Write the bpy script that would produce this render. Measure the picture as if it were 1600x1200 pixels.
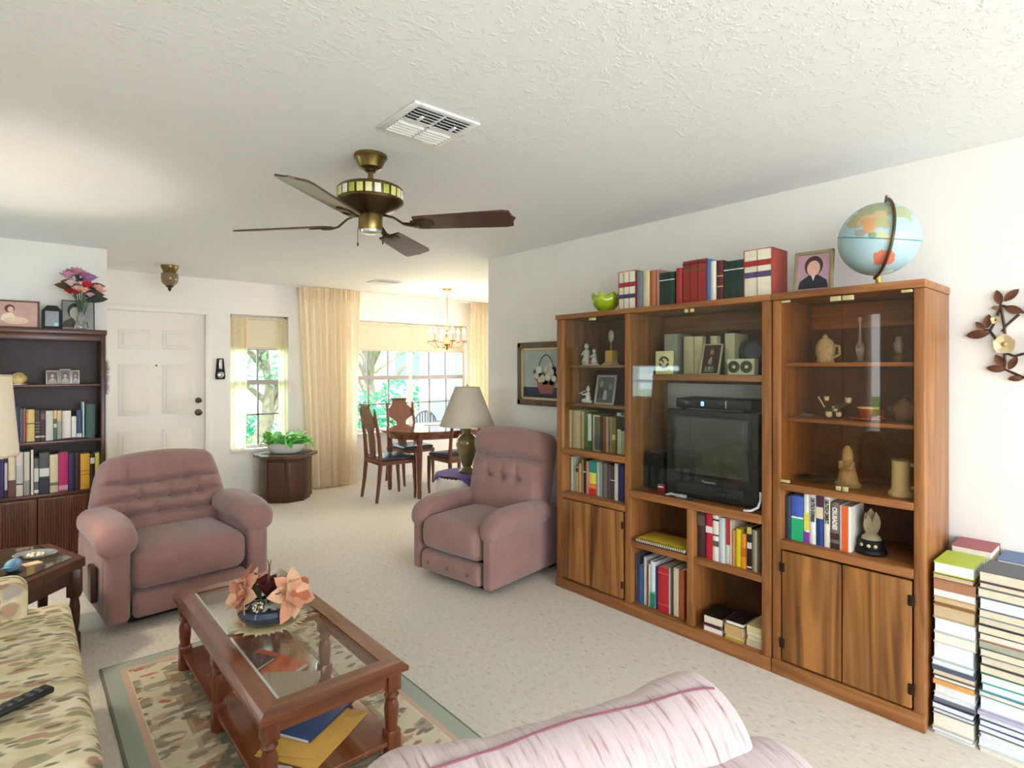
import bpy, bmesh, math, random
from math import sin, cos, pi, radians, sqrt, atan2, exp
from mathutils import Vector, Matrix, Euler

for o in list(bpy.data.objects):
    bpy.data.objects.remove(o)
scene = bpy.context.scene
COL = scene.collection
random.seed(7)

# ------------------------------------------------------------------ camera
cam_d = bpy.data.cameras.new('camera')
cam = bpy.data.objects.new('camera', cam_d)
COL.objects.link(cam)
cam.location = (0, 0, 1.465)
cam.rotation_euler = (radians(90), 0, radians(-40.9))
cam_d.sensor_width = 36.0
cam_d.lens = 36.0 * 890 / 1600
cam_d.shift_y = -25 / 1600
cam_d.clip_start = 0.05
scene.camera = cam

# ------------------------------------------------------------------ world, sun, daylight, exposure
world = bpy.data.worlds.new('sky')
scene.world = world
world.use_nodes = True
bg = world.node_tree.nodes['Background']
bg.inputs[0].default_value = (0.86, 0.93, 1.0, 1)
bg.inputs[1].default_value = 4.1

def light(name, kind, loc, rot, energy, color, **kw):
    d = bpy.data.lights.new(name, kind)
    d.energy = energy
    d.color = color
    for k, v in kw.items():
        setattr(d, k, v)
    o = bpy.data.objects.new(name, d)
    o.location = loc
    o.rotation_euler = rot
    COL.objects.link(o)
    return o

light('sun', 'SUN', (0, 0, 12), (radians(38), radians(-12), 0), 3.2, (1.0, 0.95, 0.86), angle=0.01)
# daylight entering through the wide sliding glass door in the rear wall
light('rear_door_daylight', 'AREA', (1.1, -5.05, 1.12), (radians(76), 0, 0), 106, (0.84, 0.93, 1.0),
      shape='RECTANGLE', size=3.5, size_y=2.0)
# added fill light at a made-up opening in the left wall, out of view
light('left_fill_light', 'AREA', (-0.95, -2.1, 1.5), (radians(76), 0, radians(-90)), 12, (0.86, 0.94, 1.0),
      shape='RECTANGLE', size=2.5, size_y=1.15)
# daylight entering through the small window in the left wall beyond the end table
light('left_far_window_daylight', 'AREA', (-0.95, 4.52, 1.285), (radians(90), 0, radians(-90)), 3, (0.55, 0.90, 0.95),
      shape='RECTANGLE', size=0.72, size_y=0.42)
# fill light added for the dining room, set in an invented unseen window
light('dining_fill_light', 'AREA', (5.97, 5.45, 1.5), (radians(90), 0, radians(90)), 7, (1.0, 0.88, 0.74),
      shape='RECTANGLE', size=1.7, size_y=1.2)

vs = scene.view_settings
vs.view_transform = 'Standard'
vs.look = 'None'
vs.gamma = 1.0
vs.use_curve_mapping = False
vs.exposure = 0.94

# ------------------------------------------------------------------ colours and materials
def lin(c):
    r = []
    for v in c[:3]:
        v = v / 255.0
        r.append(v / 12.92 if v <= 0.04045 else ((v + 0.055) / 1.055) ** 2.4)
    return (r[0], r[1], r[2], 1.0)

MATS = {}
def newmat(name):
    m = bpy.data.materials.new(name)
    m.use_nodes = True
    nt = m.node_tree
    return m, nt, nt.nodes, nt.links, nt.nodes['Principled BSDF']

def mat(name, rgb, rough=0.6, metal=0.0, var=0.10, vscale=18.0, bump=0.0, bscale=120.0, spec=0.5,
        emit=None, estr=0.0, sheen=0.0, trans=0.0, coat=0.0):
    if name in MATS:
        return MATS[name]
    m, nt, N, L, P = newmat(name)
    c = lin(rgb)
    P.inputs['Roughness'].default_value = rough
    P.inputs['Metallic'].default_value = metal
    P.inputs['Specular IOR Level'].default_value = spec
    P.inputs['Sheen Weight'].default_value = sheen
    P.inputs['Transmission Weight'].default_value = trans
    P.inputs['Coat Weight'].default_value = coat
    tc = N.new('ShaderNodeTexCoord')
    if var > 0:
        nz = N.new('ShaderNodeTexNoise')
        nz.inputs['Scale'].default_value = vscale
        nz.inputs['Detail'].default_value = 3
        L.new(tc.outputs['Object'], nz.inputs['Vector'])
        rp = N.new('ShaderNodeValToRGB')
        rp.color_ramp.elements[0].position = 0.3
        rp.color_ramp.elements[1].position = 0.7
        rp.color_ramp.elements[0].color = (c[0] * (1 - var), c[1] * (1 - var), c[2] * (1 - var), 1)
        rp.color_ramp.elements[1].color = (min(1, c[0] * (1 + var)), min(1, c[1] * (1 + var)), min(1, c[2] * (1 + var)), 1)
        L.new(nz.outputs['Fac'], rp.inputs['Fac'])
        L.new(rp.outputs['Color'], P.inputs['Base Color'])
    else:
        P.inputs['Base Color'].default_value = c
    if bump > 0:
        n2 = N.new('ShaderNodeTexNoise')
        n2.inputs['Scale'].default_value = bscale
        n2.inputs['Detail'].default_value = 3
        L.new(tc.outputs['Object'], n2.inputs['Vector'])
        b = N.new('ShaderNodeBump')
        b.inputs['Strength'].default_value = bump
        b.inputs['Distance'].default_value = 0.01
        L.new(n2.outputs['Fac'], b.inputs['Height'])
        L.new(b.outputs['Normal'], P.inputs['Normal'])
    if emit is not None:
        P.inputs['Emission Color'].default_value = lin(emit)
        P.inputs['Emission Strength'].default_value = estr
    MATS[name] = m
    return m

def wood(name, dark, light_, axis='z', scale=1.0, rough=0.4, coat=0.0, contrast=0.25):
    if name in MATS:
        return MATS[name]
    m, nt, N, L, P = newmat(name)
    tc = N.new('ShaderNodeTexCoord')
    mp = N.new('ShaderNodeMapping')
    s = {'x': (1.3, 22, 22), 'y': (22, 1.3, 22), 'z': (22, 22, 1.3)}[axis]
    mp.inputs['Scale'].default_value = tuple(v * scale for v in s)
    L.new(tc.outputs['Object'], mp.inputs['Vector'])
    n1 = N.new('ShaderNodeTexNoise')
    n1.inputs['Scale'].default_value = 1.0
    n1.inputs['Detail'].default_value = 5
    n1.inputs['Distortion'].default_value = 1.4
    L.new(mp.outputs['Vector'], n1.inputs['Vector'])
    rp = N.new('ShaderNodeValToRGB')
    rp.color_ramp.elements[0].position = 0.5 - contrast
    rp.color_ramp.elements[1].position = 0.5 + contrast
    rp.color_ramp.elements[0].color = lin(dark)
    rp.color_ramp.elements[1].color = lin(light_)
    L.new(n1.outputs['Fac'], rp.inputs['Fac'])
    L.new(rp.outputs['Color'], P.inputs['Base Color'])
    P.inputs['Roughness'].default_value = rough
    P.inputs['Coat Weight'].default_value = coat
    b = N.new('ShaderNodeBump')
    b.inputs['Strength'].default_value = 0.08
    b.inputs['Distance'].default_value = 0.005
    L.new(n1.outputs['Fac'], b.inputs['Height'])
    L.new(b.outputs['Normal'], P.inputs['Normal'])
    MATS[name] = m
    return m

def glass(name, tint=(255, 255, 255), refl=1.0):
    """thin pane: what lies behind is seen through it, with a fresnel reflection on top"""
    if name in MATS:
        return MATS[name]
    m = bpy.data.materials.new(name)
    m.use_nodes = True
    nt = m.node_tree
    N, L = nt.nodes, nt.links
    N.clear()
    out = N.new('ShaderNodeOutputMaterial')
    mix = N.new('ShaderNodeMixShader')
    tr = N.new('ShaderNodeBsdfTransparent')
    tr.inputs[0].default_value = lin(tint)
    gl = N.new('ShaderNodeBsdfGlossy')
    gl.inputs['Roughness'].default_value = 0.02
    lw = N.new('ShaderNodeLayerWeight')
    lw.inputs[0].default_value = 0.5
    pw = N.new('ShaderNodeMath')
    pw.operation = 'POWER'
    pw.inputs[1].default_value = 5.0
    L.new(lw.outputs['Facing'], pw.inputs[0])
    ma = N.new('ShaderNodeMath')
    ma.operation = 'MULTIPLY_ADD'
    ma.inputs[1].default_value = 0.9
    ma.inputs[2].default_value = 0.035 * refl
    L.new(pw.outputs[0], ma.inputs[0])
    L.new(ma.outputs[0], mix.inputs[0])
    L.new(tr.outputs[0], mix.inputs[1])
    L.new(gl.outputs[0], mix.inputs[2])
    L.new(mix.outputs[0], out.inputs[0])
    MATS[name] = m
    return m

def cloth(name, rgb, pattern=None, transl=0.5, pscale=60):
    """thin woven cloth that lets some light through; pattern is a second thread colour"""
    if name in MATS:
        return MATS[name]
    m = bpy.data.materials.new(name)
    m.use_nodes = True
    nt = m.node_tree
    N, L = nt.nodes, nt.links
    N.clear()
    out = N.new('ShaderNodeOutputMaterial')
    mix = N.new('ShaderNodeMixShader')
    mix.inputs[0].default_value = transl
    d = N.new('ShaderNodeBsdfDiffuse')
    t = N.new('ShaderNodeBsdfTranslucent')
    tc = N.new('ShaderNodeTexCoord')
    mp = N.new('ShaderNodeMapping')
    mp.inputs['Scale'].default_value = (1, 1, 0.45)
    L.new(tc.outputs['Object'], mp.inputs['Vector'])
    nz = N.new('ShaderNodeTexVoronoi')
    nz.inputs['Scale'].default_value = pscale
    L.new(mp.outputs['Vector'], nz.inputs['Vector'])
    rp = N.new('ShaderNodeValToRGB')
    rp.color_ramp.elements[0].position = 0.25
    rp.color_ramp.elements[1].position = 0.5
    rp.color_ramp.elements[0].color = lin(pattern or rgb)
    rp.color_ramp.elements[1].color = lin(rgb)
    L.new(nz.outputs['Distance'], rp.inputs['Fac'])
    L.new(rp.outputs['Color'], d.inputs[0])
    L.new(rp.outputs['Color'], t.inputs[0])
    L.new(d.outputs[0], mix.inputs[1])
    L.new(t.outputs[0], mix.inputs[2])
    L.new(mix.outputs[0], out.inputs[0])
    MATS[name] = m
    return m

# ------------------------------------------------------------------ mesh building
class MB:
    def __init__(s):
        s.v = []
        s.f = []
    def add(s, vs, fs):
        o = len(s.v)
        s.v += [tuple(p) for p in vs]
        s.f += [tuple(i + o for i in f) for f in fs]
        return s
    def box(s, x0, y0, z0, x1, y1, z1):
        x0, x1 = min(x0, x1), max(x0, x1)
        y0, y1 = min(y0, y1), max(y0, y1)
        z0, z1 = min(z0, z1), max(z0, z1)
        return s.add([(x0, y0, z0), (x1, y0, z0), (x1, y1, z0), (x0, y1, z0),
                      (x0, y0, z1), (x1, y0, z1), (x1, y1, z1), (x0, y1, z1)],
                     [(0, 3, 2, 1), (4, 5, 6, 7), (0, 1, 5, 4), (1, 2, 6, 5), (2, 3, 7, 6), (3, 0, 4, 7)])
    def rbox(s, x0, y0, z0, x1, y1, z1, r=0.01, k=1, m=(1, 1, 1), fn=None):
        """box with rounded edges; k samples per half corner, m inner divisions per axis, fn deforms points"""
        lo = (min(x0, x1), min(y0, y1), min(z0, z1))
        hi = (max(x0, x1), max(y0, y1), max(z0, z1))
        c = [(lo[i] + hi[i]) / 2 for i in range(3)]
        h = [(hi[i] - lo[i]) / 2 for i in range(3)]
        r = min(r, min(h) * 0.999)
        co = []
        for i in range(3):
            a = [-h[i] + r * (1 - math.tan(pi / 4 * (1 - j / k))) for j in range(k)]
            b = [-(h[i] - r) + 2 * (h[i] - r) * j / m[i] for j in range(m[i] + 1)]
            co.append(a + b + [-q for q in reversed(a)])
        key = {}
        def vert(p):
            kk = tuple(round(q, 5) for q in p)
            if kk in key:
                return key[kk]
            inn = [max(-(h[i] - r), min(h[i] - r, p[i])) for i in range(3)]
            d = [p[i] - inn[i] for i in range(3)]
            l = sqrt(sum(q * q for q in d)) or 1
            q = [c[i] + inn[i] + d[i] / l * r for i in range(3)]
            if fn:
                q = fn(*q)
            key[kk] = len(s.v)
            s.v.append(tuple(q))
            return key[kk]
        for ax in range(3):
            u, w = (ax + 1) % 3, (ax + 2) % 3
            for sg in (-1, 1):
                A, B = co[u], co[w]
                for i in range(len(A) - 1):
                    for j in range(len(B) - 1):
                        q = []
                        for (a, b) in ((i, j), (i + 1, j), (i + 1, j + 1), (i, j + 1)):
                            p = [0, 0, 0]
                            p[ax] = sg * h[ax]
                            p[u] = A[a]
                            p[w] = B[b]
                            q.append(vert(p))
                        if sg < 0:
                            q.reverse()
                        s.f.append(tuple(q))
        return s
    def lathe(s, prof, n=20, c=(0, 0, 0), sx=1.0, sy=1.0, caps=True):
        vs, fs = [], []
        for (r, z) in prof:
            for i in range(n):
                a = 2 * pi * i / n
                vs.append((c[0] + r * cos(a) * sx, c[1] + r * sin(a) * sy, c[2] + z))
        for j in range(len(prof) - 1):
            for i in range(n):
                fs.append((j * n + i, j * n + (i + 1) % n, (j + 1) * n + (i + 1) % n, (j + 1) * n + i))
        if caps and prof[0][0] > 1e-5:
            fs.append(tuple(reversed(range(n))))
        if caps and prof[-1][0] > 1e-5:
            fs.append(tuple((len(prof) - 1) * n + i for i in range(n)))
        return s.add(vs, fs)
    def tube(s, pts, r, n=8, caps=True, flat=1.0):
        pts = [Vector(p) for p in pts]
        rs = r if isinstance(r, (list, tuple)) else [r] * len(pts)
        vs, fs = [], []
        up = Vector((0, 0, 1))
        prev = None
        for i, p in enumerate(pts):
            t = (pts[min(i + 1, len(pts) - 1)] - pts[max(i - 1, 0)]).normalized()
            if prev is None:
                a = up if abs(t.z) < 0.9 else Vector((1, 0, 0))
                u = t.cross(a).normalized()
            else:
                u = (prev - t * prev.dot(t))
                u = u.normalized() if u.length > 1e-6 else t.orthogonal().normalized()
            prev = u
            w = t.cross(u)
            for j in range(n):
                an = 2 * pi * (j + 0.5) / n
                vs.append(p + u * (cos(an) * rs[i]) + w * (sin(an) * rs[i] * flat))
        for i in range(len(pts) - 1):
            for j in range(n):
                fs.append((i * n + j, i * n + (j + 1) % n, (i + 1) * n + (j + 1) % n, (i + 1) * n + j))
        if caps:
            fs.append(tuple(reversed(range(n))))
            fs.append(tuple((len(pts) - 1) * n + j for j in range(n)))
        return s.add(vs, fs)
    def prism(s, poly, a, b, plane='xy'):
        """poly in the named plane, extruded along the third axis from a to b"""
        def P(p, t):
            if plane == 'xy':
                return (p[0], p[1], t)
            if plane == 'xz':
                return (p[0], t, p[1])
            return (t, p[0], p[1])
        n = len(poly)
        vs = [P(p, a) for p in poly] + [P(p, b) for p in poly]
        fs = [tuple(reversed(range(n))), tuple(range(n, 2 * n))]
        fs += [(i, (i + 1) % n, n + (i + 1) % n, n + i) for i in range(n)]
        return s.add(vs, fs)
    def ell(s, c, r, nu=14, nv=8, rot=None):
        vs, fs = [], []
        for j in range(nv + 1):
            th = pi * j / nv
            for i in range(nu):
                a = 2 * pi * i / nu
                p = Vector((r[0] * sin(th) * cos(a), r[1] * sin(th) * sin(a), r[2] * cos(th)))
                if rot:
                    p = rot @ p
                vs.append((c[0] + p.x, c[1] + p.y, c[2] + p.z))
        for j in range(nv):
            for i in range(nu):
                fs.append((j * nu + i, (j + 1) * nu + i, (j + 1) * nu + (i + 1) % nu, j * nu + (i + 1) % nu))
        return s.add(vs, fs)
    def leaf(s, base, tip, width, curl=0.15, up=(0, 0, 1), n=5, thick=0.002):
        """pointed leaf or petal with a folded midrib and real thickness"""
        b, t = Vector(base), Vector(tip)
        d = t - b
        L = d.length
        d.normalize()
        side = d.cross(Vector(up))
        if side.length < 1e-4:
            side = d.orthogonal()
        side.normalize()
        nrm = side.cross(d).normalized()
        top, bot = [], []
        for i in range(n + 1):
            u = i / n
            w = width / 2 * (sin(pi * min(1, u * 0.98 + 0.02)) ** 0.75)
            c = b + d * (L * u) + nrm * (-curl * L * u * u)
            for sg in (-1, 0, 1):
                p = c + side * (w * sg) + nrm * (abs(sg) * w * 0.25)
                top.append(p + nrm * thick / 2)
                bot.append(p - nrm * thick / 2)
        k = len(top)
        fs = []
        for i in range(n):
            for j in range(2):
                a = i * 3 + j
                fs.append((a, a + 1, a + 4, a + 3))
                fs.append((k + a, k + a + 3, k + a + 4, k + a + 1))
            fs.append((i * 3, i * 3 + 3, k + i * 3 + 3, k + i * 3))
            fs.append((i * 3 + 2, k + i * 3 + 2, k + i * 3 + 5, i * 3 + 5))
        return s.add(top + bot, fs)
    def grid(s, fn, nu, nv, close=False):
        vs = [fn(i / nu, j / nv) for j in range(nv + 1) for i in range(nu + 1)]
        fs = [(j * (nu + 1) + i, j * (nu + 1) + i + 1, (j + 1) * (nu + 1) + i + 1, (j + 1) * (nu + 1) + i)
              for j in range(nv) for i in range(nu)]
        return s.add(vs, fs)
    def xf(s, M_):
        s.v = [tuple(M_ @ Vector(p)) for p in s.v]
        return s
    def mesh(s, name, m, smooth=True, recalc=True):
        me = bpy.data.meshes.new(name)
        me.from_pydata(s.v, [], s.f)
        if recalc:
            bm = bmesh.new()
            bm.from_mesh(me)
            bmesh.ops.recalc_face_normals(bm, faces=bm.faces)
            bm.to_mesh(me)
            bm.free()
        if smooth:
            me.polygons.foreach_set('use_smooth', [True] * len(me.polygons))
            me.set_sharp_from_angle(angle=radians(38))
        me.materials.append(m)
        return me
    def put(s, name, m, parent=None, smooth=True, label=None, loc=None, rot=None, recalc=True):
        o = bpy.data.objects.new(name, s.mesh(name, m, smooth, recalc))
        COL.objects.link(o)
        if parent:
            o.parent = parent
        if loc:
            o.location = loc
        if rot:
            o.rotation_euler = rot
        if label:
            o['label'] = label
        return o

def tag(o, label, cat, group=None):
    o['label'] = label
    o['category'] = cat
    if group:
        o['group'] = group
    return o

def thing(name, label, cat, loc=(0, 0, 0), rz=0.0, group=None):
    o = bpy.data.objects.new(name, None)
    o.empty_display_size = 0.1
    COL.objects.link(o)
    o.location = loc
    o.rotation_euler = (0, 0, rz)
    return tag(o, label, cat, group)

def struct(o):
    o['kind'] = 'structure'
    return o

def dup(o, parent=None):
    c = o.copy()
    COL.objects.link(c)
    c.parent = parent
    for ch in list(o.children):
        dup(ch, c)
    return c

def text_mesh(body, size, m, name, parent, loc, rot, extrude=0.0004, sx=1.0, align='CENTER', bold=0.0):
    cu = bpy.data.curves.new(name, 'FONT')
    cu.body = body
    cu.size = size
    cu.extrude = extrude
    cu.offset = bold
    cu.align_x = align
    cu.align_y = 'CENTER'
    t = bpy.data.objects.new('t', cu)
    COL.objects.link(t)
    dg = bpy.context.evaluated_depsgraph_get()
    dg.update()
    me = bpy.data.meshes.new_from_object(t.evaluated_get(dg))
    bpy.data.objects.remove(t)
    me.name = name
    me.materials.clear()
    me.materials.append(m)
    o = bpy.data.objects.new(name, me)
    COL.objects.link(o)
    o.parent = parent
    o.location = loc
    o.rotation_euler = rot
    o.scale = (sx, 1, 1)
    return o

ORD = ['', 'first', 'second', 'third', 'fourth', 'fifth', 'sixth', 'seventh', 'eighth', 'ninth', 'tenth', 'eleventh',
       'twelfth', 'thirteenth', 'fourteenth', 'fifteenth', 'sixteenth', 'seventeenth', 'eighteenth', 'nineteenth',
       'twentieth', 'twenty-first', 'twenty-second', 'twenty-third', 'twenty-fourth', 'twenty-fifth']
# ================================================================== SETTING
def wall_mat(name, rgb, bump=0.12, scale=90):
    return mat(name, rgb, rough=0.75, var=0.02, vscale=3, bump=bump, bscale=scale, spec=0.25)

M_WALL = wall_mat('wall_paint', (240, 236, 229))
M_TRIM = mat('trim_paint', (238, 234, 226), rough=0.45, var=0.01)
M_DOOR = mat('door_paint', (236, 229, 217), rough=0.42, var=0.01)

def ceiling_material():
    m, nt, N, L, P = newmat('textured_ceiling')
    tc = N.new('ShaderNodeTexCoord')
    P.inputs['Base Color'].default_value = lin((242, 242, 241))
    P.inputs['Roughness'].default_value = 0.7
    P.inputs['Specular IOR Level'].default_value = 0.3
    v = N.new('ShaderNodeTexNoise')
    v.inputs['Scale'].default_value = 42
    v.inputs['Detail'].default_value = 4
    v.inputs['Roughness'].default_value = 0.6
    L.new(tc.outputs['Object'], v.inputs['Vector'])
    rp = N.new('ShaderNodeValToRGB')
    rp.color_ramp.elements[0].position = 0.52
    rp.color_ramp.elements[1].position = 0.66
    L.new(v.outputs['Fac'], rp.inputs['Fac'])
    b = N.new('ShaderNodeBump')
    b.inputs['Strength'].default_value = 0.3
    b.inputs['Distance'].default_value = 0.012
    L.new(rp.outputs['Color'], b.inputs['Height'])
    L.new(b.outputs['Normal'], P.inputs['Normal'])
    return m

def carpet_material():
    m, nt, N, L, P = newmat('berber_carpet')
    tc = N.new('ShaderNodeTexCoord')
    mp = N.new('ShaderNodeMapping')
    mp.inputs['Scale'].default_value = (70, 26, 1)
    L.new(tc.outputs['Object'], mp.inputs['Vector'])
    n1 = N.new('ShaderNodeTexNoise')
    n1.inputs['Scale'].default_value = 1.0
    n1.inputs['Detail'].default_value = 2
    L.new(mp.outputs['Vector'], n1.inputs['Vector'])
    rp = N.new('ShaderNodeValToRGB')
    cr = rp.color_ramp
    cr.elements[0].position = 0.24
    cr.elements[1].position = 0.36
    cr.elements[0].color = lin((186, 176, 162))
    cr.elements[1].color = lin((224, 215, 201))
    e = cr.elements.new(0.7)
    e.color = lin((234, 227, 214))
    L.new(n1.outputs['Fac'], rp.inputs['Fac'])
    L.new(rp.outputs['Color'], P.inputs['Base Color'])
    P.inputs['Roughness'].default_value = 0.95
    P.inputs['Specular IOR Level'].default_value = 0.1
    vo = N.new('ShaderNodeTexVoronoi')
    vo.inputs['Scale'].default_value = 75
    L.new(tc.outputs['Object'], vo.inputs['Vector'])
    b = N.new('ShaderNodeBump')
    b.inputs['Strength'].default_value = 0.22
    b.inputs['Distance'].default_value = 0.004
    L.new(vo.outputs['Distance'], b.inputs['Height'])
    L.new(b.outputs['Normal'], P.inputs['Normal'])
    return m

CZ = 2.44
YF = 6.86          # far wall face
XR = 3.20          # right wall face
XL = -0.97
YR = -5.10

struct(MB().box(XL - .16, YR - .16, -.12, 6.16, YF + .16, 0).put('floor', carpet_material(), smooth=False))
struct(MB().box(XL - .2, YR - .4, CZ, 6.2, YF + .30, CZ + .22).put('ceiling', ceiling_material(), smooth=False))
struct(MB().box(XR, YR, 0, XR + .12, 4.02, CZ).put('wall_right', M_WALL, smooth=False))
struct(MB().box(XR + .12, 3.90, 0, 6.0, 4.02, CZ).put('wall_dining_near', M_WALL, smooth=False))


def wall_with_holes(mb, a0, a1, z0, z1, holes, make):
    """holes are (a0, a1, z0, z1) sorted along a; make(a0, a1, z0, z1) adds one box"""
    cur = a0
    for (h0, h1, b, t) in holes:
        make(cur, h0, z0, z1)
        if b > z0:
            make(h0, h1, z0, b)
        if t < z1:
            make(h0, h1, t, z1)
        cur = h1
    make(cur, a1, z0, z1)

mb = MB()
wall_with_holes(mb, 3.90, YF + .16, 0, CZ, [(4.6, 6.3, .9, 2.1)], lambda a, b, c, d: mb.box(6.0, a, c, 6.16, b, d))
struct(mb.put('wall_dining_right', M_WALL, smooth=False))
DOOR = (0.625, 1.536, 0.0, 2.044)
WIN1 = (1.785, 2.425, 0.525, 2.07)
WIN2 = (3.16, 5.05, 0.60, 2.083)
mb = MB()
wall_with_holes(mb, 0.43, 6.0, 0, CZ, [DOOR, WIN1, WIN2], lambda a, b, c, d: mb.box(a, YF, c, b, YF + .16, d))
struct(mb.put('wall_far', M_WALL, smooth=False))
struct(MB().box(XL, 5.72, 0, .43, 5.86, CZ).box(.43, 5.72, 0, .55, YF, CZ).put('wall_bookcase', M_WALL, smooth=False))
mb = MB()
wall_with_holes(mb, YR, 5.86, 0, CZ, [(-3.4, -.8, .9, 2.1), (1.885, 2.0, .50, 2.02), (4.15, 4.9, 1.05, 1.52)], lambda a, b, c, d: mb.box(XL - .14, a, c, XL, b, d))
struct(mb.put('wall_left', M_WALL, smooth=False))
mb = MB()
wall_with_holes(mb, XL, XR + .12, 0, CZ, [(-0.65, 2.85, 0, 2.12)], lambda a, b, c, d: mb.box(a, YR - .14, c, b, YR, d))
struct(mb.put('wall_rear', M_WALL, smooth=False))
struct(MB().box(.56, YF - .012, 0, DOOR[0] - .05, YF, .075).box(DOOR[1] + .05, YF - .012, 0, 6.0, YF, .075)
       .put('baseboard_far', M_TRIM, smooth=False))
struct(MB().box(XR - .012, YR, 0, XR, 4.02, .075).put('baseboard_right', M_TRIM, smooth=False))

# ---- sliding glass door behind the camera and window behind the sofa
M_ALU = mat('white_window_frame', (226, 222, 216), rough=0.4, var=0.01)
M_PANE = glass('window_glass', (250, 253, 252), 0.9)
w = MB()
for x in (-.65, .50, 1.68, 2.81):
    w.box(x, YR - .10, 0, x + .04, YR - .05, 2.12)
w.box(-.65, YR - .10, 2.07, 2.85, YR - .05, 2.12).box(-.65, YR - .10, 0, 2.85, YR - .05, .04)
struct(w.put('door_2', M_ALU, smooth=False))
w = MB().box(XL - .10, 1.885, .50, XL - .05, 1.893, 2.02).box(XL - .10, 1.992, .50, XL - .05, 2.0, 2.02)
w.box(XL - .10, 1.885, .50, XL - .05, 2.0, .51).box(XL - .10, 1.885, 2.01, XL - .05, 2.0, 2.02)
struct(w.put('window_3', M_ALU, smooth=False))
for (n_, a, b, c, d) in (('added_window_left', -3.4, -.8, .9, 2.1), ('window_7', 4.15, 4.9, 1.05, 1.52)):  # the larger one is added to go with the left fill light
    w = MB().box(XL - .10, a, c, XL - .06, a + .04, d).box(XL - .10, b - .04, c, XL - .06, b, d).box(XL - .10, a, c, XL - .06, b, c + .04).box(XL - .10, a, d - .04, XL - .06, b, d)
    w.box(XL - .10, a, (c + d) / 2 - .02, XL - .06, b, (c + d) / 2 + .02)
    struct(w.put(n_, M_ALU, smooth=False))
struct(MB().box(XL - .2, YR - 3.6, 2.46, XR + .3, YR - .14, 2.62).put('rear_sun_blocker', M_TRIM, smooth=False))  # added unseen slab, keeps the sun off the floor behind the camera
w = MB().box(6.05, 4.6, .9, 6.10, 4.65, 2.1).box(6.05, 6.25, .9, 6.10, 6.3, 2.1).box(6.05, 4.6, .9, 6.10, 6.3, .95).box(6.05, 4.6, 2.05, 6.10, 6.3, 2.1)
struct(w.put('added_window_dining', M_ALU, smooth=False))  # frame of the unseen opening added for the dining fill light

# ---- front door
dr = struct(MB().box(DOOR[0] + .001, YF + .03, .004, DOOR[1] - .001, YF + .075, 2.0435).put('door_1', M_DOOR, smooth=False))
dx0, dx1 = DOOR[0], DOOR[1]
cols = [(dx0 + .13, dx0 + .40), (dx0 + .51, dx0 + .78)]
rows = [(1.66, 1.86), (.98, 1.50), (.24, .82)]
for (a, b) in cols:
    for (c, d) in rows:
        p = MB()
        y = YF + .03
        # moulded raised panel: sunk rim and raised centre
        p.rbox(a, y - .006, c, b, y + .004, d, .005)
        p.rbox(a + .035, y - .013, c + .035, b - .035, y - .002, d - .035, .009)
        p.put('panel', M_DOOR, dr)
M_BRONZE = mat('aged_bronze', (92, 76, 62), rough=0.35, metal=0.8, var=0.1)
for z, r in ((1.115, .026), (.985, .030)):
    k = MB().lathe([(0, 0), (r * 1.15, 0), (r * 1.2, .006), (r * .55, .012), (r * .5, .03), (r, .042), (r * .95, .058), (0, .066)], 18)
    k.xf(Matrix.Translation((dx1 - .065, YF + .03, z)) @ Matrix.Rotation(pi / 2, 4, 'X'))
    k.put('deadbolt' if z > 1.05 else 'door_knob', M_BRONZE, dr)
k = MB().lathe([(0, 0), (.009, 0), (.009, .006), (0, .008)], 12).xf(Matrix.Translation(((dx0 + dx1) / 2, YF + .03, 1.49)) @ Matrix.Rotation(pi / 2, 4, 'X'))
k.put('peephole', mat('peephole_black', (22, 20, 20), rough=.3), dr)
for z in (1.80, 1.05, .25):
    MB().rbox(dx0 - .002, YF + .016, z - .045, dx0 + .026, YF + .031, z + .045, .002).put('hinge', M_BRONZE, dr)
tr = MB()
for (a, b) in ((dx0 - .055, dx0 + .004), (dx1 - .004, dx1 + .055)):
    tr.rbox(a, YF - .014, 0, b, YF + .03, 2.044, .005)
tr.rbox(dx0 - .055, YF - .014, 2.045, dx1 + .055, YF + .03, 2.105, .005)
struct(tr.put('trim_1', M_TRIM))

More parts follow.
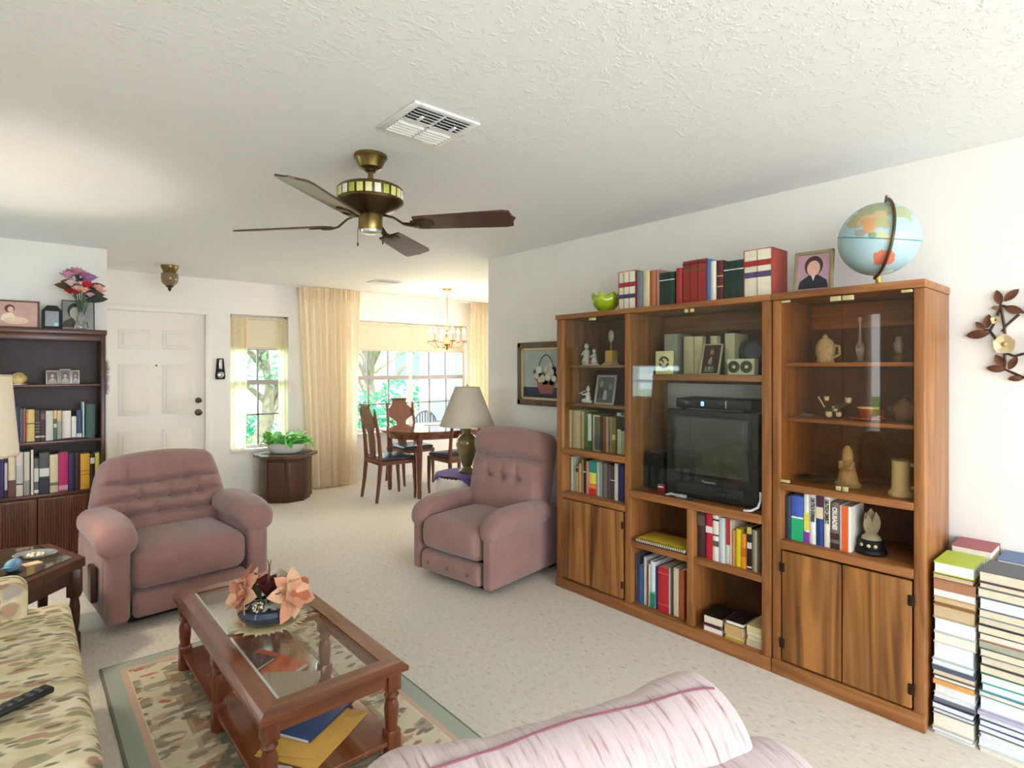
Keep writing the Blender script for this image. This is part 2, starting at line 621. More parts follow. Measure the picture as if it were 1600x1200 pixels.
# ---- windows
def sash_window(name, x0, x1, z0, z1, zmid, cols, yy=YF + .10):
    """double hung window: frame, two sashes, muntins and panes"""
    root = bpy.data.objects.new(name, None)
    COL.objects.link(root)
    struct(root)
    f = .035
    fr = MB()
    fr.box(x0, yy - .03, z0, x0 + f, yy + .03, z1).box(x1 - f, yy - .03, z0, x1, yy + .03, z1)
    fr.box(x0, yy - .03, z0, x1, yy + .03, z0 + f).box(x0, yy - .03, z1 - f, x1, yy + .03, z1)
    fr.put('window_frame', M_ALU, root, smooth=False)
    MB().box(x0 + f, yy - .04, zmid - .028, x1 - f, yy + .01, zmid + .028).put('meeting_rail', mat('rail_paint', (172, 164, 162), rough=.45, var=.02), root, smooth=False)
    M_MUN = mat('muntin_backlit', (146, 146, 154), rough=.5, var=.02)  # backlit shade on the bars put into a darker colour
    for (a, b, y) in ((z0 + f, zmid - .028, yy - .012), (zmid + .028, z1 - f, yy + .008)):
        wd = (x1 - x0 - 2 * f)
        for c in range(1, cols):
            x = x0 + f + wd * c / cols
            MB().box(x - .010, y - .010, a, x + .010, y + .010, b).put('muntin', M_MUN, root, smooth=False)
        zc = (a + b) / 2
        MB().box(x0 + f, y - .010, zc - .010, x1 - f, y + .010, zc + .010).put('muntin', M_MUN, root, smooth=False)
        for c in range(cols):
            for (p, q) in ((a, zc), (zc, b)):
                MB().box(x0 + f + wd * c / cols, y - .002, p, x0 + f + wd * (c + 1) / cols, y + .002, q).put('pane', M_PANE, root, smooth=False)
    return root

w1 = sash_window('window_1', WIN1[0], WIN1[1], WIN1[2] + .02, WIN1[3], 1.30, 2)
w2 = sash_window('window_2', WIN2[0], 4.13, WIN2[2] + .02, WIN2[3], 1.335, 3)
w3 = sash_window('window_4', 4.13, WIN2[1], WIN2[2] + .02, WIN2[3], 1.335, 3)
M_SILL = mat('sill_marble', (222, 216, 208), rough=.3, var=.05, vscale=8)
for (w_, r) in ((WIN1, w1), (WIN2, w2)):
    MB().rbox(w_[0] - .01, YF - .03, w_[2] - .012, w_[1] + .01, YF + .09, w_[2] + .02, .006).put('window_sill', M_SILL, r)

# ---- roller shades: half lowered
M_SHADE = cloth('roller_shade_cloth', (232, 218, 198), None, .25)
for (x0, x1, z, zt, lab) in ((WIN1[0] + .02, WIN1[1] - .02, 1.685, 2.035, 'cream roller shade half lowered in the small entry window'),
                             (WIN2[0] + .03, WIN2[1] - .03, 1.695, 2.05, 'wide cream roller shade half lowered in the dining window')):
    r = thing('roller_shade', lab, 'window shade', ((x0 + x1) / 2, YF + .055, zt))
    h = (x1 - x0) / 2
    MB().box(-h, -.0015, z - zt, h, .0015, 0).put('shade_cloth', M_SHADE, r, smooth=False)
    MB().rbox(-h, -.006, z - zt - .004, h, .006, z - zt + .018, .003).put('hem_bar', mat('shade_hem', (216, 205, 186), rough=.7), r)
    MB().tube([(-h, 0, .005), (h, 0, .005)], .018, 12).put('roller', mat('shade_roll', (224, 212, 194), rough=.7), r)

# ---- curtains
def drape(name, x0t, x1t, x0b, x1b, zt, zb, y, folds, amp, m, label, cat='curtain', group=None, header=True, seed=1):
    r = thing(name, label, cat, ((x0t + x1t) / 2, y, zb), 0, group)
    cx = (x0t + x1t) / 2
    rnd = random.Random(seed)
    ph = [rnd.uniform(-.35, .35) for _ in range(folds + 2)]
    H = zt - zb
    def fn(u, v, off=0.0):
        a = x0b + (x0t - x0b) * v
        b = x1b + (x1t - x1b) * v
        x = a + (b - a) * u - cx
        i = u * folds
        k = int(i)
        f = i - k
        p = ph[k] * (1 - f) + ph[k + 1] * f
        am = amp * (0.55 + 0.45 * (1 - v)) * (1 + .35 * sin(7 * u + seed))
        yy = am * sin(2 * pi * (u * folds + p * .6)) + .25 * am * sin(2 * pi * u * folds * 2.3 + 1 + 1.2 * v)
        if header and v > .94:
            yy *= .75
            yy += .25 * amp * sin(2 * pi * u * folds * 3)
        return (x, yy + off, H * v)
    g = MB().grid(lambda u, v: fn(u, v), folds * 14, 24)
    g.put('drape_panel', m, r, recalc=False)
    if header:
        hb = MB().grid(lambda u, v: (fn(u, 1 - .055 * (1 - v))[0], fn(u, .95 + .05 * v)[1] * .8 - .012, H * (1 - .055 * (1 - v)) + .008 * v), folds * 14, 2)
        hb.put('pleated_heading', m, r, recalc=False)
    return r

M_DRAPE = cloth('cream_lace_drape', (250, 237, 212), (253, 246, 230), .5, 55)
M_SHEER = cloth('cream_lace_sheer', (244, 232, 206), (252, 246, 230), .6, 90)
drape('dining_drape', 2.50, 3.27, 2.62, 3.215, 2.425, .02, YF - .13, 9, .042, M_DRAPE, 'long cream lace drape with pleated heading left of the dining window', seed=3)
drape('dining_drape', 5.03, 5.62, 5.03, 5.60, 2.425, .02, YF - .13, 7, .042, M_DRAPE, 'long cream drape right of the dining window behind the chandelier', seed=5)
drape('sheer_panel', 1.79, 1.975, 1.79, 1.955, 2.04, .55, YF + .03, 3, .012, M_SHEER, 'narrow lace sheer on the left of the small entry window', header=False, seed=2)
drape('sheer_panel', 2.30, 2.42, 2.33, 2.42, 2.04, .56, YF + .03, 2, .012, M_SHEER, 'narrow lace sheer on the right of the small entry window', header=False, seed=4)
tag(MB().tube([(2.46, YF - .11, 2.427), (5.66, YF - .11, 2.427)], .011, 8).put('curtain_rail', M_TRIM), 'thin white traverse rail at the ceiling above the dining window', 'curtain rail')

# ---- switch plate and dial beside the door
r = thing('light_switch', 'white light switch plate beside the long cream drape', 'light switch', (2.50, YF, 1.24))
MB().rbox(-.035, -.008, -.06, .035, 0, .06, .004).put('switch_plate', M_TRIM, r)
MB().rbox(-.006, -.018, -.012, .006, -.006, .012, .002).put('toggle', M_TRIM, r)
r = thing('wall_thermometer', 'small black wall plaque with silver dial right of the front door', 'wall thermometer', (1.68, YF, 1.455))
MB().prism([(-.045, -.115), (.045, -.115), (.05, -.08), (.032, .115), (-.032, .115), (-.05, -.08)], -.018, 0, 'xz').put('black_plaque', mat('black_lacquer', (24, 22, 24), rough=.55, spec=.25), r, smooth=False)
MB().rbox(-.016, -.026, .0, .016, -.016, .105, .003).put('scale_plate', mat('pale_steel', (205, 203, 200), rough=.3, metal=.3), r)
k = MB().lathe([(0, 0), (.034, 0), (.034, .008), (.028, .012), (0, .012)], 22).xf(Matrix.Translation((0, -.018, -.065)) @ Matrix.Rotation(pi / 2, 4, 'X'))
k.put('dial', mat('dial_silver', (176, 178, 180), rough=.3, metal=.5), r)

# ================================================================== OUTDOORS
def leaf_cloud(mb, c, rad, n, size, rnd):
    for _ in range(n):
        while True:
            p = Vector((rnd.uniform(-1, 1), rnd.uniform(-1, 1), rnd.uniform(-1, 1)))
            if p.length <= 1:
                break
        p = Vector((c[0] + p.x * rad[0], c[1] + p.y * rad[1], c[2] + p.z * rad[2]))
        a = Vector((rnd.uniform(-1, 1), rnd.uniform(-1, 1), rnd.uniform(-1, 1))).normalized()
        b = a.orthogonal().normalized()
        l = size * rnd.uniform(.6, 1.3)
        mb.add([p - a * l, p - b * l * .45, p + a * l, p + b * l * .45], [(0, 1, 2, 3)])

def leafmat(name, a, b):
    m = cloth(name, a, b, .45, 3)
    return m

M_LEAF = leafmat('tree_leaves', (104, 160, 124), (160, 204, 160))
M_LEAF2 = leafmat('shrub_leaves', (66, 146, 116), (140, 200, 160))
M_BARK = mat('bark', (120, 108, 96), rough=.9, var=.25, vscale=12, bump=.5, bscale=30)
struct(MB().box(-30, YF + .17, -.30, 60, 70, -.12).put('lawn', mat('mown_grass', (122, 168, 84), rough=.95, var=.2, vscale=2.5, bump=.6, bscale=60), smooth=False))
struct(MB().box(-14, -16, -.30, 20, YF + .17, -.121).put('neutral_ground', mat('neutral_ground_concrete', (176, 172, 168), rough=.9, var=.06), smooth=False))  # added ground out of view, neutral so bounce light is not green
struct(MB().box(-4, 14.5, -.12, 40, 17.5, -.10).put('street', mat('pale_asphalt', (196, 194, 190), rough=.9), smooth=False))
struct(MB().box(2.6, YF + .17, -.12, 5.45, 9.0, -.03).put('porch_slab', mat('porch_concrete', (206, 200, 192), rough=.85, var=.06), smooth=False))
struct(MB().box(5.45, YF + .16, -.12, 5.65, 8.45, 2.7).put('wall_porch', mat('porch_stucco', (140, 140, 158), rough=.8, var=.03, bump=.3, bscale=80), smooth=False))

def tree(loc, h, spread, seed, label, n=900):
    rnd = random.Random(seed)
    r = thing('tree', label, 'tree', loc, 0, 'trees in the front garden')
    tk = MB()
    pts = [(0, 0, -.1)]
    x = y = 0
    for i in range(1, 7):
        x += rnd.uniform(-.10, .10)
        y += rnd.uniform(-.10, .10)
        pts.append((x, y, h * .62 * i / 6))
    tk.tube(pts, [.16 - .018 * i for i in range(7)], 9)
    cl = MB()
    for i in range(11):
        b = Vector(pts[2 + i % 5])
        a = rnd.uniform(0, 2 * pi)
        e = b + Vector((cos(a) * spread * rnd.uniform(.4, 1), sin(a) * spread * rnd.uniform(.4, 1), h * rnd.uniform(.15, .4)))
        mid = (b + e) / 2 + Vector((rnd.uniform(-.2, .2), rnd.uniform(-.2, .2), rnd.uniform(0, .25)))
        tk.tube([b, mid, e], [.065, .045, .015], 6)
        leaf_cloud(cl, e, (.55, .55, .4), n // 11, .075, rnd)
    tk.put('trunk', M_BARK, r)
    f = cl.put('foliage', M_LEAF, r, smooth=False, recalc=False)
    f['kind'] = 'stuff'
    return r

tree((6.2, 12.3, -.12), 3.5, 1.2, 11, 'spreading leafy tree seen through the left half of the dining window')
tree((3.3, 10.9, -.12), 3.0, .95, 23, 'leafy tree with crooked branches seen through the small entry window')
tree((8.6, 17.0, -.12), 6.0, 2.4, 31, 'distant leafy tree beyond the street seen through the dining window', 700)

def shrub(loc, rad, seed, label, n=800):
    rnd = random.Random(seed)
    r = thing('shrub', label, 'shrub', loc, 0, 'shrubs in the front garden')
    cl, st = MB(), MB()
    leaf_cloud(cl, (0, 0, rad[2]), rad, n, .07, rnd)
    for i in range(6):
        a = i * pi / 3
        st.tube([(0, 0, -.1), (cos(a) * rad[0] * .3, sin(a) * rad[1] * .3, rad[2] * .7), (cos(a) * rad[0] * .6, sin(a) * rad[1] * .6, rad[2] * 1.4)], [.025, .018, .008], 5)
    f = cl.put('foliage', M_LEAF2, r, smooth=False, recalc=False)
    f['kind'] = 'stuff'
    st.put('stems', M_BARK, r)

shrub((4.6, 9.7, -.12), (.55, .5, .62), 2, 'rounded green shrub outside the dining window, nearest the drape')
shrub((5.85, 10.2, -.12), (.62, .55, .72), 3, 'taller green shrub outside the dining window, next to the porch post')
shrub((3.2, 12.9, -.12), (1.1, .6, .32), 4, 'low green shrub on the lawn beyond the small entry window')
r = thing('porch_post', 'beige square porch post outside the dining window', 'post', (5.52, 8.72, -.12))
MB().rbox(-.09, -.09, .12, .09, .09, 2.7, .008).put('shaft', mat('beige_post', (226, 205, 172), rough=.7), r)
MB().rbox(-.12, -.12, 0, .12, .12, .12, .008).put('plinth', mat('beige_post', (226, 205, 172)), r)
h = thing('house', 'pale neighbouring house across the street seen through the windows', 'house', (9.0, 24.0, -.12))
MB().box(-7, -3, 0, 7, 3, 2.9).put('walls', mat('neighbour_stucco', (236, 234, 230), rough=.8), h, smooth=False)
MB().prism([(-3.6, 2.9), (3.6, 2.9), (0, 4.7)], -7.5, 7.5, 'yz').put('roof', mat('neighbour_roof', (176, 160, 150), rough=.9, var=.15), h, smooth=False)
for x in (-4.5, -1.0, 3.5):
    MB().box(x - .7, -3.04, 1.0, x + .7, -2.98, 2.2).put('window', mat('neighbour_window', (90, 104, 116), rough=.1), h, smooth=False)
# plastic garden chair on the porch
M_PLA = mat('grey_plastic', (112, 120, 130), rough=.45, var=.03)
r = thing('garden_chair', 'grey plastic garden chair with slatted arched back outside the window', 'chair', (5.0, 7.62, -.03), radians(12))
MB().rbox(-.23, -.22, .40, .23, .22, .43, .012, 2).put('seat', M_PLA, r)
for sx in (-1, 1):
    for sy in (-1, 1):
        MB().tube([(sx * .20, sy * .19, .41), (sx * .23, sy * .22, 0)], [.022, .018], 6).put('leg', M_PLA, r)
    MB().tube([(sx * .24, .22, .62), (sx * .26, -.15, .63), (sx * .24, -.21, .58), (sx * .22, -.21, .41)], .016, 6).put('armrest', M_PLA, r)
arc = [(.26 * cos(pi * i / 14), .25, .56 + .24 * sin(pi * i / 14)) for i in range(15)]
MB().tube([(.24, .22, .41)] + arc + [(-.24, .22, .41)], .018, 6).put('back_frame', M_PLA, r)
for i in range(-3, 4):
    x = i * .06
    MB().box(x - .014, .23, .42, x + .014, .245, .56 + .235 * sqrt(max(0, 1 - (x / .26) ** 2))).put('back_slat', M_PLA, r, smooth=False)
# ================================================================== FURNITURE
M_OAKZ = wood('oak_upright', (106, 63, 29), (172, 114, 61), 'z', 1.0, .42)
M_OAKY = wood('oak_rail', (112, 66, 31), (176, 116, 63), 'y', 1.0, .40)
M_OAKX = wood('oak_side', (114, 70, 35), (172, 115, 65), 'x', 1.0, .45)
M_OAKDOOR = wood('oak_door_grain', (98, 56, 20), (178, 121, 60), 'z', .55, .42, contrast=.18)
M_OAKBACK = mat('oak_back_panel', (100, 62, 36), rough=.6, var=.25, vscale=9)
M_DARKW = wood('dark_walnut', (44, 22, 16), (84, 44, 30), 'z', .9, .35)
M_DARKH = wood('dark_walnut_rail', (48, 24, 17), (98, 52, 34), 'x', .9, .32)
M_CHERRY = wood('cherry_long', (96, 46, 24), (148, 82, 46), 'y', .8, .22, .4)
M_CHERRYX = wood('cherry_cross', (98, 47, 24), (150, 84, 46), 'x', .8, .22, .4)
M_CHERRYZ = wood('cherry_leg', (92, 44, 24), (140, 74, 42), 'z', .8, .28, .3)
M_BRASS = mat('brass', (196, 164, 92), rough=.28, metal=.9, var=.06)
M_BLACKP = mat('black_plastic', (24, 25, 27), rough=.42, var=.04)

# ---------------- recliners
M_MAUVE = mat('mauve_velour', (154, 117, 112), rough=.9, var=.09, vscale=7, bump=.25, bscale=260, spec=.15, sheen=.35)
M_MAUVED = mat('mauve_button', (128, 86, 86), rough=.9, var=.05)

def g(x, s):
    return exp(-(x / s) ** 2)

def recliner(name, label, loc, rz, W, hback, kind):
    """faces local -y; origin on the floor below the middle of the seat front"""
    r = thing(name, label, 'recliner', loc, rz, 'mauve recliners')
    D = .80
    aw = .155 if kind == 'tufted' else .125
    hi = W / 2 - aw
    zs, za = (.43, .60) if kind == 'tufted' else (.43, .53)
    MB().rbox(-hi, .06, .012, hi, D - .06, .07, .01).put('base', M_BLACKP, r)
    # side panels with rounded front posts
    for s in (-1, 1):
        def fs(x, y, z, s=s):
            f = 1 + .02 * sin((z - .05) * 7)
            return (s * (abs(x) * f), y + .03 * ((z - .05) / .5) * (1 if y < .2 else -.2), z)
        MB().rbox(s * hi, -.005, .045, s * (hi + aw * .78), D - .03, za - .06, .045, 3, (2, 6, 6), fs).put('side_panel', M_MAUVE, r)
        def fa(x, y, z, s=s):
            u = (y + .06) / (D - .16)
            droop = -.05 * max(0, 1 - u * 3) ** 2 - (.10 * max(0, .35 - u) ** 1.5 if kind != 'tufted' else 0)
            fat = 1 + .12 * sin(pi * min(1, max(0, u)))
            cx = s * (hi + aw * .5)
            return (cx + (x - cx) * fat, y, z + droop + .015 * sin(pi * min(1, max(0, u))))
        a0, a1 = (hi - .03, hi + aw + .01)
        MB().rbox(s * a0, -.06 if kind == 'tufted' else -.035, za - .155, s * a1, D - .20, za, .072, 5, (1, 8, 1), fa).put('arm_pad', M_MAUVE, r)
        if kind != 'tufted':
            MB().rbox(s * (hi + aw * .10), -.022, .05, s * (hi + aw * .72), .03, za - .10, .022, 3, (1, 1, 3)).put('front_post', M_MAUVE, r)
        else:
            MB().rbox(s * (hi + .005), -.045, .05, s * (hi + aw * .80), .05, za - .085, .04, 4, (1, 1, 4)).put('front_post', M_MAUVE, r)
    # seat cushion
    def fseat(x, y, z):
        b = .03 * (1 - (x / hi) ** 2)
        if z > .33:
            z += b * .8 * sin(pi * min(1, max(0, (y + .05) / .6)))
        if y < .1:
            y -= .03 * (1 - (x / hi) ** 4) * sin(pi * min(1, max(0, (z - .2) / .24)))
        return (x, y, z)
    MB().rbox(-hi + .004, -.035, .205, hi - .004, .60, zs, .07, 4, (10, 8, 4), fseat).put('seat', M_MAUVE, r)
    # footrest panel below the seat
    fz = .20
    fp = MB().rbox(-hi + .008, -.03, .055, hi - .008, .05, fz, .03, 3, (8, 1, 4),
                   lambda x, y, z: (x, y - (.012 * sin(pi * (z - .05) / .15) if y < .01 else 0), z)).put('footrest', M_MAUVE, r)
    if kind != 'tufted':
        for x in (-.19, 0, .19):
            MB().ell((x, -.043, .125), (.013, .007, .013), 10, 6).put('button', M_MAUVED, fp)
    # backrest
    tilt = radians(15 if kind == 'tufted' else 13)
    bw = .41 if kind == 'tufted' else .355
    zb0, L = .36, (hback - .36) / cos(tilt)
    yb = .60 if kind == 'tufted' else .54
    btn = []
    if kind == 'tufted':
        seams = [.25, .43, .62]
        for i, v in enumerate(seams):
            for x in (-.19, -.01, .17):
                btn.append((x + (.05 if i % 2 else -.02), v))
    else:
        seams = [.66]
        btn = [(-.14, .43), (0, .43), (.14, .43)]
    def fb(x, y, z):
        v = (z) / L                      # 0 bottom .. 1 top
        u = x / bw
        if y < .0:                       # front face relief
            d = .045 * (1 - u ** 4) * (1 - .3 * abs(2 * v - 1))
            for sm in seams:
                wv = sm + .012 * sin(u * 5 + sm * 9)
                d -= (.046 if kind == 'tufted' else .055) * g(v - wv, .030 if kind == 'tufted' else .028) * (1 - u ** 6)
            for (bx, bv) in btn:
                dx, dv = (x - bx), (v - bv) * L
                d -= .030 * g(sqrt(dx * dx + dv * dv), .035)
                d -= (.020 if kind == 'tufted' else .014) * g(dx + .10 * (dv - .03), .012) * g(dv - .05, .06)
            if kind != 'tufted':
                d -= .022 * g(v - .43, .02) * g(u, .55)
                if v > .68:
                    d += .03 * sin(pi * (v - .68) / .34)
            y -= d
        if kind == 'tufted':
            sc = 1.0 - .20 * max(0, (v - .25) / .75) ** 1.3 - .10 * max(0, .25 - v)
            z += -.035 * u * u * max(0, v - .7) / .3
        else:
            sc = 1.0 - .05 * max(0, (.35 - v)) * 3 - .03 * max(0, v - .8) * 5
            z += (-.035 * u * u + .01) * max(0, v - .7) / .3
        x *= sc
        # tilt back
        yy = y * cos(tilt) + z * sin(tilt)
        zz = -y * sin(tilt) + z * cos(tilt)
        return (x, yb + yy, zb0 + zz)
    MB().rbox(-bw, -.075, 0, bw, .105, L, .07, 5, (34, 2, 46), fb).put('backrest', M_MAUVE, r)
    for (bx, bv) in btn:
        p = fb(bx, -.072, bv * L)
        MB().ell((p[0], p[1] - .004, p[2]), (.011, .007, .011), 10, 6).put('button', M_MAUVED, r)
    if kind == 'tufted':
        MB().rbox(-W / 2 - .012, .10, .16, -W / 2 + .018, .20, .36, .008, 2).put('lever', M_DARKW, r)
    else:
        for s in (-1, 1):
            MB().rbox(s * (hi - .02), D - .10, .0, s * (hi + .03), D - .02, .05, .012, 2).put('foot', M_BLACKP, r)
    return r

recliner('recliner', 'wide mauve recliner with button-tufted back in front of the white front door', (.79, 3.84, 0), radians(5), .94, .895, 'tufted')
recliner('recliner', 'mauve recliner with head pillow and smooth arms beside the oak wall unit', (2.205, 3.165, 0), radians(-81), .82, 1.0, 'pillow')

# ---------------- floral sofa
def leaf_layers(N, L, vec, cur, layers):
    """scattered elongated leaves: each layer is (scale, rotation, stretch, size, palette, offset)"""
    for (sc, rot, stretch, size, pal, off) in layers:
        mp = N.new('ShaderNodeMapping')
        mp.inputs['Rotation'].default_value = (0, 0, rot)
        mp.inputs['Location'].default_value = (off, off * 1.7, off * .6)
        mp.inputs['Scale'].default_value = (sc, sc * stretch, sc)
        L.new(vec, mp.inputs['Vector'])
        v = N.new('ShaderNodeTexVoronoi')
        v.inputs['Scale'].default_value = 1.0
        v.inputs['Randomness'].default_value = 1.0
        L.new(mp.outputs['Vector'], v.inputs['Vector'])
        mask = N.new('ShaderNodeValToRGB')
        mask.color_ramp.elements[0].position = size
        mask.color_ramp.elements[0].color = (1, 1, 1, 1)
        mask.color_ramp.elements[1].position = size + .10
        mask.color_ramp.elements[1].color = (0, 0, 0, 1)
        L.new(v.outputs['Distance'], mask.inputs['Fac'])
        sp = N.new('ShaderNodeSeparateColor')
        L.new(v.outputs['Color'], sp.inputs[0])
        rp = N.new('ShaderNodeValToRGB')
        cr = rp.color_ramp
        cr.interpolation = 'CONSTANT'
        while len(cr.elements) < len(pal):
            cr.elements.new(.5)
        for k, (e, c) in enumerate(zip(cr.elements, pal)):
            e.position = k / len(pal)
            e.color = lin(c)
        L.new(sp.outputs[0], rp.inputs['Fac'])
        mix = N.new('ShaderNodeMix')
        mix.data_type = 'RGBA'
        L.new(mask.outputs['Color'], mix.inputs[0])
        L.new(cur, mix.inputs[6])
        L.new(rp.outputs['Color'], mix.inputs[7])
        cur = mix.outputs[2]
    return cur

def warped(N, L, amount=.05, scale=9):
    tc = N.new('ShaderNodeTexCoord')
    nz = N.new('ShaderNodeTexNoise')
    nz.inputs['Scale'].default_value = scale
    nz.inputs['Detail'].default_value = 2
    L.new(tc.outputs['Object'], nz.inputs['Vector'])
    mx = N.new('ShaderNodeVectorMath')
    mx.operation = 'MULTIPLY_ADD'
    mx.inputs[1].default_value = (amount,) * 3
    L.new(nz.outputs['Color'], mx.inputs[0])
    L.new(tc.outputs['Object'], mx.inputs[2])
    return tc, mx.outputs[0], nz

def floral(name):
    m, nt, N, L, P = newmat(name)
    tc, vec, nz = warped(N, L)
    base = N.new('ShaderNodeValToRGB')
    base.color_ramp.elements[0].position = .35
    base.color_ramp.elements[0].color = lin((214, 198, 154))
    base.color_ramp.elements[1].position = .65
    base.color_ramp.elements[1].color = lin((236, 226, 194))
    L.new(nz.outputs['Fac'], base.inputs['Fac'])
    cur = leaf_layers(N, L, vec, base.outputs['Color'], [
        (8, .6, 2.3, .34, [(196, 172, 140), (214, 198, 158), (178, 170, 136), (208, 186, 150)], .3),
        (10, -.5, 2.4, .32, [(164, 160, 126), (190, 156, 132), (222, 208, 172), (176, 166, 150)], 1.9),
        (12, 1.1, 2.2, .28, [(140, 138, 116), (188, 164, 132), (150, 152, 122), (220, 206, 170), (172, 134, 118)], 3.7),
        (15, .1, 2.6, .24, [(128, 124, 108), (222, 208, 174), (150, 138, 96)], 5.3)])
    L.new(cur, P.inputs['Base Color'])
    P.inputs['Roughness'].default_value = .9
    P.inputs['Specular IOR Level'].default_value = .15
    MATS[name] = m
    return m

M_FLORAL = floral('floral_upholstery')
M_PIPING = mat('cream_piping', (214, 200, 160), rough=.85)
sofa = thing('sofa', 'cream floral sofa with green and brown leaf print along the left side', 'sofa', (-.30, 2.05, 0))
MB().rbox(-.52, -1.22, .03, .43, 1.20, .30, .03, 2).put('base', M_FLORAL, sofa)
# T-shaped seat cushions running past the arms
for (y0, y1) in ((-.20, 1.17), (-1.20, -.21)):
    far = y1 > 1
    def fs(x, y, z):
        if z > .40:
            z += .022 * max(0, 1 - ((x + .05) / .52) ** 4) * max(0, sin(pi * min(1, max(0, (y - y0) / (y1 - y0)))))
        return (x, y, z)
    c = MB().rbox(-.36, y0, .29, .475, y1, .435, .045, 4, (8, 12, 1), fs).put('seat_cushion', M_FLORAL, sofa)
    MB().tube([(.468, y0 + .03, .315), (.468, y1 - .04, .315), (.43, y1 - .005, .315), (-.05, y1 - .005, .315)], .007, 6).put('piping', M_PIPING, c)
    MB().tube([(.462, y0 + .03, .412), (.462, y1 - .04, .412), (.42, y1 - .003, .412), (-.05, y1 - .003, .412)], .006, 6).put('piping', M_PIPING, c)
for (y0, y1) in ((1.02, 1.22), (-1.40, -1.22)):
    MB().rbox(-.55, y0, .03, .33, y1, .585, .06, 4, (4, 1, 4)).put('arm', M_FLORAL, sofa)
MB().rbox(-.64, -1.22, .03, -.40, 1.02, .82, .07, 4, (1, 6, 4)).put('back', M_FLORAL, sofa)
for (y0, y1) in ((-.10, 1.00), (-1.20, -.12)):
    MB().rbox(-.46, y0, .43, -.24, y1, .86, .07, 4, (1, 6, 4)).put('back_cushion', M_FLORAL, sofa)
rm = thing('remote_control', 'black remote control lying on the floral sofa seat', 'remote control', (.0, 2.235, .463), radians(-62))
MB().rbox(-.024, -.085, 0, .024, .085, .02, .008, 2).put('body', M_BLACKP, rm)
for j in range(5):
    for i in range(3):
        MB().rbox(-.017 + i * .013, -.06 + j * .026, .019, -.009 + i * .013, -.048 + j * .026, .0225, .001).put('key', mat('key_grey', (170, 168, 160) if False else (96, 96, 96), rough=.6), rm)

# ---------------- pink striped armchair close to the camera (channelled back towards the camera)
def chenille():
    m, nt, N, L, P = newmat('pink_striped_chenille')
    tc = N.new('ShaderNodeTexCoord')
    mp = N.new('ShaderNodeMapping')
    mp.inputs['Scale'].default_value = (120, 10, 10)
    L.new(tc.outputs['Object'], mp.inputs['Vector'])
    nz = N.new('ShaderNodeTexNoise')
    nz.inputs['Scale'].default_value = 1
    nz.inputs['Detail'].default_value = 4
    L.new(mp.outputs['Vector'], nz.inputs['Vector'])
    rp = N.new('ShaderNodeValToRGB')
    cr = rp.color_ramp
    cr.elements[0].position = .28
    cr.elements[0].color = lin((138, 100, 100))
    cr.elements[1].position = .42
    cr.elements[1].color = lin((182, 162, 161))
    e = cr.elements.new(.62)
    e.color = lin((192, 175, 174))
    L.new(nz.outputs['Fac'], rp.inputs['Fac'])
    L.new(rp.outputs['Color'], P.inputs['Base Color'])
    P.inputs['Roughness'].default_value = .9
    P.inputs['Sheen Weight'].default_value = .3
    b = N.new('ShaderNodeBump')
    b.inputs['Strength'].default_value = .35
    b.inputs['Distance'].default_value = .006
    L.new(nz.outputs['Fac'], b.inputs['Height'])
    L.new(b.outputs['Normal'], P.inputs['Normal'])
    return m
M_CHEN = chenille()
M_SEAM = mat('rose_piping', (122, 74, 84), rough=.9)
ac = thing('armchair', 'pale pink striped armchair with rolled pillow back in the near foreground', 'armchair', (.778, .74, 0), radians(-10.7))
# faces local -y (towards the camera); the seam of the top roll runs along local x at y = 0, z = .80
def pillow(y, z, ry, rz_, hw, bump=.4, tilt=0.0, n=9, front=1.5, nu=60, nv=32):
    vs, fs = [], []
    for i in range(nu + 1):
        u = -cos(pi * i / nu)
        q = max(0.0, 1 - abs(u) ** n) ** .48
        bl = 1 + bump * max(0, (abs(u) - .35) / .65) ** 1.5
        wr = 1 + .010 * sin(u * 23) * q
        for j in range(nv):
            a = 2 * pi * j / nv
            fy = front if cos(a) < 0 else 1.0
            vs.append((hw * u, y + ry * fy * cos(a) * q * bl * wr, z + rz_ * sin(a) * q * bl * wr + tilt * u))
    for i in range(nu):
        for j in range(nv):
            fs.append((i * nv + j, i * nv + (j + 1) % nv, (i + 1) * nv + (j + 1) % nv, (i + 1) * nv + j))
    return MB().add(vs, fs)
PY, PZ, PRY, PRZ, PHW = 0.0, .667, .09, .137, .408
b1 = pillow(PY, PZ, PRY, PRZ, PHW, .4, -.028).put('back_pillow', M_CHEN, ac)
sm = []
for i in range(31):
    u = -.86 + 1.70 * i / 30
    q = max(0.0, 1 - abs(u) ** 9) ** .48
    bl = 1 + .4 * max(0, (abs(u) - .35) / .65) ** 1.5
    a = radians(92 + 22 * abs(u) ** 1.5)
    fy = 1.5 if cos(a) < 0 else 1.0
    sm.append((PHW * u, PY + PRY * fy * cos(a) * q * bl, PZ + PRZ * sin(a) * q * bl - .028 * u + .0008))
MB().tube(sm, .0026, 6).put('piping', M_SEAM, b1)
b2 = pillow(-.13, .605, .11, .115, .515, .05, -.01, 6).put('back_pillow', M_CHEN, ac)
MB().rbox(-.35, -.06, .10, .35, .055, .70, .045, 3, (2, 1, 4)).put('back_frame', M_CHEN, ac)
MB().rbox(-.31, -.66, .30, .31, -.12, .45, .06, 4, (6, 6, 1)).put('seat', M_CHEN, ac)
MB().rbox(-.38, -.64, .06, .38, .02, .31, .03, 2).put('base', M_CHEN, ac)
for s in (-1, 1):
    MB().rbox(s * .305, -.67, .07, s * .45, -.06, .56, .065, 4, (1, 4, 4)).put('arm', M_CHEN, ac)
for sx in (-1, 1):
    for y in (-.58, -.04):
        MB().tube([(sx * .33, y, .065), (sx * .33, y, 0)], [.024, .016], 8).put('leg', M_CHERRYZ, ac)

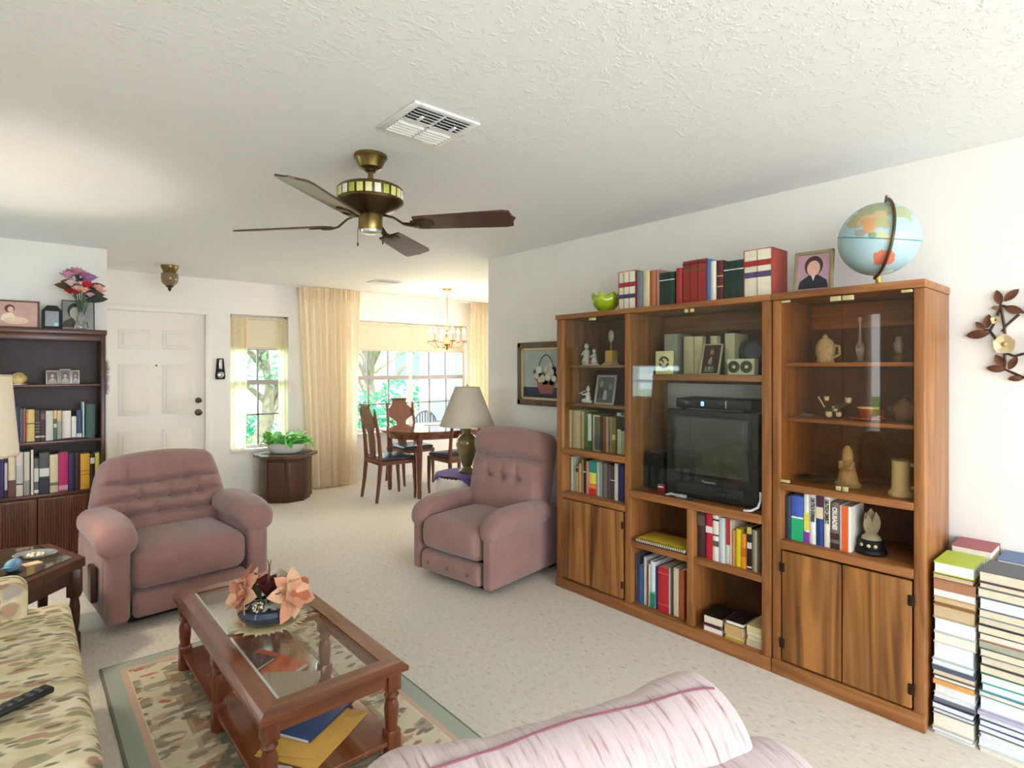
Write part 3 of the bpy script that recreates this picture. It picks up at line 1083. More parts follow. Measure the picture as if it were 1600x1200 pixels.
# ---------------- rug
def rug_material(hx, hy):
    m, nt, N, L, P = newmat('oriental_rug')
    tc = N.new('ShaderNodeTexCoord')
    sx = N.new('ShaderNodeSeparateXYZ')
    L.new(tc.outputs['Object'], sx.inputs[0])
    def math_(op, a, b=None):
        n = N.new('ShaderNodeMath')
        n.operation = op
        for i, q in enumerate((a, b)):
            if q is None:
                continue
            if isinstance(q, (int, float)):
                n.inputs[i].default_value = q
            else:
                L.new(q, n.inputs[i])
        return n.outputs[0]
    ex = math_('SUBTRACT', hx, math_('ABSOLUTE', sx.outputs[0]))
    ey = math_('SUBTRACT', hy, math_('ABSOLUTE', sx.outputs[1]))
    d = math_('MINIMUM', ex, ey)
    band = N.new('ShaderNodeValToRGB')
    cr = band.color_ramp
    cr.interpolation = 'CONSTANT'
    cols = [(0, (128, 134, 122)), (.02, (176, 184, 170)), (.15, (214, 184, 162)), (.20, (230, 218, 192)), (.22, (222, 212, 186)),
            (.46, (190, 166, 138)), (.50, (166, 146, 120)), (.60, (118, 124, 108))]
    while len(cr.elements) < len(cols):
        cr.elements.new(.5)
    for e, (p, c) in zip(cr.elements, cols):
        e.position = p
        e.color = lin(c)
    L.new(math_('MULTIPLY', d, 2.0), band.inputs['Fac'])
    cur = band.outputs['Color']
    tcw, vec, nzw = warped(N, L, .07, 8)
    print_ = leaf_layers(N, L, vec, cur, [
        (7, .5, 1.5, .36, [(188, 178, 150), (210, 196, 164), (168, 160, 136), (196, 168, 146)], .4),
        (10, -.6, 2.0, .32, [(150, 148, 126), (204, 156, 134), (226, 216, 190), (160, 140, 122)], 2.2),
        (13, 1.2, 1.9, .28, [(126, 128, 110), (214, 202, 172), (190, 120, 98), (142, 122, 108), (230, 222, 200)], 4.1)])
    inside = math_('GREATER_THAN', d, .105)
    mix = N.new('ShaderNodeMix')
    mix.data_type = 'RGBA'
    L.new(math_('MULTIPLY', inside, .9), mix.inputs[0])
    L.new(cur, mix.inputs[6])
    L.new(print_, mix.inputs[7])
    cur = mix.outputs[2]
    L.new(cur, P.inputs['Base Color'])
    P.inputs['Roughness'].default_value = .95
    P.inputs['Specular IOR Level'].default_value = .1
    n2 = N.new('ShaderNodeTexNoise')
    n2.inputs['Scale'].default_value = 240
    L.new(tc.outputs['Object'], n2.inputs['Vector'])
    b = N.new('ShaderNodeBump')
    b.inputs['Strength'].default_value = .4
    b.inputs['Distance'].default_value = .004
    L.new(n2.outputs['Fac'], b.inputs['Height'])
    L.new(b.outputs['Normal'], P.inputs['Normal'])
    return m
tag(MB().rbox(-.545, -.88, 0, .545, .88, .011, .005).put('area_rug', rug_material(.545, .88), loc=(.837, 2.505, 0)), 'sage green bordered floral area rug under the coffee table', 'rug')

# ---------------- coffee table with two glass panels
ZT = .375
CT = thing('coffee_table', 'cherry wood coffee table with two glass panels and turned legs', 'coffee table', (.83, 2.51, .011))
zt = ZT - .011
hx, hy, rw = .265, .662, .078
def mitre(pts_out, pts_in, m):
    """rail with mitred ends: outer edge and inner edge points, moulded outer lip"""
    a, b = Vector(pts_out[0]), Vector(pts_out[1])
    c, d = Vector(pts_in[1]), Vector(pts_in[0])
    ia = a + (d - a) * .10
    ib = b + (c - b) * .10
    ja = a + (d - a) * .22
    jb = b + (c - b) * .22
    lv = [(a, b, zt - .030), (a, b, zt - .014), (ia, ib, zt - .008), (ja, jb, zt), (d, c, zt), (d, c, zt - .030)]
    vs = []
    for (p, q, z) in lv:
        vs += [(p.x, p.y, z), (q.x, q.y, z)]
    n = len(lv)
    fs = [(2 * i, 2 * i + 1, 2 * ((i + 1) % n) + 1, 2 * ((i + 1) % n)) for i in range(n)]
    fs += [tuple(2 * i for i in range(n)), tuple(2 * i + 1 for i in reversed(range(n)))]
    MB().add(vs, fs).put('top_rail', m, CT, smooth=False)
ix, iy = hx - rw, hy - rw
mitre([(-hx, -hy), (-hx, hy)], [(-ix, -iy), (-ix, iy)], M_CHERRY)
mitre([(hx, hy), (hx, -hy)], [(ix, iy), (ix, -iy)], M_CHERRY)
mitre([(-hx, hy), (hx, hy)], [(-ix, iy), (ix, iy)], M_CHERRYX)
mitre([(hx, -hy), (-hx, -hy)], [(ix, -iy), (-ix, -iy)], M_CHERRYX)
for s in (-1, 1):
    MB().box(s * (hx - .035), -hy + .05, zt - .085, s * (hx - .055), hy - .05, zt - .03).put('apron', M_CHERRY, CT, smooth=False)
    MB().box(-hx + .05, s * (hy - .035), zt - .085, hx - .05, s * (hy - .055), zt - .03).put('apron', M_CHERRYX, CT, smooth=False)
MB().rbox(-hx + rw, -.025, zt - .03, hx - rw, .025, zt - .006, .004).put('centre_rail', M_CHERRYX, CT)
M_TGLASS = glass('clear_table_glass', (252, 254, 253), .8)
for (a, b) in ((-hy + rw, -.02), (.02, hy - rw)):
    MB().box(-hx + rw - .006, a, zt - .012, hx - rw + .006, b, zt - .004).put('glass_panel', M_TGLASS, CT, smooth=False)
    M_BEV = mat('bevel_highlight', (206, 216, 216), rough=.12, metal=.4, var=0)  # glass bevel with its blue-white highlight put into the colour
    MB().box(-hx + rw - .001, a, zt - .004, -hx + rw + .010, b, zt - .002).put('bevelled_edge', M_BEV, CT, smooth=False)
legp = [(.030, 0), (.030, .05), (.017, .058), (.024, .07), (.018, .082), (.020, .10), (.026, .16), (.027, .20), (.020, .225), (.028, .24), (.018, .252), (.018, .262)]
for sx in (-1, 1):
    for y in (-hy + .05, 0, hy - .05):
        l = MB().lathe(legp, 14)
        l.rbox(-.027, -.027, .26, .027, .027, zt - .03, .004)
        l.rbox(-.026, -.026, .045, .026, .026, .115, .004)
        l.put('leg', M_CHERRYZ, CT, loc=(sx * (hx - .045), y, 0))
MB().rbox(-hx + .03, -hy + .03, .062, hx - .03, hy - .03, .082, .005).put('lower_shelf', M_CHERRY, CT)

# ---------------- hexagonal end table
ET = thing('end_table', 'dark hexagonal end table with smoked glass top beyond the sofa', 'end table', (-.155, 3.755, 0), radians(-12))
R = .425
hexa = lambda q: [(q * cos(i * pi / 3), q * sin(i * pi / 3)) for i in range(6)]
MB().prism(hexa(R), .445, .49).put('top_frame', M_DARKH, ET, smooth=False)
MB().prism(hexa(R - .055), .485, .496).put('glass_top', mat('smoked_glass_top', (74, 62, 44), rough=.08, var=.15, vscale=6, coat=.6), ET, smooth=False)
MB().prism(hexa(R - .03), .37, .446).put('apron', M_DARKW, ET, smooth=False)
for i in range(6):
    x, y = hexa(R - .045)[i]
    l = MB().rbox(-.03, -.03, .30, .03, .03, .44, .004).lathe([(.026, 0), (.026, .10), (.016, .12), (.022, .16), (.024, .24), (.018, .285), (.028, .30)], 12)
    l.put('leg', M_DARKW, ET, loc=(x, y, 0))

def table_lamp(name, label, loc, shade, prof, mbody, mshade, lit=0.0, n=26):
    r = thing(name, label, 'table lamp', loc)
    MB().lathe(prof, n).put('body', mbody, r)
    z0, z1, r0, r1 = shade
    zb = prof[-1][1]
    MB().tube([(0, 0, zb - .005), (0, 0, z1 - .02)], .006, 8).put('stem', M_BRASS, r)
    MB().lathe([(r0, z0), (r1, z1), (r1 - .004, z1), (r0 - .004, z0), (r0, z0)], 40, caps=False).put('lamp_shade', mshade, r)
    MB().lathe([(r0 + .001, z0), (r0 + .002, z0 + .008), (r0 - .001, z0 + .010)], 40, caps=False).put('shade_trim', mat('shade_trim', (206, 192, 168), rough=.8), r)
    MB().lathe([(r1 + .001, z1 - .008), (r1 + .002, z1), (r1 - .003, z1 + .001)], 40, caps=False).put('shade_trim', mat('shade_trim', (206, 192, 168)), r)
    MB().lathe([(0, z1 - .03), (.008, z1 - .02), (.010, z1 + .012), (.004, z1 + .025), (0, z1 + .03)], 12).put('finial', M_BRASS, r)
    for i in range(3):
        a = i * 2 * pi / 3
        MB().tube([(0, 0, z1 - .015), (cos(a) * (r1 - .003), sin(a) * (r1 - .003), z1 - .012)], .0025, 5).put('spider_arm', M_BRASS, r)
    zl = (z0 + z1) / 2
    MB().lathe([(.012, zl - .09), (.013, zl - .05), (.03, zl - .01), (.03, zl + .02), (.015, zl + .045), (0, zl + .05)], 14).put('bulb', mat('bulb_' + ('lit' if lit else 'off'), (255, 236, 205), rough=.4, emit=(255, 224, 180), estr=5 if lit else 0, var=0), r)
    if lit:
        L_ = light('lamp_bulb_light', 'POINT', (0, 0, zl), (0, 0, 0), lit, (1.0, .86, .68), shadow_soft_size=.04)
        L_.parent = r
    return r

M_SHADE_L = cloth('ivory_lampshade', (236, 224, 204), None, .12)
M_SHADE_R = mat('beige_lampshade', (196, 182, 160), rough=.85, var=.02)
table_lamp('table_lamp', 'table lamp with tall ivory shade at the left edge above the end table', (-.20, 3.80, .496), (.535, .935, .205, .175),
           [(0, 0), (.085, 0), (.09, .012), (.05, .03), (.04, .06), (.085, .14), (.10, .22), (.08, .30), (.035, .36), (.02, .40), (.018, .52)],
           mat('lamp_ceramic', (150, 120, 88), rough=.3), M_SHADE_L, lit=42.0)

# ---------------- skirted side table, purple cloth, olive lamp
ST = thing('side_table', 'round side table under a white floor-length skirt behind the right recliner', 'side table', (2.87, 3.93, 0))
def skirt(u, v):
    a = 2 * pi * u
    f = .018 * sin(13 * a) * (1 - v)
    rr = (.255 + f) * (1 - v) + .235 * v
    return (rr * cos(a), rr * sin(a), .005 + .565 * v)
MB().grid(skirt, 130, 8).put('skirt', mat('white_skirt_cloth', (226, 218, 204), rough=.9, var=.03), ST, recalc=False)
MB().lathe([(.236, .555), (.236, .572), (0, .572)], 40).put('table_top', M_DARKW, ST)
MB().tube([(0, 0, 0), (0, 0, .56)], .03, 10).put('pedestal', M_DARKW, ST)
PC = thing('tablecloth', 'purple square cloth on the skirted side table under the lamp', 'tablecloth', (2.87, 3.93, .573), radians(20))
def pcl(u, v):
    x, y = (u - .5) * .46, (v - .5) * .46
    d = sqrt(x * x + y * y)
    R0 = .242
    if d <= R0:
        return (x, y, .003)
    k = d - R0
    a = atan2(y, x)
    rr = R0 + .004 + .02 * min(1, k / .1) * (1 + sin(9 * a) * .5)
    return (rr * cos(a), rr * sin(a), .003 - k)
MB().grid(pcl, 36, 36).put('cloth', mat('purple_cloth', (104, 84, 152), rough=.85, var=.08), PC, recalc=False)
table_lamp('table_lamp', 'olive glass table lamp with wide beige shade beside the right recliner', (2.89, 3.92, .578), (.395, .725, .235, .105),
           [(0, 0), (.065, 0), (.07, .014), (.05, .03), (.035, .05), (.05, .08), (.075, .16), (.095, .24), (.092, .28), (.06, .315), (.035, .33), (.036, .37), (.02, .39), (.016, .44)],
           mat('olive_glass', (122, 108, 62), rough=.08, var=.2, vscale=8, coat=1.0), M_SHADE_R)

# ---------------- octagonal plant stand with potted vine
PS = thing('plant_stand', 'dark wooden octagonal drum table under the entry window', 'side table', (2.27, 6.50, 0), radians(22.5 + 4))
octa = lambda q: [(q * cos(i * pi / 4), q * sin(i * pi / 4)) for i in range(8)]
MB().prism(octa(.335), .485, .515).put('table_top', wood('stand_top', (70, 44, 30), (112, 76, 54), 'x', .8, .25), PS, smooth=False)
MB().prism(octa(.275), .03, .485).put('drum', M_DARKW, PS, smooth=False)
MB().prism(octa(.255), 0, .035).put('plinth', M_DARKW, PS, smooth=False)
for i in range(8):
    a = i * pi / 4 + pi / 8
    q = .275 * cos(pi / 8)
    p = MB().rbox(-.085, -.006, .07, .085, .006, .44, .004)
    p.put('panel', wood('stand_panel', (56, 30, 20), (98, 58, 38), 'z', .8, .35), PS, loc=(q * cos(a), q * sin(a), 0), rot=(0, 0, a + pi / 2))
PM = thing('table_mat', 'dark green leaf-shaped mat under the white planter', 'table mat', (2.27, 6.48, .515), radians(-40))
MB().rbox(-.24, -.13, 0, .24, .13, .004, .002).put('mat', mat('green_mat', (62, 76, 62), rough=.8, var=.2), PM)
PP = thing('potted_plant', 'trailing green vine in a white oval planter on the drum table', 'potted plant', (2.26, 6.49, .519), radians(-42))
MB().lathe([(0, 0), (.10, 0), (.115, .01), (.135, .06), (.145, .105), (.135, .105), (.12, .09), (0, .09)], 30, sx=1.45).put('planter', mat('white_planter', (226, 222, 214), rough=.4, var=.03), PP)
MB().lathe([(.128, .085), (0, .09)], 24, sx=1.4).put('soil', mat('soil', (58, 44, 34), rough=.95), PP)
M_VINE = [mat('vine_leaf_%d' % i, c, rough=.42, var=.15, vscale=30) for i, c in enumerate(((110, 196, 80), (72, 168, 70), (160, 216, 124)))]
rnd = random.Random(5)
for i in range(72):
    a = rnd.uniform(0, 2 * pi)
    q = sqrt(rnd.uniform(0, 1))
    b = Vector((cos(a) * q * .17, sin(a) * q * .10, .10 + rnd.uniform(0, .07)))
    o = Vector((cos(a) * 1.3, sin(a), rnd.uniform(-.1, 1.5))).normalized()
    t = b + o * rnd.uniform(.09, .15)
    MB().leaf(b, t, rnd.uniform(.065, .10), rnd.uniform(.1, .4), up=(rnd.uniform(-.8, .8), rnd.uniform(-1, .2), .6), n=4).put('leaf', M_VINE[i % 3], PP)
st = MB()
for (dx, dy) in ((.24, .02), (-.2, -.05), (.27, -.06), (.1, -.12)):
    st.tube([(dx * .4, dy * .4, .09), (dx * .8, dy * .8, .17), (dx * 1.15, dy * 1.15, .13)], .003, 5)
    MB().leaf((dx * 1.1, dy * 1.1, .14), (dx * 1.35, dy * 1.35, .07), .05, .2, n=4).put('leaf', M_VINE[1], PP)
st.put('vine_stems', M_VINE[1], PP)

# ---------------- dining table and chairs
DT = thing('dining_table', 'oval polished cherry dining table below the chandelier', 'dining table', (3.95, 5.83, 0))
def oval(a, b, n=56, e=2.3):
    return [(a * (abs(cos(t)) ** (2 / e)) * (1 if cos(t) >= 0 else -1), b * (abs(sin(t)) ** (2 / e)) * (1 if sin(t) >= 0 else -1)) for t in [2 * pi * i / n for i in range(n)]]
MB().prism(oval(.79, .53), .728, .752).prism(oval(.775, .515), .720, .730).put('table_top', wood('dining_top', (96, 48, 28), (140, 80, 50), 'x', .7, .12, .8), DT)
MB().prism(oval(.70, .45), .655, .722).put('apron', M_CHERRYX, DT)
for sx in (-1, 1):
    for sy in (-1, 1):
        MB().lathe([(.020, 0), (.024, .02), (.026, .08), (.022, .10), (.030, .35), (.034, .55), (.026, .60), (.036, .62), (.036, .72)], 12).put('leg', M_CHERRYZ, DT, loc=(sx * .56, sy * .335, 0))
PL = thing('placemat', 'white oval placemat on the dining table', 'placemat', (4.05, 6.10, .752))
MB().prism(oval(.22, .13, 40, 2), 0, .006).put('mat', mat('white_linen', (232, 228, 220), rough=.8), PL)

M_CHW = wood('dining_chair_wood', (78, 40, 24), (128, 72, 44), 'z', .9, .3, .3)
M_SEATB = mat('navy_vinyl_seat', (44, 50, 66), rough=.32, var=.06)
def dining_chair(label, loc, rz):
    r = thing('dining_chair', label, 'chair', loc, rz, 'dining chairs')
    # faces local -y
    for s in (-1, 1):
        MB().tube([(s * .205, .245, 0), (s * .20, .215, .22), (s * .198, .195, .44)], [.017, .021, .024], 8).put('leg', M_CHW, r)
        MB().tube([(s * .205, -.215, 0), (s * .212, -.215, .10), (s * .215, -.205, .28), (s * .212, -.20, .44)], [.014, .017, .022, .026], 8).put('leg', M_CHW, r)
        MB().tube([(s * .198, .195, .43), (s * .195, .215, .70), (s * .19, .262, .98), (s * .19, .268, 1.02)], [.023, .02, .017, .006], 8).put('back_post', M_CHW, r)
    MB().rbox(-.225, -.225, .40, .225, .215, .445, .008).put('seat_frame', M_CHW, r)
    def fs(x, y, z):
        return (x, y, z + (.016 * (1 - (x / .22) ** 2) * (1 - (y / .22) ** 2) if z > .46 else 0))
    MB().rbox(-.215, -.222, .442, .215, .19, .482, .018, 3, (6, 6, 1), fs).put('seat', M_SEATB, r)
    half = [(.45, .050), (.58, .07), (.66, .075), (.72, .062), (.77, .075), (.805, .12), (.83, .178), (.93, .178), (.945, .15), (.975, .118), (1.01, .105), (1.045, .10)]
    poly = [(w_, z) for z, w_ in half] + [(-w_, z) for z, w_ in reversed(half)]
    sp = MB()
    # splat as a row of quads so that it stays a clean concave outline
    yb = lambda z: .195 + .02 * max(0, (z - .43) / .27) + .047 * max(0, (z - .70) / .28)
    vs, fs_ = [], []
    for z, w_ in half:
        y = yb(z)
        vs += [(-w_, y - .009, z), (w_, y - .009, z), (w_, y + .009, z), (-w_, y + .009, z)]
    for i in range(len(half) - 1):
        for j in range(4):
            fs_.append((i * 4 + j, i * 4 + (j + 1) % 4, i * 4 + 4 + (j + 1) % 4, i * 4 + 4 + j))
    fs_ += [(0, 3, 2, 1), tuple(len(vs) - 4 + j for j in range(4))]
    sp.add(vs, fs_)
    sp.put('splat', M_CHW, r)
    MB().rbox(-.115, yb(1.04) - .018, 1.04, .115, yb(1.04) + .016, 1.068, .008, 2).put('crest', M_CHW, r)
    MB().box(-.19, yb(.45) - .012, .445, .19, yb(.45) + .012, .47).put('back_rail', M_CHW, r, smooth=False)
    return r
dining_chair('dark dining chair nearest the cream drape, seen from its side', (3.185, 5.80, 0), radians(86))
dining_chair('dark dining chair on the window side of the dining table', (3.82, 6.42, 0), 0)
dining_chair('dark dining chair with its back to the living room beside the olive lamp', (3.84, 5.46, 0), radians(180))
# ================================================================== OAK WALL UNITS
XFR, XBK = 2.745, 3.13
M_GLS = glass('cabinet_glass', (246, 250, 248), .8)
M_BRONZEG = glass('bronze_tinted_glass', (248, 241, 230), .8)
M_HINGE = mat('dark_hinge', (52, 40, 32), rough=.4, metal=.7)
M_CLIP = mat('pale_brass_clip', (214, 200, 150), rough=.3, metal=.6)

def plank(r, name, x0, y0, z0, x1, y1, z1, m, bev=.004):
    return MB().rbox(x0, y0, z0, x1, y1, z1, bev, 1).put(name, m, r)

def cab_door(r, y0, y1, z0, z1, hinge_side, hz):
    d = MB().rbox(XFR - .006, y0, z0, XFR + .014, y1, z1, .004).put('door', M_OAKDOOR, r)
    for z in hz:
        yy = y0 if hinge_side < 0 else y1
        MB().rbox(XFR - .010, yy - .012, z - .022, XFR - .002, yy + .012, z + .022, .002).put('hinge', M_HINGE, d)
    return d

# wall unit: narrow left bay and wide television bay (local = world, origin kept at its foot)
WU = thing('entertainment_center', 'wide oak wall unit holding the television, books and figurines', 'wall unit', (0, 0, 0))
for (a, b) in ((2.708, 2.655), (2.138, 2.096), (1.306, 1.259)):
    plank(WU, 'upright', XFR, a, .0, XBK, b, 1.79, M_OAKZ)
plank(WU, 'top_board', XFR - .012, 2.712, 1.79, XBK, 1.256, 1.82, M_OAKY)
plank(WU, 'plinth', XFR - .008, 2.71, 0, XFR + .02, 1.258, .066, M_OAKY)
MB().box(XBK - .012, 2.66, .06, XBK, 2.13, 1.79).put('back_panel', M_OAKBACK, WU, smooth=False)
MB().box(XBK - .012, 2.10, .06, XBK, 1.30, .70).put('back_panel', M_OAKBACK, WU, smooth=False)
MB().box(XBK - .012, 2.10, 1.37, XBK, 1.30, 1.79).put('back_panel', M_OAKBACK, WU, smooth=False)
plank(WU, 'rear_rail', XBK - .03, 2.10, 1.68, XBK - .012, 1.30, 1.785, M_OAKY)
# left bay
for z in (1.465, 1.212):
    plank(WU, 'shelf', XFR + .04, 2.655, z, XBK - .012, 2.138, z + .018, M_OAKY)
plank(WU, 'shelf', XFR - .004, 2.655, .893, XBK - .012, 2.138, .93, M_OAKY)
plank(WU, 'shelf', XFR - .004, 2.655, .604, XBK - .012, 2.138, .64, M_OAKY)
plank(WU, 'bottom_board', XFR + .01, 2.655, .05, XBK - .012, 1.306, .070, M_OAKY)
cab_door(WU, 2.652, 2.402, .078, .598, 1, ())
cab_door(WU, 2.396, 2.150, .078, .598, 1, ())
d_ = WU.children[-1]
for z in (.16, .52):
    MB().rbox(XFR - .010, 2.146, z - .022, XFR - .002, 2.158, z + .022, .002).put('hinge', M_HINGE, d_)
g1 = MB().box(XFR + .018, 2.652, .935, XFR + .022, 2.141, 1.785).put('glass_door', M_GLS, WU, smooth=False)
MB().rbox(XFR + .008, 2.43, 1.768, XFR + .024, 2.38, 1.786, .002).put('magnet_clip', M_CLIP, g1)
# television bay
plank(WU, 'shelf', XFR + .008, 2.096, 1.396, XBK - .012, 1.306, 1.430, M_OAKY)
plank(WU, 'shelf', XFR - .004, 2.096, .700, XBK - .012, 1.306, .744, M_OAKY)
plank(WU, 'divider', XFR, 1.72, .07, XBK - .012, 1.682, .70, M_OAKZ)
plank(WU, 'shelf', XFR + .006, 2.096, .406, XBK - .012, 1.72, .442, M_OAKY)
plank(WU, 'shelf', XFR + .006, 1.682, .412, XBK - .012, 1.306, .445, M_OAKY)
for (a, b) in ((2.093, 1.703), (1.699, 1.309)):
    gg = MB().box(XFR + .001, a, .748, XFR + .005, b, 1.787).put('glass_door', M_GLS, WU, smooth=False)
    MB().rbox(XFR - .006, (1.73 if a > 2 else 1.695), 1.766, XFR + .007, (1.71 if a > 2 else 1.675), 1.786, .002).put('magnet_clip', M_CLIP, gg)

# display cabinet on the right
DC = thing('display_cabinet', 'narrow oak display cabinet with tinted glass doors at the right', 'display cabinet', (0, 0, 0))
for (a, b) in ((1.252, 1.213), (.680, .642)):
    plank(DC, 'upright', XFR, a, 0, XBK, b, 1.79, M_OAKZ)
plank(DC, 'top_board', XFR - .012, 1.254, 1.79, XBK, .638, 1.823, M_OAKY)
plank(DC, 'plinth', XFR - .008, 1.254, 0, XFR + .02, .640, .072, M_OAKY)
MB().box(XBK - .012, 1.213, .06, XBK, .68, 1.79).put('back_panel', M_OAKBACK, DC, smooth=False)
plank(DC, 'rear_rail', XBK - .03, 1.213, 1.66, XBK - .012, .68, 1.785, M_OAKY)
for z in (1.472, 1.210):
    plank(DC, 'shelf', XFR + .045, 1.213, z, XBK - .012, .68, z + .018, M_OAKY)
plank(DC, 'shelf', XFR - .004, 1.213, .885, XBK - .012, .68, .918, M_OAKY)
plank(DC, 'shelf', XFR - .004, 1.213, .606, XBK - .012, .68, .648, M_OAKY)
plank(DC, 'bottom_board', XFR + .01, 1.213, .05, XBK - .012, .68, .072, M_OAKY)
cab_door(DC, 1.205, .948, .080, .598, -1, (.16, .52))
cab_door(DC, .943, .686, .080, .598, 1, (.16, .52))
for (a, b) in ((1.210, .949), (.944, .683)):
    gg = MB().box(XFR + .004, a, .922, XFR + .008, b, 1.786).put('tinted_glass_door', M_BRONZEG, DC, smooth=False)
    inner = b if a > 1.2 else a
    outer = a if a > 1.2 else b
    sg = 1 if a > 1.2 else -1
    MB().rbox(XFR - .004, inner, 1.762, XFR + .010, inner + sg * .045, 1.784, .002).put('brass_clip', M_CLIP, gg)
    MB().rbox(XFR - .004, outer - sg * .04, 1.774, XFR + .010, outer, 1.786, .002).put('brass_clip', M_CLIP, gg)
    MB().rbox(XFR - .004, inner, .922, XFR + .010, inner + sg * .022, .942, .002).put('brass_clip', M_CLIP, gg)
MB().rbox(XFR - .004, 1.213, .922, XFR + .010, 1.172, .936, .002).put('brass_clip', M_CLIP, DC)

# ================================================================== BOOKS
M_PAGES = [mat('pages_%d' % i, c, rough=.9, var=.06, vscale=60) for i, c in enumerate(((226, 214, 188), (236, 230, 214), (208, 186, 148), (232, 236, 238)))]
BOOKMATS = {}
def bookmat(rgb):
    k = tuple(rgb)
    if k not in BOOKMATS:
        BOOKMATS[k] = mat('book_cover_%d' % len(BOOKMATS), rgb, rough=.48, var=.07, vscale=40)
    return BOOKMATS[k]

def book(label, cat_group, x, y0, y1, z, h, depth, rgb, bands=(), pages=0, facing='x', text=None, vols=1):
    """standing book, spine towards -x (facing 'x') or -y (facing 'y'); y0..y1 is its extent along the shelf"""
    a, b = min(y0, y1), max(y0, y1)
    t = (b - a) - .0012
    if facing == 'x':
        r = thing('book', label, 'book', (x, (a + b) / 2, z), 0, cat_group)
    else:
        r = thing('book', label, 'book', ((a + b) / 2, x, z), pi / 2, cat_group)
    m = bookmat(rgb)
    c = .0025 if t > .012 else .0015
    bow = min(.004, t * .12)
    ns = 5
    prof = [(-bow * sin(pi * i / ns) if 0 < i < ns else 0, -t / 2 + t * i / ns) for i in range(ns + 1)]
    cv = MB()
    vs, fs = [], []
    for zz in (0, h):
        vs += [(p[0], p[1], zz) for p in prof]
    k = ns + 1
    fs += [(i, i + 1, k + i + 1, k + i) for i in range(ns)]
    fs += [tuple(range(k - 1, -1, -1)), tuple(range(k, 2 * k))]
    vs += [(.004, -t / 2, 0), (.004, t / 2, 0), (.004, -t / 2, h), (.004, t / 2, h)]
    fs += [(2 * k, 0, k, 2 * k + 2), (ns, 2 * k + 1, 2 * k + 3, k + ns)]
    cv.add(vs, fs)
    cv.box(0, -t / 2, 0, depth, -t / 2 + c, h).box(0, t / 2 - c, 0, depth, t / 2, h)
    cv.put('cover', m, r, smooth=False, recalc=False)
    MB().box(.003, -t / 2 + c, .003, depth - .004, t / 2 - c, h - .004).put('pages', M_PAGES[pages], r, smooth=False)
    for (f0, f1, col) in bands:
        MB().rbox(-bow - .0012, -t / 2 + .0006, h * f0, .0006, t / 2 - .0006, h * f1, .0005).put('spine_band', bookmat(col), r, smooth=False)
    if vols > 1:
        for i in range(1, vols):
            yy = -t / 2 + t * i / vols
            MB().box(-bow - .002, yy - .0008, .004, .0, yy + .0008, h - .004).put('volume_gap', bookmat((60, 46, 38)), r, smooth=False)
    if text:
        body, size, col, fz, sx = text
        # the text runs down the spine and looks towards -x
        ex, ez = Vector((0, 0, -1)), Vector((-1, 0, 0))
        rot = Matrix((ex, ez.cross(ex), ez)).transposed().to_euler()
        text_mesh(body, size, bookmat(col), 'spine_title', r, (-bow - .0022, 0, h * fz), rot, .0004, sx=sx, bold=.0010)
    return r

def bookrow(rows, x, z, where, group, depth=.15, facing='x', jit=.012, seed=1, maxh=1.0, extra=None):
    rnd = random.Random(seed)
    for i, q in enumerate(rows):
        y0, y1, h, rgb, cname = q[:5]
        bands = q[5] if len(q) > 5 else ()
        kw = q[6] if len(q) > 6 else {}
        lab = f"{cname}{'' if 'set' in cname else ' book'}, {ORD[i + 1]} from left {where}"
        book(lab, group, x + rnd.uniform(0, jit), y0, y1, z, min(h, maxh), depth, rgb, bands, rnd.choice((0, 0, 1, 2)), facing, **kw)

W_, CR, TAN = (232, 230, 222), (222, 206, 170), (204, 178, 132)
ROW_A = [
 (2.690, 2.634, .252, (214, 190, 148), 'thick tan'), (2.632, 2.560, .250, (208, 182, 140), 'very thick tan'), (2.559, 2.532, .247, (198, 166, 116), 'plain tan'),
 (2.530, 2.490, .243, (84, 124, 50), 'green', [(.02, .05, (60, 90, 36))]), (2.489, 2.460, .236, (58, 98, 60), 'white and green', [(.26, 1.0, W_)]),
 (2.459, 2.440, .232, (216, 196, 156), 'slim cream'), (2.439, 2.389, .231, (112, 98, 78), 'grey and purple framed', [(0, .02, CR), (.05, .44, (106, 86, 96)), (.96, 1, CR)]),
 (2.388, 2.375, .227, (88, 54, 34), 'slim dark brown'), (2.374, 2.348, .228, (124, 66, 36), 'chestnut brown'), (2.347, 2.324, .227, (196, 146, 112), 'pinkish tan'),
 (2.320, 2.291, .225, (160, 142, 110), 'taupe'), (2.290, 2.262, .226, (146, 116, 48), 'olive gold', [(.38, .52, (226, 200, 120))]),
 (2.259, 2.228, .256, (202, 206, 178), 'white with black label', [(.60, .92, (34, 24, 26)), (.93, 1.0, (226, 220, 196))]), (2.226, 2.198, .243, (186, 186, 140), 'sage striped', [(.6, .95, (28, 22, 24))])]
bookrow(ROW_A, 2.815, .93, 'on the oak unit upper book shelf', 'books on the upper shelf of the left bay', maxh=.268)
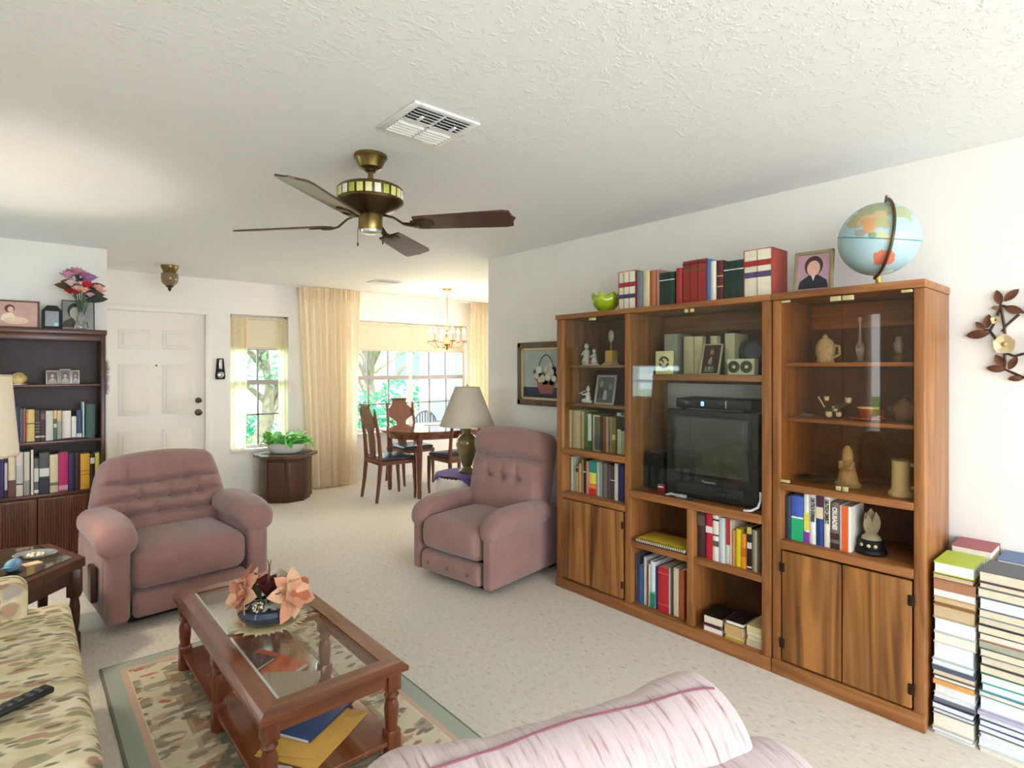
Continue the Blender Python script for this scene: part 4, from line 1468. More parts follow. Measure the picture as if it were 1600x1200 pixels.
ROW_B = [
 (2.654, 2.648, .20, (150, 146, 108), 'thin sage')] + [
 (2.647, 2.622, .229, (186, 192, 176), 'pale grey-green'), (2.620, 2.600, .165, (168, 164, 152), 'short grey'), (2.599, 2.578, .168, (190, 160, 104), 'short tan with dark patch', [(.78, .95, (56, 36, 24))]),
 (2.576, 2.557, .191, (206, 170, 128), 'slim tan'), (2.556, 2.538, .22, (150, 128, 50), 'olive'), (2.537, 2.514, .22, (46, 24, 22), 'dark maroon with white line', [(.62, .65, (226, 220, 210))]),
 (2.513, 2.487, .213, (204, 140, 136), 'dusty pink'), (2.485, 2.425, .22, (232, 220, 90), 'teal, yellow and red', [(0, .20, (214, 40, 40)), (.20, .34, (236, 130, 60)), (.66, 1.0, (44, 140, 122))]),
 (2.424, 2.399, .218, (178, 206, 208), 'pale blue'), (2.398, 2.375, .218, (150, 148, 142), 'light grey'), (2.374, 2.338, .219, (112, 108, 100), 'mid grey'),
 (2.337, 2.311, .214, (86, 80, 76), 'dark grey'), (2.310, 2.275, .212, (70, 58, 60), 'charcoal', [(.55, .58, (226, 222, 214))]), (2.274, 2.245, .228, (226, 216, 196), 'off-white'), (2.244, 2.198, .224, (38, 48, 104), 'navy blue')]
bookrow(ROW_B, 2.815, .64, 'on the oak unit lower book shelf', 'books on the lower shelf of the left bay', seed=2, maxh=.245)
ROW_C = [
 (2.092, 2.075, .283, (74, 76, 92), 'slim slate'), (2.074, 2.036, .225, (58, 88, 132), 'blue'), (2.035, 2.014, .28, (196, 194, 190), 'tall grey'), (2.013, 1.999, .23, (130, 74, 36), 'brown'),
 (1.998, 1.986, .247, (234, 230, 222), 'slim white'), (1.985, 1.950, .27, (216, 230, 238), 'white and teal', [(0, .32, (28, 130, 116)), (.32, .36, (120, 190, 130))]), (1.949, 1.933, .245, (44, 34, 84), 'slim indigo'),
 (1.932, 1.862, .253, (196, 36, 52), 'very thick red', [(.16, .175, (214, 120, 100)), (.86, .875, (214, 120, 100))]), (1.861, 1.850, .262, (204, 192, 178), 'thin pale'), (1.849, 1.834, .265, (84, 72, 60), 'dark brown'),
 (1.833, 1.796, .27, (232, 220, 192), 'cream'), (1.795, 1.759, .269, (178, 90, 48), 'rust brown')]
bookrow(ROW_C, 2.785, .070, 'in the bay under the spiral notebook', 'books in the bottom left bay under the television', depth=.19, seed=3)
ROW_D = [
 (1.678, 1.633, .238, (66, 42, 40), 'thick dark brown', [(.72, .95, (96, 84, 78))]), (1.632, 1.590, .24, (206, 30, 56), 'bright red', [(.58, .72, (240, 226, 220))]), (1.589, 1.553, .241, (236, 228, 218), 'white', [(.88, .92, (60, 56, 54)), (.55, .58, (70, 64, 60)), (.32, .44, (96, 86, 80))]),
 (1.552, 1.517, .235, (200, 208, 208), 'light grey'), (1.516, 1.493, .234, (232, 228, 216), 'white with red top', [(.42, 1.0, (196, 52, 56))]), (1.492, 1.482, .231, (220, 206, 188), 'thin cream'),
 (1.481, 1.464, .184, (204, 146, 78), 'slim tan'), (1.463, 1.434, .193, (236, 214, 30), 'yellow'), (1.431, 1.406, .176, (236, 146, 34), 'orange', [(.34, .6, (196, 100, 24))]),
 (1.404, 1.378, .215, (44, 22, 30), 'black', [(.04, .08, (230, 226, 220)), (.5, .64, (230, 226, 220)), (.84, 1.0, (220, 196, 110))]), (1.377, 1.365, .206, (150, 146, 120), 'slim grey-green'), (1.364, 1.348, .206, (190, 182, 160), 'slim stone')]
bookrow(ROW_D, 2.785, .445, 'on the small shelf below the television', 'books on the small shelf below the television', depth=.17, seed=4, maxh=.25)
ROW_E = [
 (1.210, 1.183, .205, (52, 62, 84), 'dark slate'), (1.182, 1.126, .21, (66, 96, 186), 'blue and green', [(0, .50, (34, 176, 116)), (.50, .535, (236, 240, 240))]),
 (1.125, 1.100, .226, (234, 232, 226), 'white, yellow and purple', [(0, .22, (140, 50, 160)), (.26, .62, (226, 214, 80))]),
 (1.099, 1.070, .229, (236, 234, 230), 'white german language', (), {'text': ('DEUTSCH EXPRESS!', .0212, (30, 28, 28), .69, .60)}),
 (1.069, 1.038, .227, (34, 62, 130), 'navy picture', [(.80, 1.0, (70, 40, 60)), (.55, .78, (222, 208, 170))]),
 (1.037, 1.010, .231, (238, 232, 216), 'cream german language', (), {'text': ('DEUTSCH DIREKT!', .0212, (30, 28, 28), .70, .62)}),
 (1.009, .971, .209, (120, 104, 100), 'grey-brown history', [(0, .12, (50, 34, 34)), (.20, .34, (70, 40, 40))], {'text': ('CRUSADES', .026, (238, 234, 228), .66, .80)}),
 (.969, .922, .201, (238, 234, 224), 'white with orange stripe')]
bookrow(ROW_E, 2.785, .648, 'in the display cabinet open bay', 'books in the display cabinet', depth=.16, seed=5, jit=.006)
ob = [o for o in bpy.data.objects if o.get('label', '').startswith('white with orange stripe')][0]
MB().rbox(-.0065, -.013, .0, .0004, .013, .200, .0005).put('orange_stripe', bookmat((232, 96, 38)), ob, smooth=False)

# books on top of the wall unit, boxed sets in slipcases among them
SETC = (228, 220, 196)
ROW_T = [
 (2.226, 2.104, .231, SETC, 'cream three-volume boxed set, small', [(.60, .72, (156, 44, 48)), (.30, .41, (56, 62, 96))], {'vols': 3}),
 (2.092, 2.046, .221, (116, 124, 134), 'slate grey'), (2.044, 1.996, .219, (214, 196, 152), 'cream'), (1.995, 1.955, .216, (180, 104, 62), 'orange-brown'),
 (1.954, 1.933, .215, (176, 120, 116), 'slim pink and grey'), (1.931, 1.828, .191, (24, 52, 44), 'dark green three-volume boxed set', [(.76, .785, (226, 226, 220))], {'vols': 3}),
 (1.821, 1.781, .206, (164, 52, 44), 'red'), (1.779, 1.634, .237, (146, 44, 38), 'tall red three-volume set', [(.74, .79, (120, 76, 48)), (.90, .95, (86, 40, 44))], {'vols': 3}),
 (1.633, 1.609, .231, (74, 118, 172), 'slim blue'), (1.608, 1.576, .215, (230, 224, 206), 'white'), (1.574, 1.536, .213, (92, 32, 38), 'maroon', [(.60, .63, (206, 170, 110)), (.34, .37, (206, 170, 110))]),
 (1.534, 1.425, .202, (28, 54, 44), 'dark green three-volume boxed set, larger', [(.76, .785, (226, 226, 220))], {'vols': 3}),
 (1.422, 1.285, .238, SETC, 'cream two-volume set in red slipcase', [(.66, .78, (162, 48, 46)), (.42, .54, (82, 70, 104))], {'vols': 2})]
bookrow(ROW_T, 2.80, 1.82, 'on the oak wall unit top', 'books on top of the oak wall unit', depth=.16, seed=6, jit=.004)
for o in list(bpy.data.objects):
    l = o.get('label', '')
    if 'on the oak wall unit top' in l and ('cream' in l) and 'volume' in l:
        i = 0 if 'three' in l else 12
        t = ROW_T[i][0] - ROW_T[i][1]
        h = ROW_T[i][2]
        s = MB().box(-.002, -t / 2 - .004, 0, .17, -t / 2 - .0008, h + .004).box(-.002, t / 2 + .0008, 0, .17, t / 2 + .004, h + .004)
        s.box(-.002, -t / 2 - .004, h + .0006, .17, t / 2 + .004, h + .004)
        s.put('slipcase', bookmat((158, 58, 46)), o, smooth=False)

# paperbacks lying in the bottom right bay
def flat_book(label, group, x, y, z, dx, dy, t, rgb, pages=0, rz=0.0, spine=False):
    r = thing('book', label, 'book', (x, y, z), rz, group)
    m = bookmat(rgb)
    c = .003 if t > .02 else .0018
    MB().box(-dx / 2, -dy / 2, 0, dx / 2, dy / 2, c).box(-dx / 2, -dy / 2, t - c, dx / 2, dy / 2, t).box(dx / 2 - c, -dy / 2, c, dx / 2, dy / 2, t - c).put('cover', m, r, smooth=False, recalc=False)
    MB().box(-dx / 2 + .003, -dy / 2 + .003, c, dx / 2 - c, dy / 2 - .003, t - c).put('pages', M_PAGES[pages], r, smooth=False)
    if spine:
        MB().box(-dx / 2 - .0002, -dy / 2, 0, -dx / 2 + c, dy / 2, t).put('spine', m, r, smooth=False)
    return r

grp = 'paperbacks lying in the bottom right bay'
z = .070
for (t, c, nm, p, sp, rz) in ((.030, (196, 120, 130), 'pink and white', 1, False, .05), (.012, (72, 30, 34), 'dark red', 2, True, -.04), (.044, (30, 26, 30), 'thick black-covered', 0, False, .06)):
    flat_book(f'{nm} paperback in the left pile of the bottom bay', grp, 2.845, 1.578, z, .17, .105, t, c, p, rz, sp)
    z += t
z = .070
for (t, c, nm, p, sp, rz) in ((.014, (170, 150, 60), 'thin olive', 2, True, 0), (.012, (214, 190, 90), 'thin yellow', 2, False, .03), (.052, (202, 168, 112), 'thick tan', 2, True, -.03), (.022, (40, 24, 24), 'black-covered', 1, False, .05)):
    flat_book(f'{nm} paperback in the middle pile of the bottom bay', grp, 2.845, 1.458, z, .17, .095, t, c, p, rz, sp)
    z += t
z = .070
for (t, c, nm, p, sp, rz) in ((.030, (200, 190, 172), 'grey-cream', 0, True, 0), (.026, (214, 196, 84), 'yellow', 0, False, .02), (.014, (222, 214, 200), 'white', 1, False, -.02), (.032, (224, 204, 150), 'cream', 0, True, .02)):
    flat_book(f'{nm} paperback in the right pile of the bottom bay', grp, 2.855, 1.357, z, .16, .08, t, c, p, rz, sp)
    z += t
NB = thing('spiral_notebook', 'yellow spiral notebook on the small shelf below the television', 'notebook', (2.855, 1.905, .442), radians(3))
MB().rbox(-.10, -.16, .004, .10, .16, .020, .002).put('page_block', M_PAGES[1], NB)
MB().rbox(-.102, -.162, .020, .10, .162, .0225, .001).put('cover', mat('yellow_card', (226, 196, 62), rough=.55), NB)
MB().box(-.10, -.162, 0, .10, .162, .004).put('back_cover', M_BLACKP, NB, smooth=False)
for i in range(24):
    y = -.15 + i * .013
    MB().tube([(-.097 + .014 * cos(a), y, .0125 + .0125 * sin(a)) for a in [2 * pi * k / 10 for k in range(11)]], .0018, 5, caps=False).put('coil_ring', M_BLACKP, NB)

# stacks of books on the floor beside the display cabinet
def stack(yc, x0, specs, total, which, seed, wy=.135, dx=.205):
    rnd = random.Random(seed)
    tot = sum(s[0] for s in specs)
    z = 0.0
    n = len(specs)
    for i, (t, c, nm, p, sp) in enumerate(specs):
        tt = t / tot * total
        k = n - i
        lab = f'{nm} book, {ORD[k] if k < len(ORD) else "lowest"} from the top of the {which} floor stack'
        ddx = dx * rnd.uniform(.92, 1.03)
        flat_book(lab, f'books in the {which} floor stack', x0 + ddx / 2 + rnd.uniform(-.003, .012), yc + rnd.uniform(-.004, .004), z, ddx, wy * rnd.uniform(.95, 1.0), tt - .0006, c, p, rnd.uniform(-.03, .03), sp)
        z += tt
WH, LV, GY, CRM = (236, 236, 234), (216, 220, 232), (120, 124, 132), (220, 204, 172)
s1 = [(5, WH, 'thin white', 3, False), (6, (196, 190, 178), 'grey-edged white', 3, False), (22, (210, 214, 200), 'thick pale green', 1, False), (7, (60, 62, 66), 'black-edged white', 3, False),
      (10, (58, 66, 84), 'navy-edged white', 3, False), (6, (116, 116, 130), 'slate grey', 3, True), (8, LV, 'lavender white', 3, False), (14, WH, 'plain white', 3, False), (8, (226, 164, 96), 'orange tan', 0, True),
      (6, (84, 78, 92), 'dark-edged white', 1, False), (7, (198, 176, 140), 'cream and brown', 0, False), (9, (86, 92, 116), 'slate blue', 1, True), (9, (196, 208, 204), 'pale-edged white', 3, False),
      (27, LV, 'very thick white', 3, False), (16, (206, 206, 200), 'ivory white', 1, False), (21, (222, 224, 224), 'thick white paperback', 3, False), (20, (186, 160, 110), 'thick cream', 2, False), (6, (140, 96, 58), 'thin brown', 2, True),
      (8, (206, 164, 106), 'thin orange-brown', 2, False), (11, (236, 236, 236), 'snow white', 3, True), (16, (170, 120, 88), 'reddish tan', 2, True), (9, (120, 84, 60), 'dark brown', 2, False), (18, (182, 206, 60), 'lime green topped', 3, False)]
stack(.557, 2.778, s1, .690, 'left', 3)
s2 = [(8, (222, 220, 210), 'pale cream', 1, False), (18, LV, 'thick lavender white', 3, False), (9, WH, 'white', 3, False), (12, (70, 72, 80), 'black-edged white', 3, False), (12, (66, 84, 136), 'blue-edged white', 3, False), (9, (82, 82, 96), 'charcoal-edged', 3, False),
      (8, (184, 178, 204), 'lilac', 3, True), (26, (196, 204, 216), 'very thick white', 3, False), (10, (110, 142, 150), 'grey-blue edged', 1, False), (15, (90, 176, 208), 'sky blue', 3, False), (18, (28, 160, 104), 'green edged', 3, False),
      (16, (86, 82, 78), 'dark-edged cream', 0, False), (16, (88, 92, 90), 'grey-edged cream', 0, False), (15, (92, 108, 108), 'teal grey', 0, False), (12, (170, 170, 150), 'stone', 1, True), (14, (206, 128, 96), 'coral-edged', 1, False), (16, (60, 48, 44), 'black-brown edged', 0, False), (14, (84, 90, 92), 'grey hardback', 0, False), (15, (134, 146, 142), 'grey-green', 0, False),
      (22, (92, 96, 122), 'indigo-edged white', 3, False), (17, (120, 136, 130), 'sage-edged cream', 0, False), (11, (104, 84, 84), 'plum-edged cream', 0, False), (20, (84, 88, 96), 'dark grey topped', 0, False)]
stack(.408, 2.778, s2, .690, 'right', 4, .142)
s3 = [(24, (150, 140, 130), 'stone grey', 0, False), (26, (190, 180, 160), 'pale buff', 0, False), (24, (120, 90, 80), 'umber', 2, False), (26, (176, 60, 66), 'old red', 0, False), (22, (200, 190, 170), 'ecru', 0, False), (26, (90, 90, 100), 'iron grey', 0, False), (24, (168, 84, 92), 'dusty red topped', 1, False)]
stack(.545, 2.998, s3, .712, 'rear left', 5, .135, .175)
s4 = [(24, (140, 140, 136), 'cement grey', 0, False), (26, (196, 184, 160), 'biscuit', 0, False), (24, (96, 110, 120), 'steel blue', 2, False), (26, (180, 170, 150), 'putty', 0, False), (22, (210, 200, 180), 'vanilla', 0, False), (24, (88, 118, 160), 'medium blue topped', 1, False)]
stack(.392, 2.998, s4, .690, 'rear right', 6, .140, .175)
def rebase(r, base):
    r.location = base
    for ch in r.children:
        ch.location = Vector(ch.location) - Vector(base)
rebase(WU, (2.94, 1.983, 0))
rebase(DC, (2.94, .947, 0))
# ================================================================== TELEVISION AND THINGS ON THE SHELVES
M_SCREEN = mat('crt_screen', (58, 60, 54), rough=.16, var=.03, coat=.6)
TVM = mat('tv_black', (30, 33, 36), rough=.42, var=.04)
TV = thing('television', 'black tube television on the oak wall unit shelf', 'television', (2.80, 1.615, .744), radians(3))
MB().rbox(0, -.262, .008, .045, .262, .492, .014, 2).put('front_bezel', TVM, TV)
MB().rbox(.03, -.255, .012, .13, .255, .486, .012, 2).put('case', TVM, TV)
def taper(x, y, z):
    k = max(0, (x - .12) / .18)
    return (x, y * (1 - .32 * k), .25 + (z - .25) * (1 - .32 * k))
MB().rbox(.12, -.245, .02, .30, .245, .47, .02, 2, (4, 1, 1), taper).put('tube_housing', TVM, TV)
MB().rbox(-.004, -.228, .125, .004, .228, .468, .003).put('screen_surround', mat('tv_surround', (18, 19, 20), rough=.35), TV)
def scr(x, y, z):
    return (x - .012 * (1 - (y / .21) ** 2) * (1 - ((z - .298) / .155) ** 2), y, z)
MB().rbox(-.006, -.208, .145, .002, .208, .452, .002, 1, (1, 14, 12), scr).put('screen', M_SCREEN, TV)
MB().rbox(-.004, -.19, .035, .003, .19, .088, .003).put('control_strip', mat('tv_strip', (38, 41, 44), rough=.3), TV)
text_mesh('Panasonic', .020, mat('silver_print', (186, 186, 182), rough=.4), 'maker_name', TV, (-.0062, 0, .108), Matrix((Vector((0, -1, 0)), Vector((0, 0, 1)), Vector((-1, 0, 0)))).transposed().to_euler())
for i in range(4):
    MB().rbox(-.006, -.15 + i * .03, .048, -.002, -.132 + i * .03, .056, .001).put('control_button', mat('tv_button', (70, 74, 78), rough=.4), TV)
for y in (-.2, .2):
    MB().rbox(.02, y - .02, 0, .10, y + .02, .014, .003).put('foot', TVM, TV)
CB = thing('cable_box', 'slim black cable box with blue light on top of the television', 'cable box', (2.825, 1.615, 1.236), radians(3))
MB().rbox(0, -.215, .006, .22, .215, .062, .006).put('case', M_BLACKP, CB)
MB().rbox(-.004, -.08, .010, .003, .212, .058, .003).put('front_panel', mat('gloss_black', (14, 15, 18), rough=.12), CB)
MB().rbox(-.006, .045, .022, -.002, .062, .046, .002).put('blue_light', mat('blue_led', (90, 130, 255), emit=(60, 110, 255), estr=6, var=0), CB)
MB().rbox(-.006, -.082, .014, -.002, -.076, .054, .001).put('metal_strip', mat('silver_print', (186, 186, 182)), CB)
for y in (-.18, .18):
    MB().rbox(.02, y - .015, 0, .06, y + .015, .008, .002).put('foot', M_BLACKP, CB)
SP = thing('speaker', 'small black loudspeaker standing left of the television', 'speaker', (2.86, 2.012, .744), radians(-4))
MB().rbox(0, -.068, 0, .16, .068, .222, .006).put('cabinet', M_BLACKP, SP)
MB().rbox(-.008, -.062, .006, .002, .0, .216, .004).put('grille', mat('grille_cloth', (34, 33, 34), rough=.9, bump=.5, bscale=400), SP)
MB().rbox(-.008, .006, .006, .002, .062, .216, .004).put('grille', mat('grille_cloth2', (22, 24, 28), rough=.8), SP)
VC = thing('small_box', 'small red and black box between the speaker and the television', 'box', (2.79, 1.915, .744), radians(8))
MB().rbox(0, -.022, 0, .04, .022, .05, .003).put('box', mat('red_box', (150, 30, 44), rough=.4), VC)
MB().box(-.0012, -.016, .034, .0004, .016, .042).put('white_label', mat('label_white', (228, 226, 224), rough=.5), VC, smooth=False)
CC = thing('coiled_cable', 'coiled white cable lying in front of the television', 'cable', (2.768, 1.80, .744))
pts = []
for i in range(60):
    a = i * .62
    pts.append((.012 * sin(a * 1.3), .055 * cos(a * .5) + .01 * sin(a * 2), .006 + .004 * (1 + sin(a * .9)) + .006 * (i / 60)))
MB().tube(pts, .0022, 5).put('wire', mat('white_cable', (222, 220, 224), rough=.5), CC)
MB().rbox(-.012, -.10, .001, .006, -.075, .014, .003).put('plug', mat('navy_plug', (70, 50, 80), rough=.5), CC)
PCB = thing('power_cord', 'pale flat cord hanging over the shelf edge right of the television', 'cord', (2.755, 1.33, .744))
MB().tube([(.0, -.014, .11), (.0, -.014, .07), (-.004, -.004, .034), (-.008, .03, .012), (-.004, .07, .006)], .006, 6, flat=.5).put('cord', mat('white_cable', (222, 220, 224)), PCB)

M_LACQ = MATS['black_lacquer']
# --- flat prints: photographs with plain figures
def flatrect(w, h):
    return MB().box(-.0004, -w / 2, 0, .0004, w / 2, h)
def disc(cy, cz, ry, rz, n=22, x=-.001):
    return MB().prism([(cy + ry * cos(2 * pi * i / n), cz + rz * sin(2 * pi * i / n)) for i in range(n)], x - .0004, x + .0002, 'yz')
def pframe(name, label, cat, loc, rz, tilt, w, h, fw, mframe, bgcol, figs, depth=.014, group=None, stand=True, mat_in=None):
    """framed picture facing local -x, leaning back by tilt; figs are (part, shape, colour)"""
    r = thing(name, label, cat, loc, rz, group)
    T = Matrix.Rotation(tilt, 4, 'Y')
    def P(mb, nm, m, par=r, sm=False):
        mb.xf(T)
        return mb.put(nm, m, par, smooth=sm)
    f = MB()
    f.rbox(0, -w / 2, 0, depth, -w / 2 + fw, h, .003).rbox(0, w / 2 - fw, 0, depth, w / 2, h, .003)
    f.rbox(0, -w / 2, 0, depth, w / 2, fw, .003).rbox(0, -w / 2, h - fw, depth, w / 2, h, .003)
    P(f, 'frame', mframe, sm=True)
    ph = P(MB().box(depth * .45, -w / 2 + fw * .8, fw * .8, depth * .8, w / 2 - fw * .8, h - fw * .8), 'photograph', bgcol)
    for nm, mb, col in figs:
        mb.xf(Matrix.Translation((depth * .45, 0, 0)))
        P(mb, nm, mat('print_%d_%d_%d' % col, col, rough=.5, var=.08, vscale=60), ph)
    if stand:
        x0 = depth + h * .60 * sin(tilt) + .004
        MB().prism([(x0 - .004, h * .55), (x0 + h * .20, 0), (x0 + h * .20 + .004, 0), (x0, h * .58)], -.012, .012, 'xz').put('easel_leg', M_BLACKP, r, smooth=False)
    return r
def bust(w, h, hair, skin, top, cx=0.0, cz=.52, s=1.0, long=False):
    q = []
    a = w * .30 * s
    q.append(('hair', disc(cx, h * cz + a * .25 - (a * .25 if long else 0), a * .82, a * (1.15 if long else 1.0), x=-.0008), hair))
    sh = [(cx - w * .40 * s, h * .10), (cx - w * .36 * s, h * .28), (cx - w * .12 * s, h * (cz - .16)), (cx + w * .12 * s, h * (cz - .16)), (cx + w * .36 * s, h * .28), (cx + w * .40 * s, h * .10)]
    q.append(('clothes', MB().prism(sh, -.0018, -.0010, 'yz'), top))
    q.append(('face', disc(cx, h * cz, a * .58, a * .78, x=-.0022), skin))
    q.append(('collar', MB().prism([(cx - w * .05 * s, h * (cz - .17)), (cx + w * .05 * s, h * (cz - .17)), (cx, h * (cz - .30))], -.0026, -.0020, 'yz'), (228, 214, 206)))
    return q

M_GOLDF = mat('antique_gold_frame', (150, 138, 104), rough=.4, metal=.4, var=.15)
M_SILVF = mat('silver_frame', (176, 176, 166), rough=.35, metal=.5, var=.1)
M_DKF = mat('dark_gilt_frame', (92, 76, 50), rough=.45, metal=.3, var=.15)

# --- left bay of the wall unit
def figure(r, x, y, z, s, m, m2, lean=0.0):
    """small porcelain child figure: feet, body, arms, head, hair"""
    b = MB()
    b.lathe([(0, 0), (.020, 0), (.024, .012), (.017, .03), (.013, .052), (.015, .062), (.006, .07), (.006, .074)], 14)
    b.tube([(-.004, -.014, .058), (-.016, -.016, .044), (-.024, -.006, .046)], [.0055, .005, .004], 7)
    b.tube([(-.004, .014, .058), (-.016, .016, .044), (-.024, .006, .046)], [.0055, .005, .004], 7)
    b.ell((-.001, 0, .084), (.0115, .0115, .013), 12, 8)
    M_ = Matrix.Translation((x, y, z)) @ Matrix.Rotation(lean, 4, 'X') @ Matrix.Scale(s, 4)
    b.xf(M_)
    p = b.put('figure', m, r)
    MB().ell((.003, 0, .089), (.0115, .0125, .0115), 10, 6).xf(M_).put('hair', m2, p)
M_PORC = mat('white_porcelain', (224, 218, 206), rough=.22, var=.05)
M_PORCT = mat('tinted_porcelain', (150, 128, 112), rough=.3, var=.2, vscale=60)
M_RED = mat('figurine_red', (150, 62, 52), rough=.35, var=.2)
FG = thing('figurine', 'porcelain pair of seated children on the top shelf of the left bay', 'figurine', (2.92, 2.56, 1.483))
MB().prism(oval(.035, .075, 30, 2), 0, .008).put('base', M_PORC, FG)
figure(FG, 0, .036, .008, 1.45, M_PORC, M_PORCT)
figure(FG, -.004, -.036, .008, 1.05, M_PORC, M_PORCT)
MB().rbox(-.012, -.014, .008, .012, .012, .05, .006, 2).put('basket', M_RED, FG)
TR = thing('trophy', 'spoon-topped cream trophy on the top shelf of the left bay', 'trophy', (2.92, 2.385, 1.483))
MB().prism([(-.055, 0), (.04, 0), (.03, .018), (-.03, .018)], -.036, .036, 'xz').put('foot', mat('cream_marble', (206, 192, 150), rough=.4, var=.1), TR, smooth=False)
MB().rbox(-.024, -.03, .018, .03, .03, .095, .003).put('block', mat('amber_block', (232, 176, 74), rough=.4, var=.12), TR)
MB().tube([(0, 0, .095), (0, 0, .15)], .0035, 6).put('stem', M_BRASS, TR)
MB().ell((0, 0, .19), (.006, .024, .042), 14, 8).put('bowl', mat('worn_silver', (176, 168, 148), rough=.3, metal=.7), TR)
FG2 = thing('figurine', 'white porcelain flute-playing child seated on the second shelf', 'figurine', (2.87, 2.545, 1.23))
def kneel(r, m):
    b = MB()
    b.ell((0, .01, .016), (.026, .042, .018), 16, 8)
    b.tube([(.0, -.03, .012), (-.012, -.044, .012), (-.02, -.03, .010)], [.012, .010, .008], 8)
    b.lathe([(.022, .018), (.020, .035), (.014, .058), (.016, .066), (.006, .076), (.006, .08)], 14, (0, -.008, 0))
    b.ell((-.002, -.010, .094), (.014, .013, .0165), 12, 8)
    b.tube([(-.004, .006, .066), (-.02, .020, .056), (-.024, .030, .066)], [.006, .005, .004], 7)
    b.tube([(-.004, -.022, .066), (-.02, -.008, .054), (-.024, .022, .062)], [.006, .005, .004], 7)
    b.put('child', m, r)
    MB().tube([(-.018, -.006, .086), (-.027, .046, .064)], [.0022, .003], 6).put('flute', m, r)
kneel(FG2, M_PORC)
MB().lathe([(0, .098), (.012, .100), (.006, .114), (0, .125)], 12, (-.002, -.01, -.002)).put('cap', mat('pale_grey_porcelain', (196, 194, 192), rough=.3), FG2)
pframe('photo_frame', 'silver framed grey family photograph on the second shelf of the left bay', 'photo frame', (2.83, 2.375, 1.23), radians(4), radians(12), .155, .195, .014, M_SILVF,
       mat('print_bg_grey', (92, 88, 80), rough=.4, var=.1), [('figure_left', disc(.035, .135, .016, .022), (150, 144, 134)), ('figure_right', disc(-.035, .118, .015, .020), (140, 134, 124)),
       ('figure_middle', disc(.0, .078, .012, .018), (190, 184, 172)), ('dress', disc(.0, .052, .016, .02), (176, 170, 158)), ('jacket', MB().prism([(.012, .05), (.062, .05), (.055, .11), (.02, .115)], -.0012, -.0006, 'yz'), (66, 62, 58))])
BD = thing('figurine', 'small white bird figurine at the right end of the second shelf', 'figurine', (2.86, 2.185, 1.23))
b = MB().ell((0, 0, .045), (.014, .024, .016), 12, 8).ell((0, .022, .066), (.009, .010, .010), 10, 6).tube([(0, .030, .066), (0, .043, .064)], [.003, .001], 6)
b.tube([(0, -.016, .044), (0, -.046, .062)], [.010, .004], 7, flat=.5).tube([(0, 0, .032), (0, 0, .010)], .005, 7).lathe([(.022, 0), (.020, .010), (.008, .014), (0, .014)], 14)
b.put('bird', M_PORC, BD)
BD2 = thing('figurine', 'small grey bird figurine at the right end of the top shelf', 'figurine', (2.93, 2.19, 1.483))
b = MB().ell((0, 0, .06), (.014, .022, .018), 12, 8).ell((0, .018, .086), (.009, .010, .010), 10, 6).tube([(0, .026, .086), (0, .038, .083)], [.003, .001], 6).tube([(0, -.014, .058), (0, -.042, .074)], [.010, .004], 7, flat=.5)
b.lathe([(.028, 0), (.026, .012), (.010, .03), (.008, .046)], 14)
b.put('bird', mat('grey_porcelain', (140, 132, 124), rough=.3), BD2)

# --- shelf above the television
CD = thing('plaque', 'cream plaque with a dark crescent emblem on the shelf above the television', 'plaque', (2.795, 1.897, 1.43), radians(2))
MB().rbox(0, -.056, 0, .012, .056, .132, .002).put('card', mat('cream_card', (226, 210, 156), rough=.5, var=.03), CD)
def crescent(a0, a1, R0=.034, R1=.022, n=16):
    o_ = [(R0 * cos(a0 + (a1 - a0) * i / n), .068 + R0 * sin(a0 + (a1 - a0) * i / n)) for i in range(n + 1)]
    i_ = [(R1 * cos(a0 + (a1 - a0) * i / n), .068 + R1 * sin(a0 + (a1 - a0) * i / n)) for i in range(n, -1, -1)]
    vs, fs = [], []
    pl = o_ + i_
    m_ = MB()
    for k in range(n):
        m_.prism([o_[k], o_[k + 1], i_[n - k - 1], i_[n - k]], -.0014, -.0002, 'yz')
    return m_
M_EMB = mat('emblem_brown', (74, 62, 30), rough=.5)
crescent(radians(15), radians(170)).put('upper_crescent', M_EMB, CD, smooth=False)
crescent(radians(190), radians(350)).put('lower_crescent', M_EMB, CD, smooth=False)
MB().prism([(.012, .088), (.022, .082), (-.002, .060), (.0, .072)], -.0014, -.0002, 'yz').put('pointer', M_EMB, CD, smooth=False)
grp = 'books on the shelf above the television'
for (y0, y1, h, c, nm) in ((1.966, 1.874, .235, (150, 142, 128), 'large grey standing book behind the cream emblem plaque'), (1.835, 1.771, .215, (206, 190, 146), 'first cream book behind the tilted portrait'),
                           (1.769, 1.715, .213, (216, 202, 158), 'second cream book behind the tilted portrait'), (1.668, 1.627, .212, (214, 202, 164), 'third cream book behind the tilted portrait'), (1.582, 1.525, .222, (212, 200, 160), 'cream book behind the twin-dial desk clock')):
    book(nm, grp, 2.90, y0, y1, 1.43, h, .15, c)
for (y0, y1, h, nm) in ((1.713, 1.670, .222, 'black book between cream books above the television'), (1.625, 1.584, .238, 'tall black book left of the last cream book above the television')):
    book(nm, grp, 2.93, y0, y1, 1.43, h, .15, (44, 36, 30))
MC = thing('mantel_clock', 'dark arched mantel clock at the right of the shelf above the television', 'clock', (2.93, 1.44, 1.43))
arch = [(-.075, 0), (.075, 0), (.075, .13)] + [(.075 * cos(a), .13 + .06 * sin(a)) for a in [pi * i / 12 for i in range(1, 12)]] + [(-.075, .13)]
MB().prism(arch, 0, .10, 'yz').put('case', mat('ebony', (26, 18, 15), rough=.3), MC, smooth=False)
disc(0, .125, .045, .045).put('clock_face', mat('dim_dial', (70, 78, 84), rough=.3), MC, smooth=False)
MB().rbox(-.012, -.085, 0, .11, .085, .016, .003).put('base', mat('ebony', (26, 18, 15)), MC)
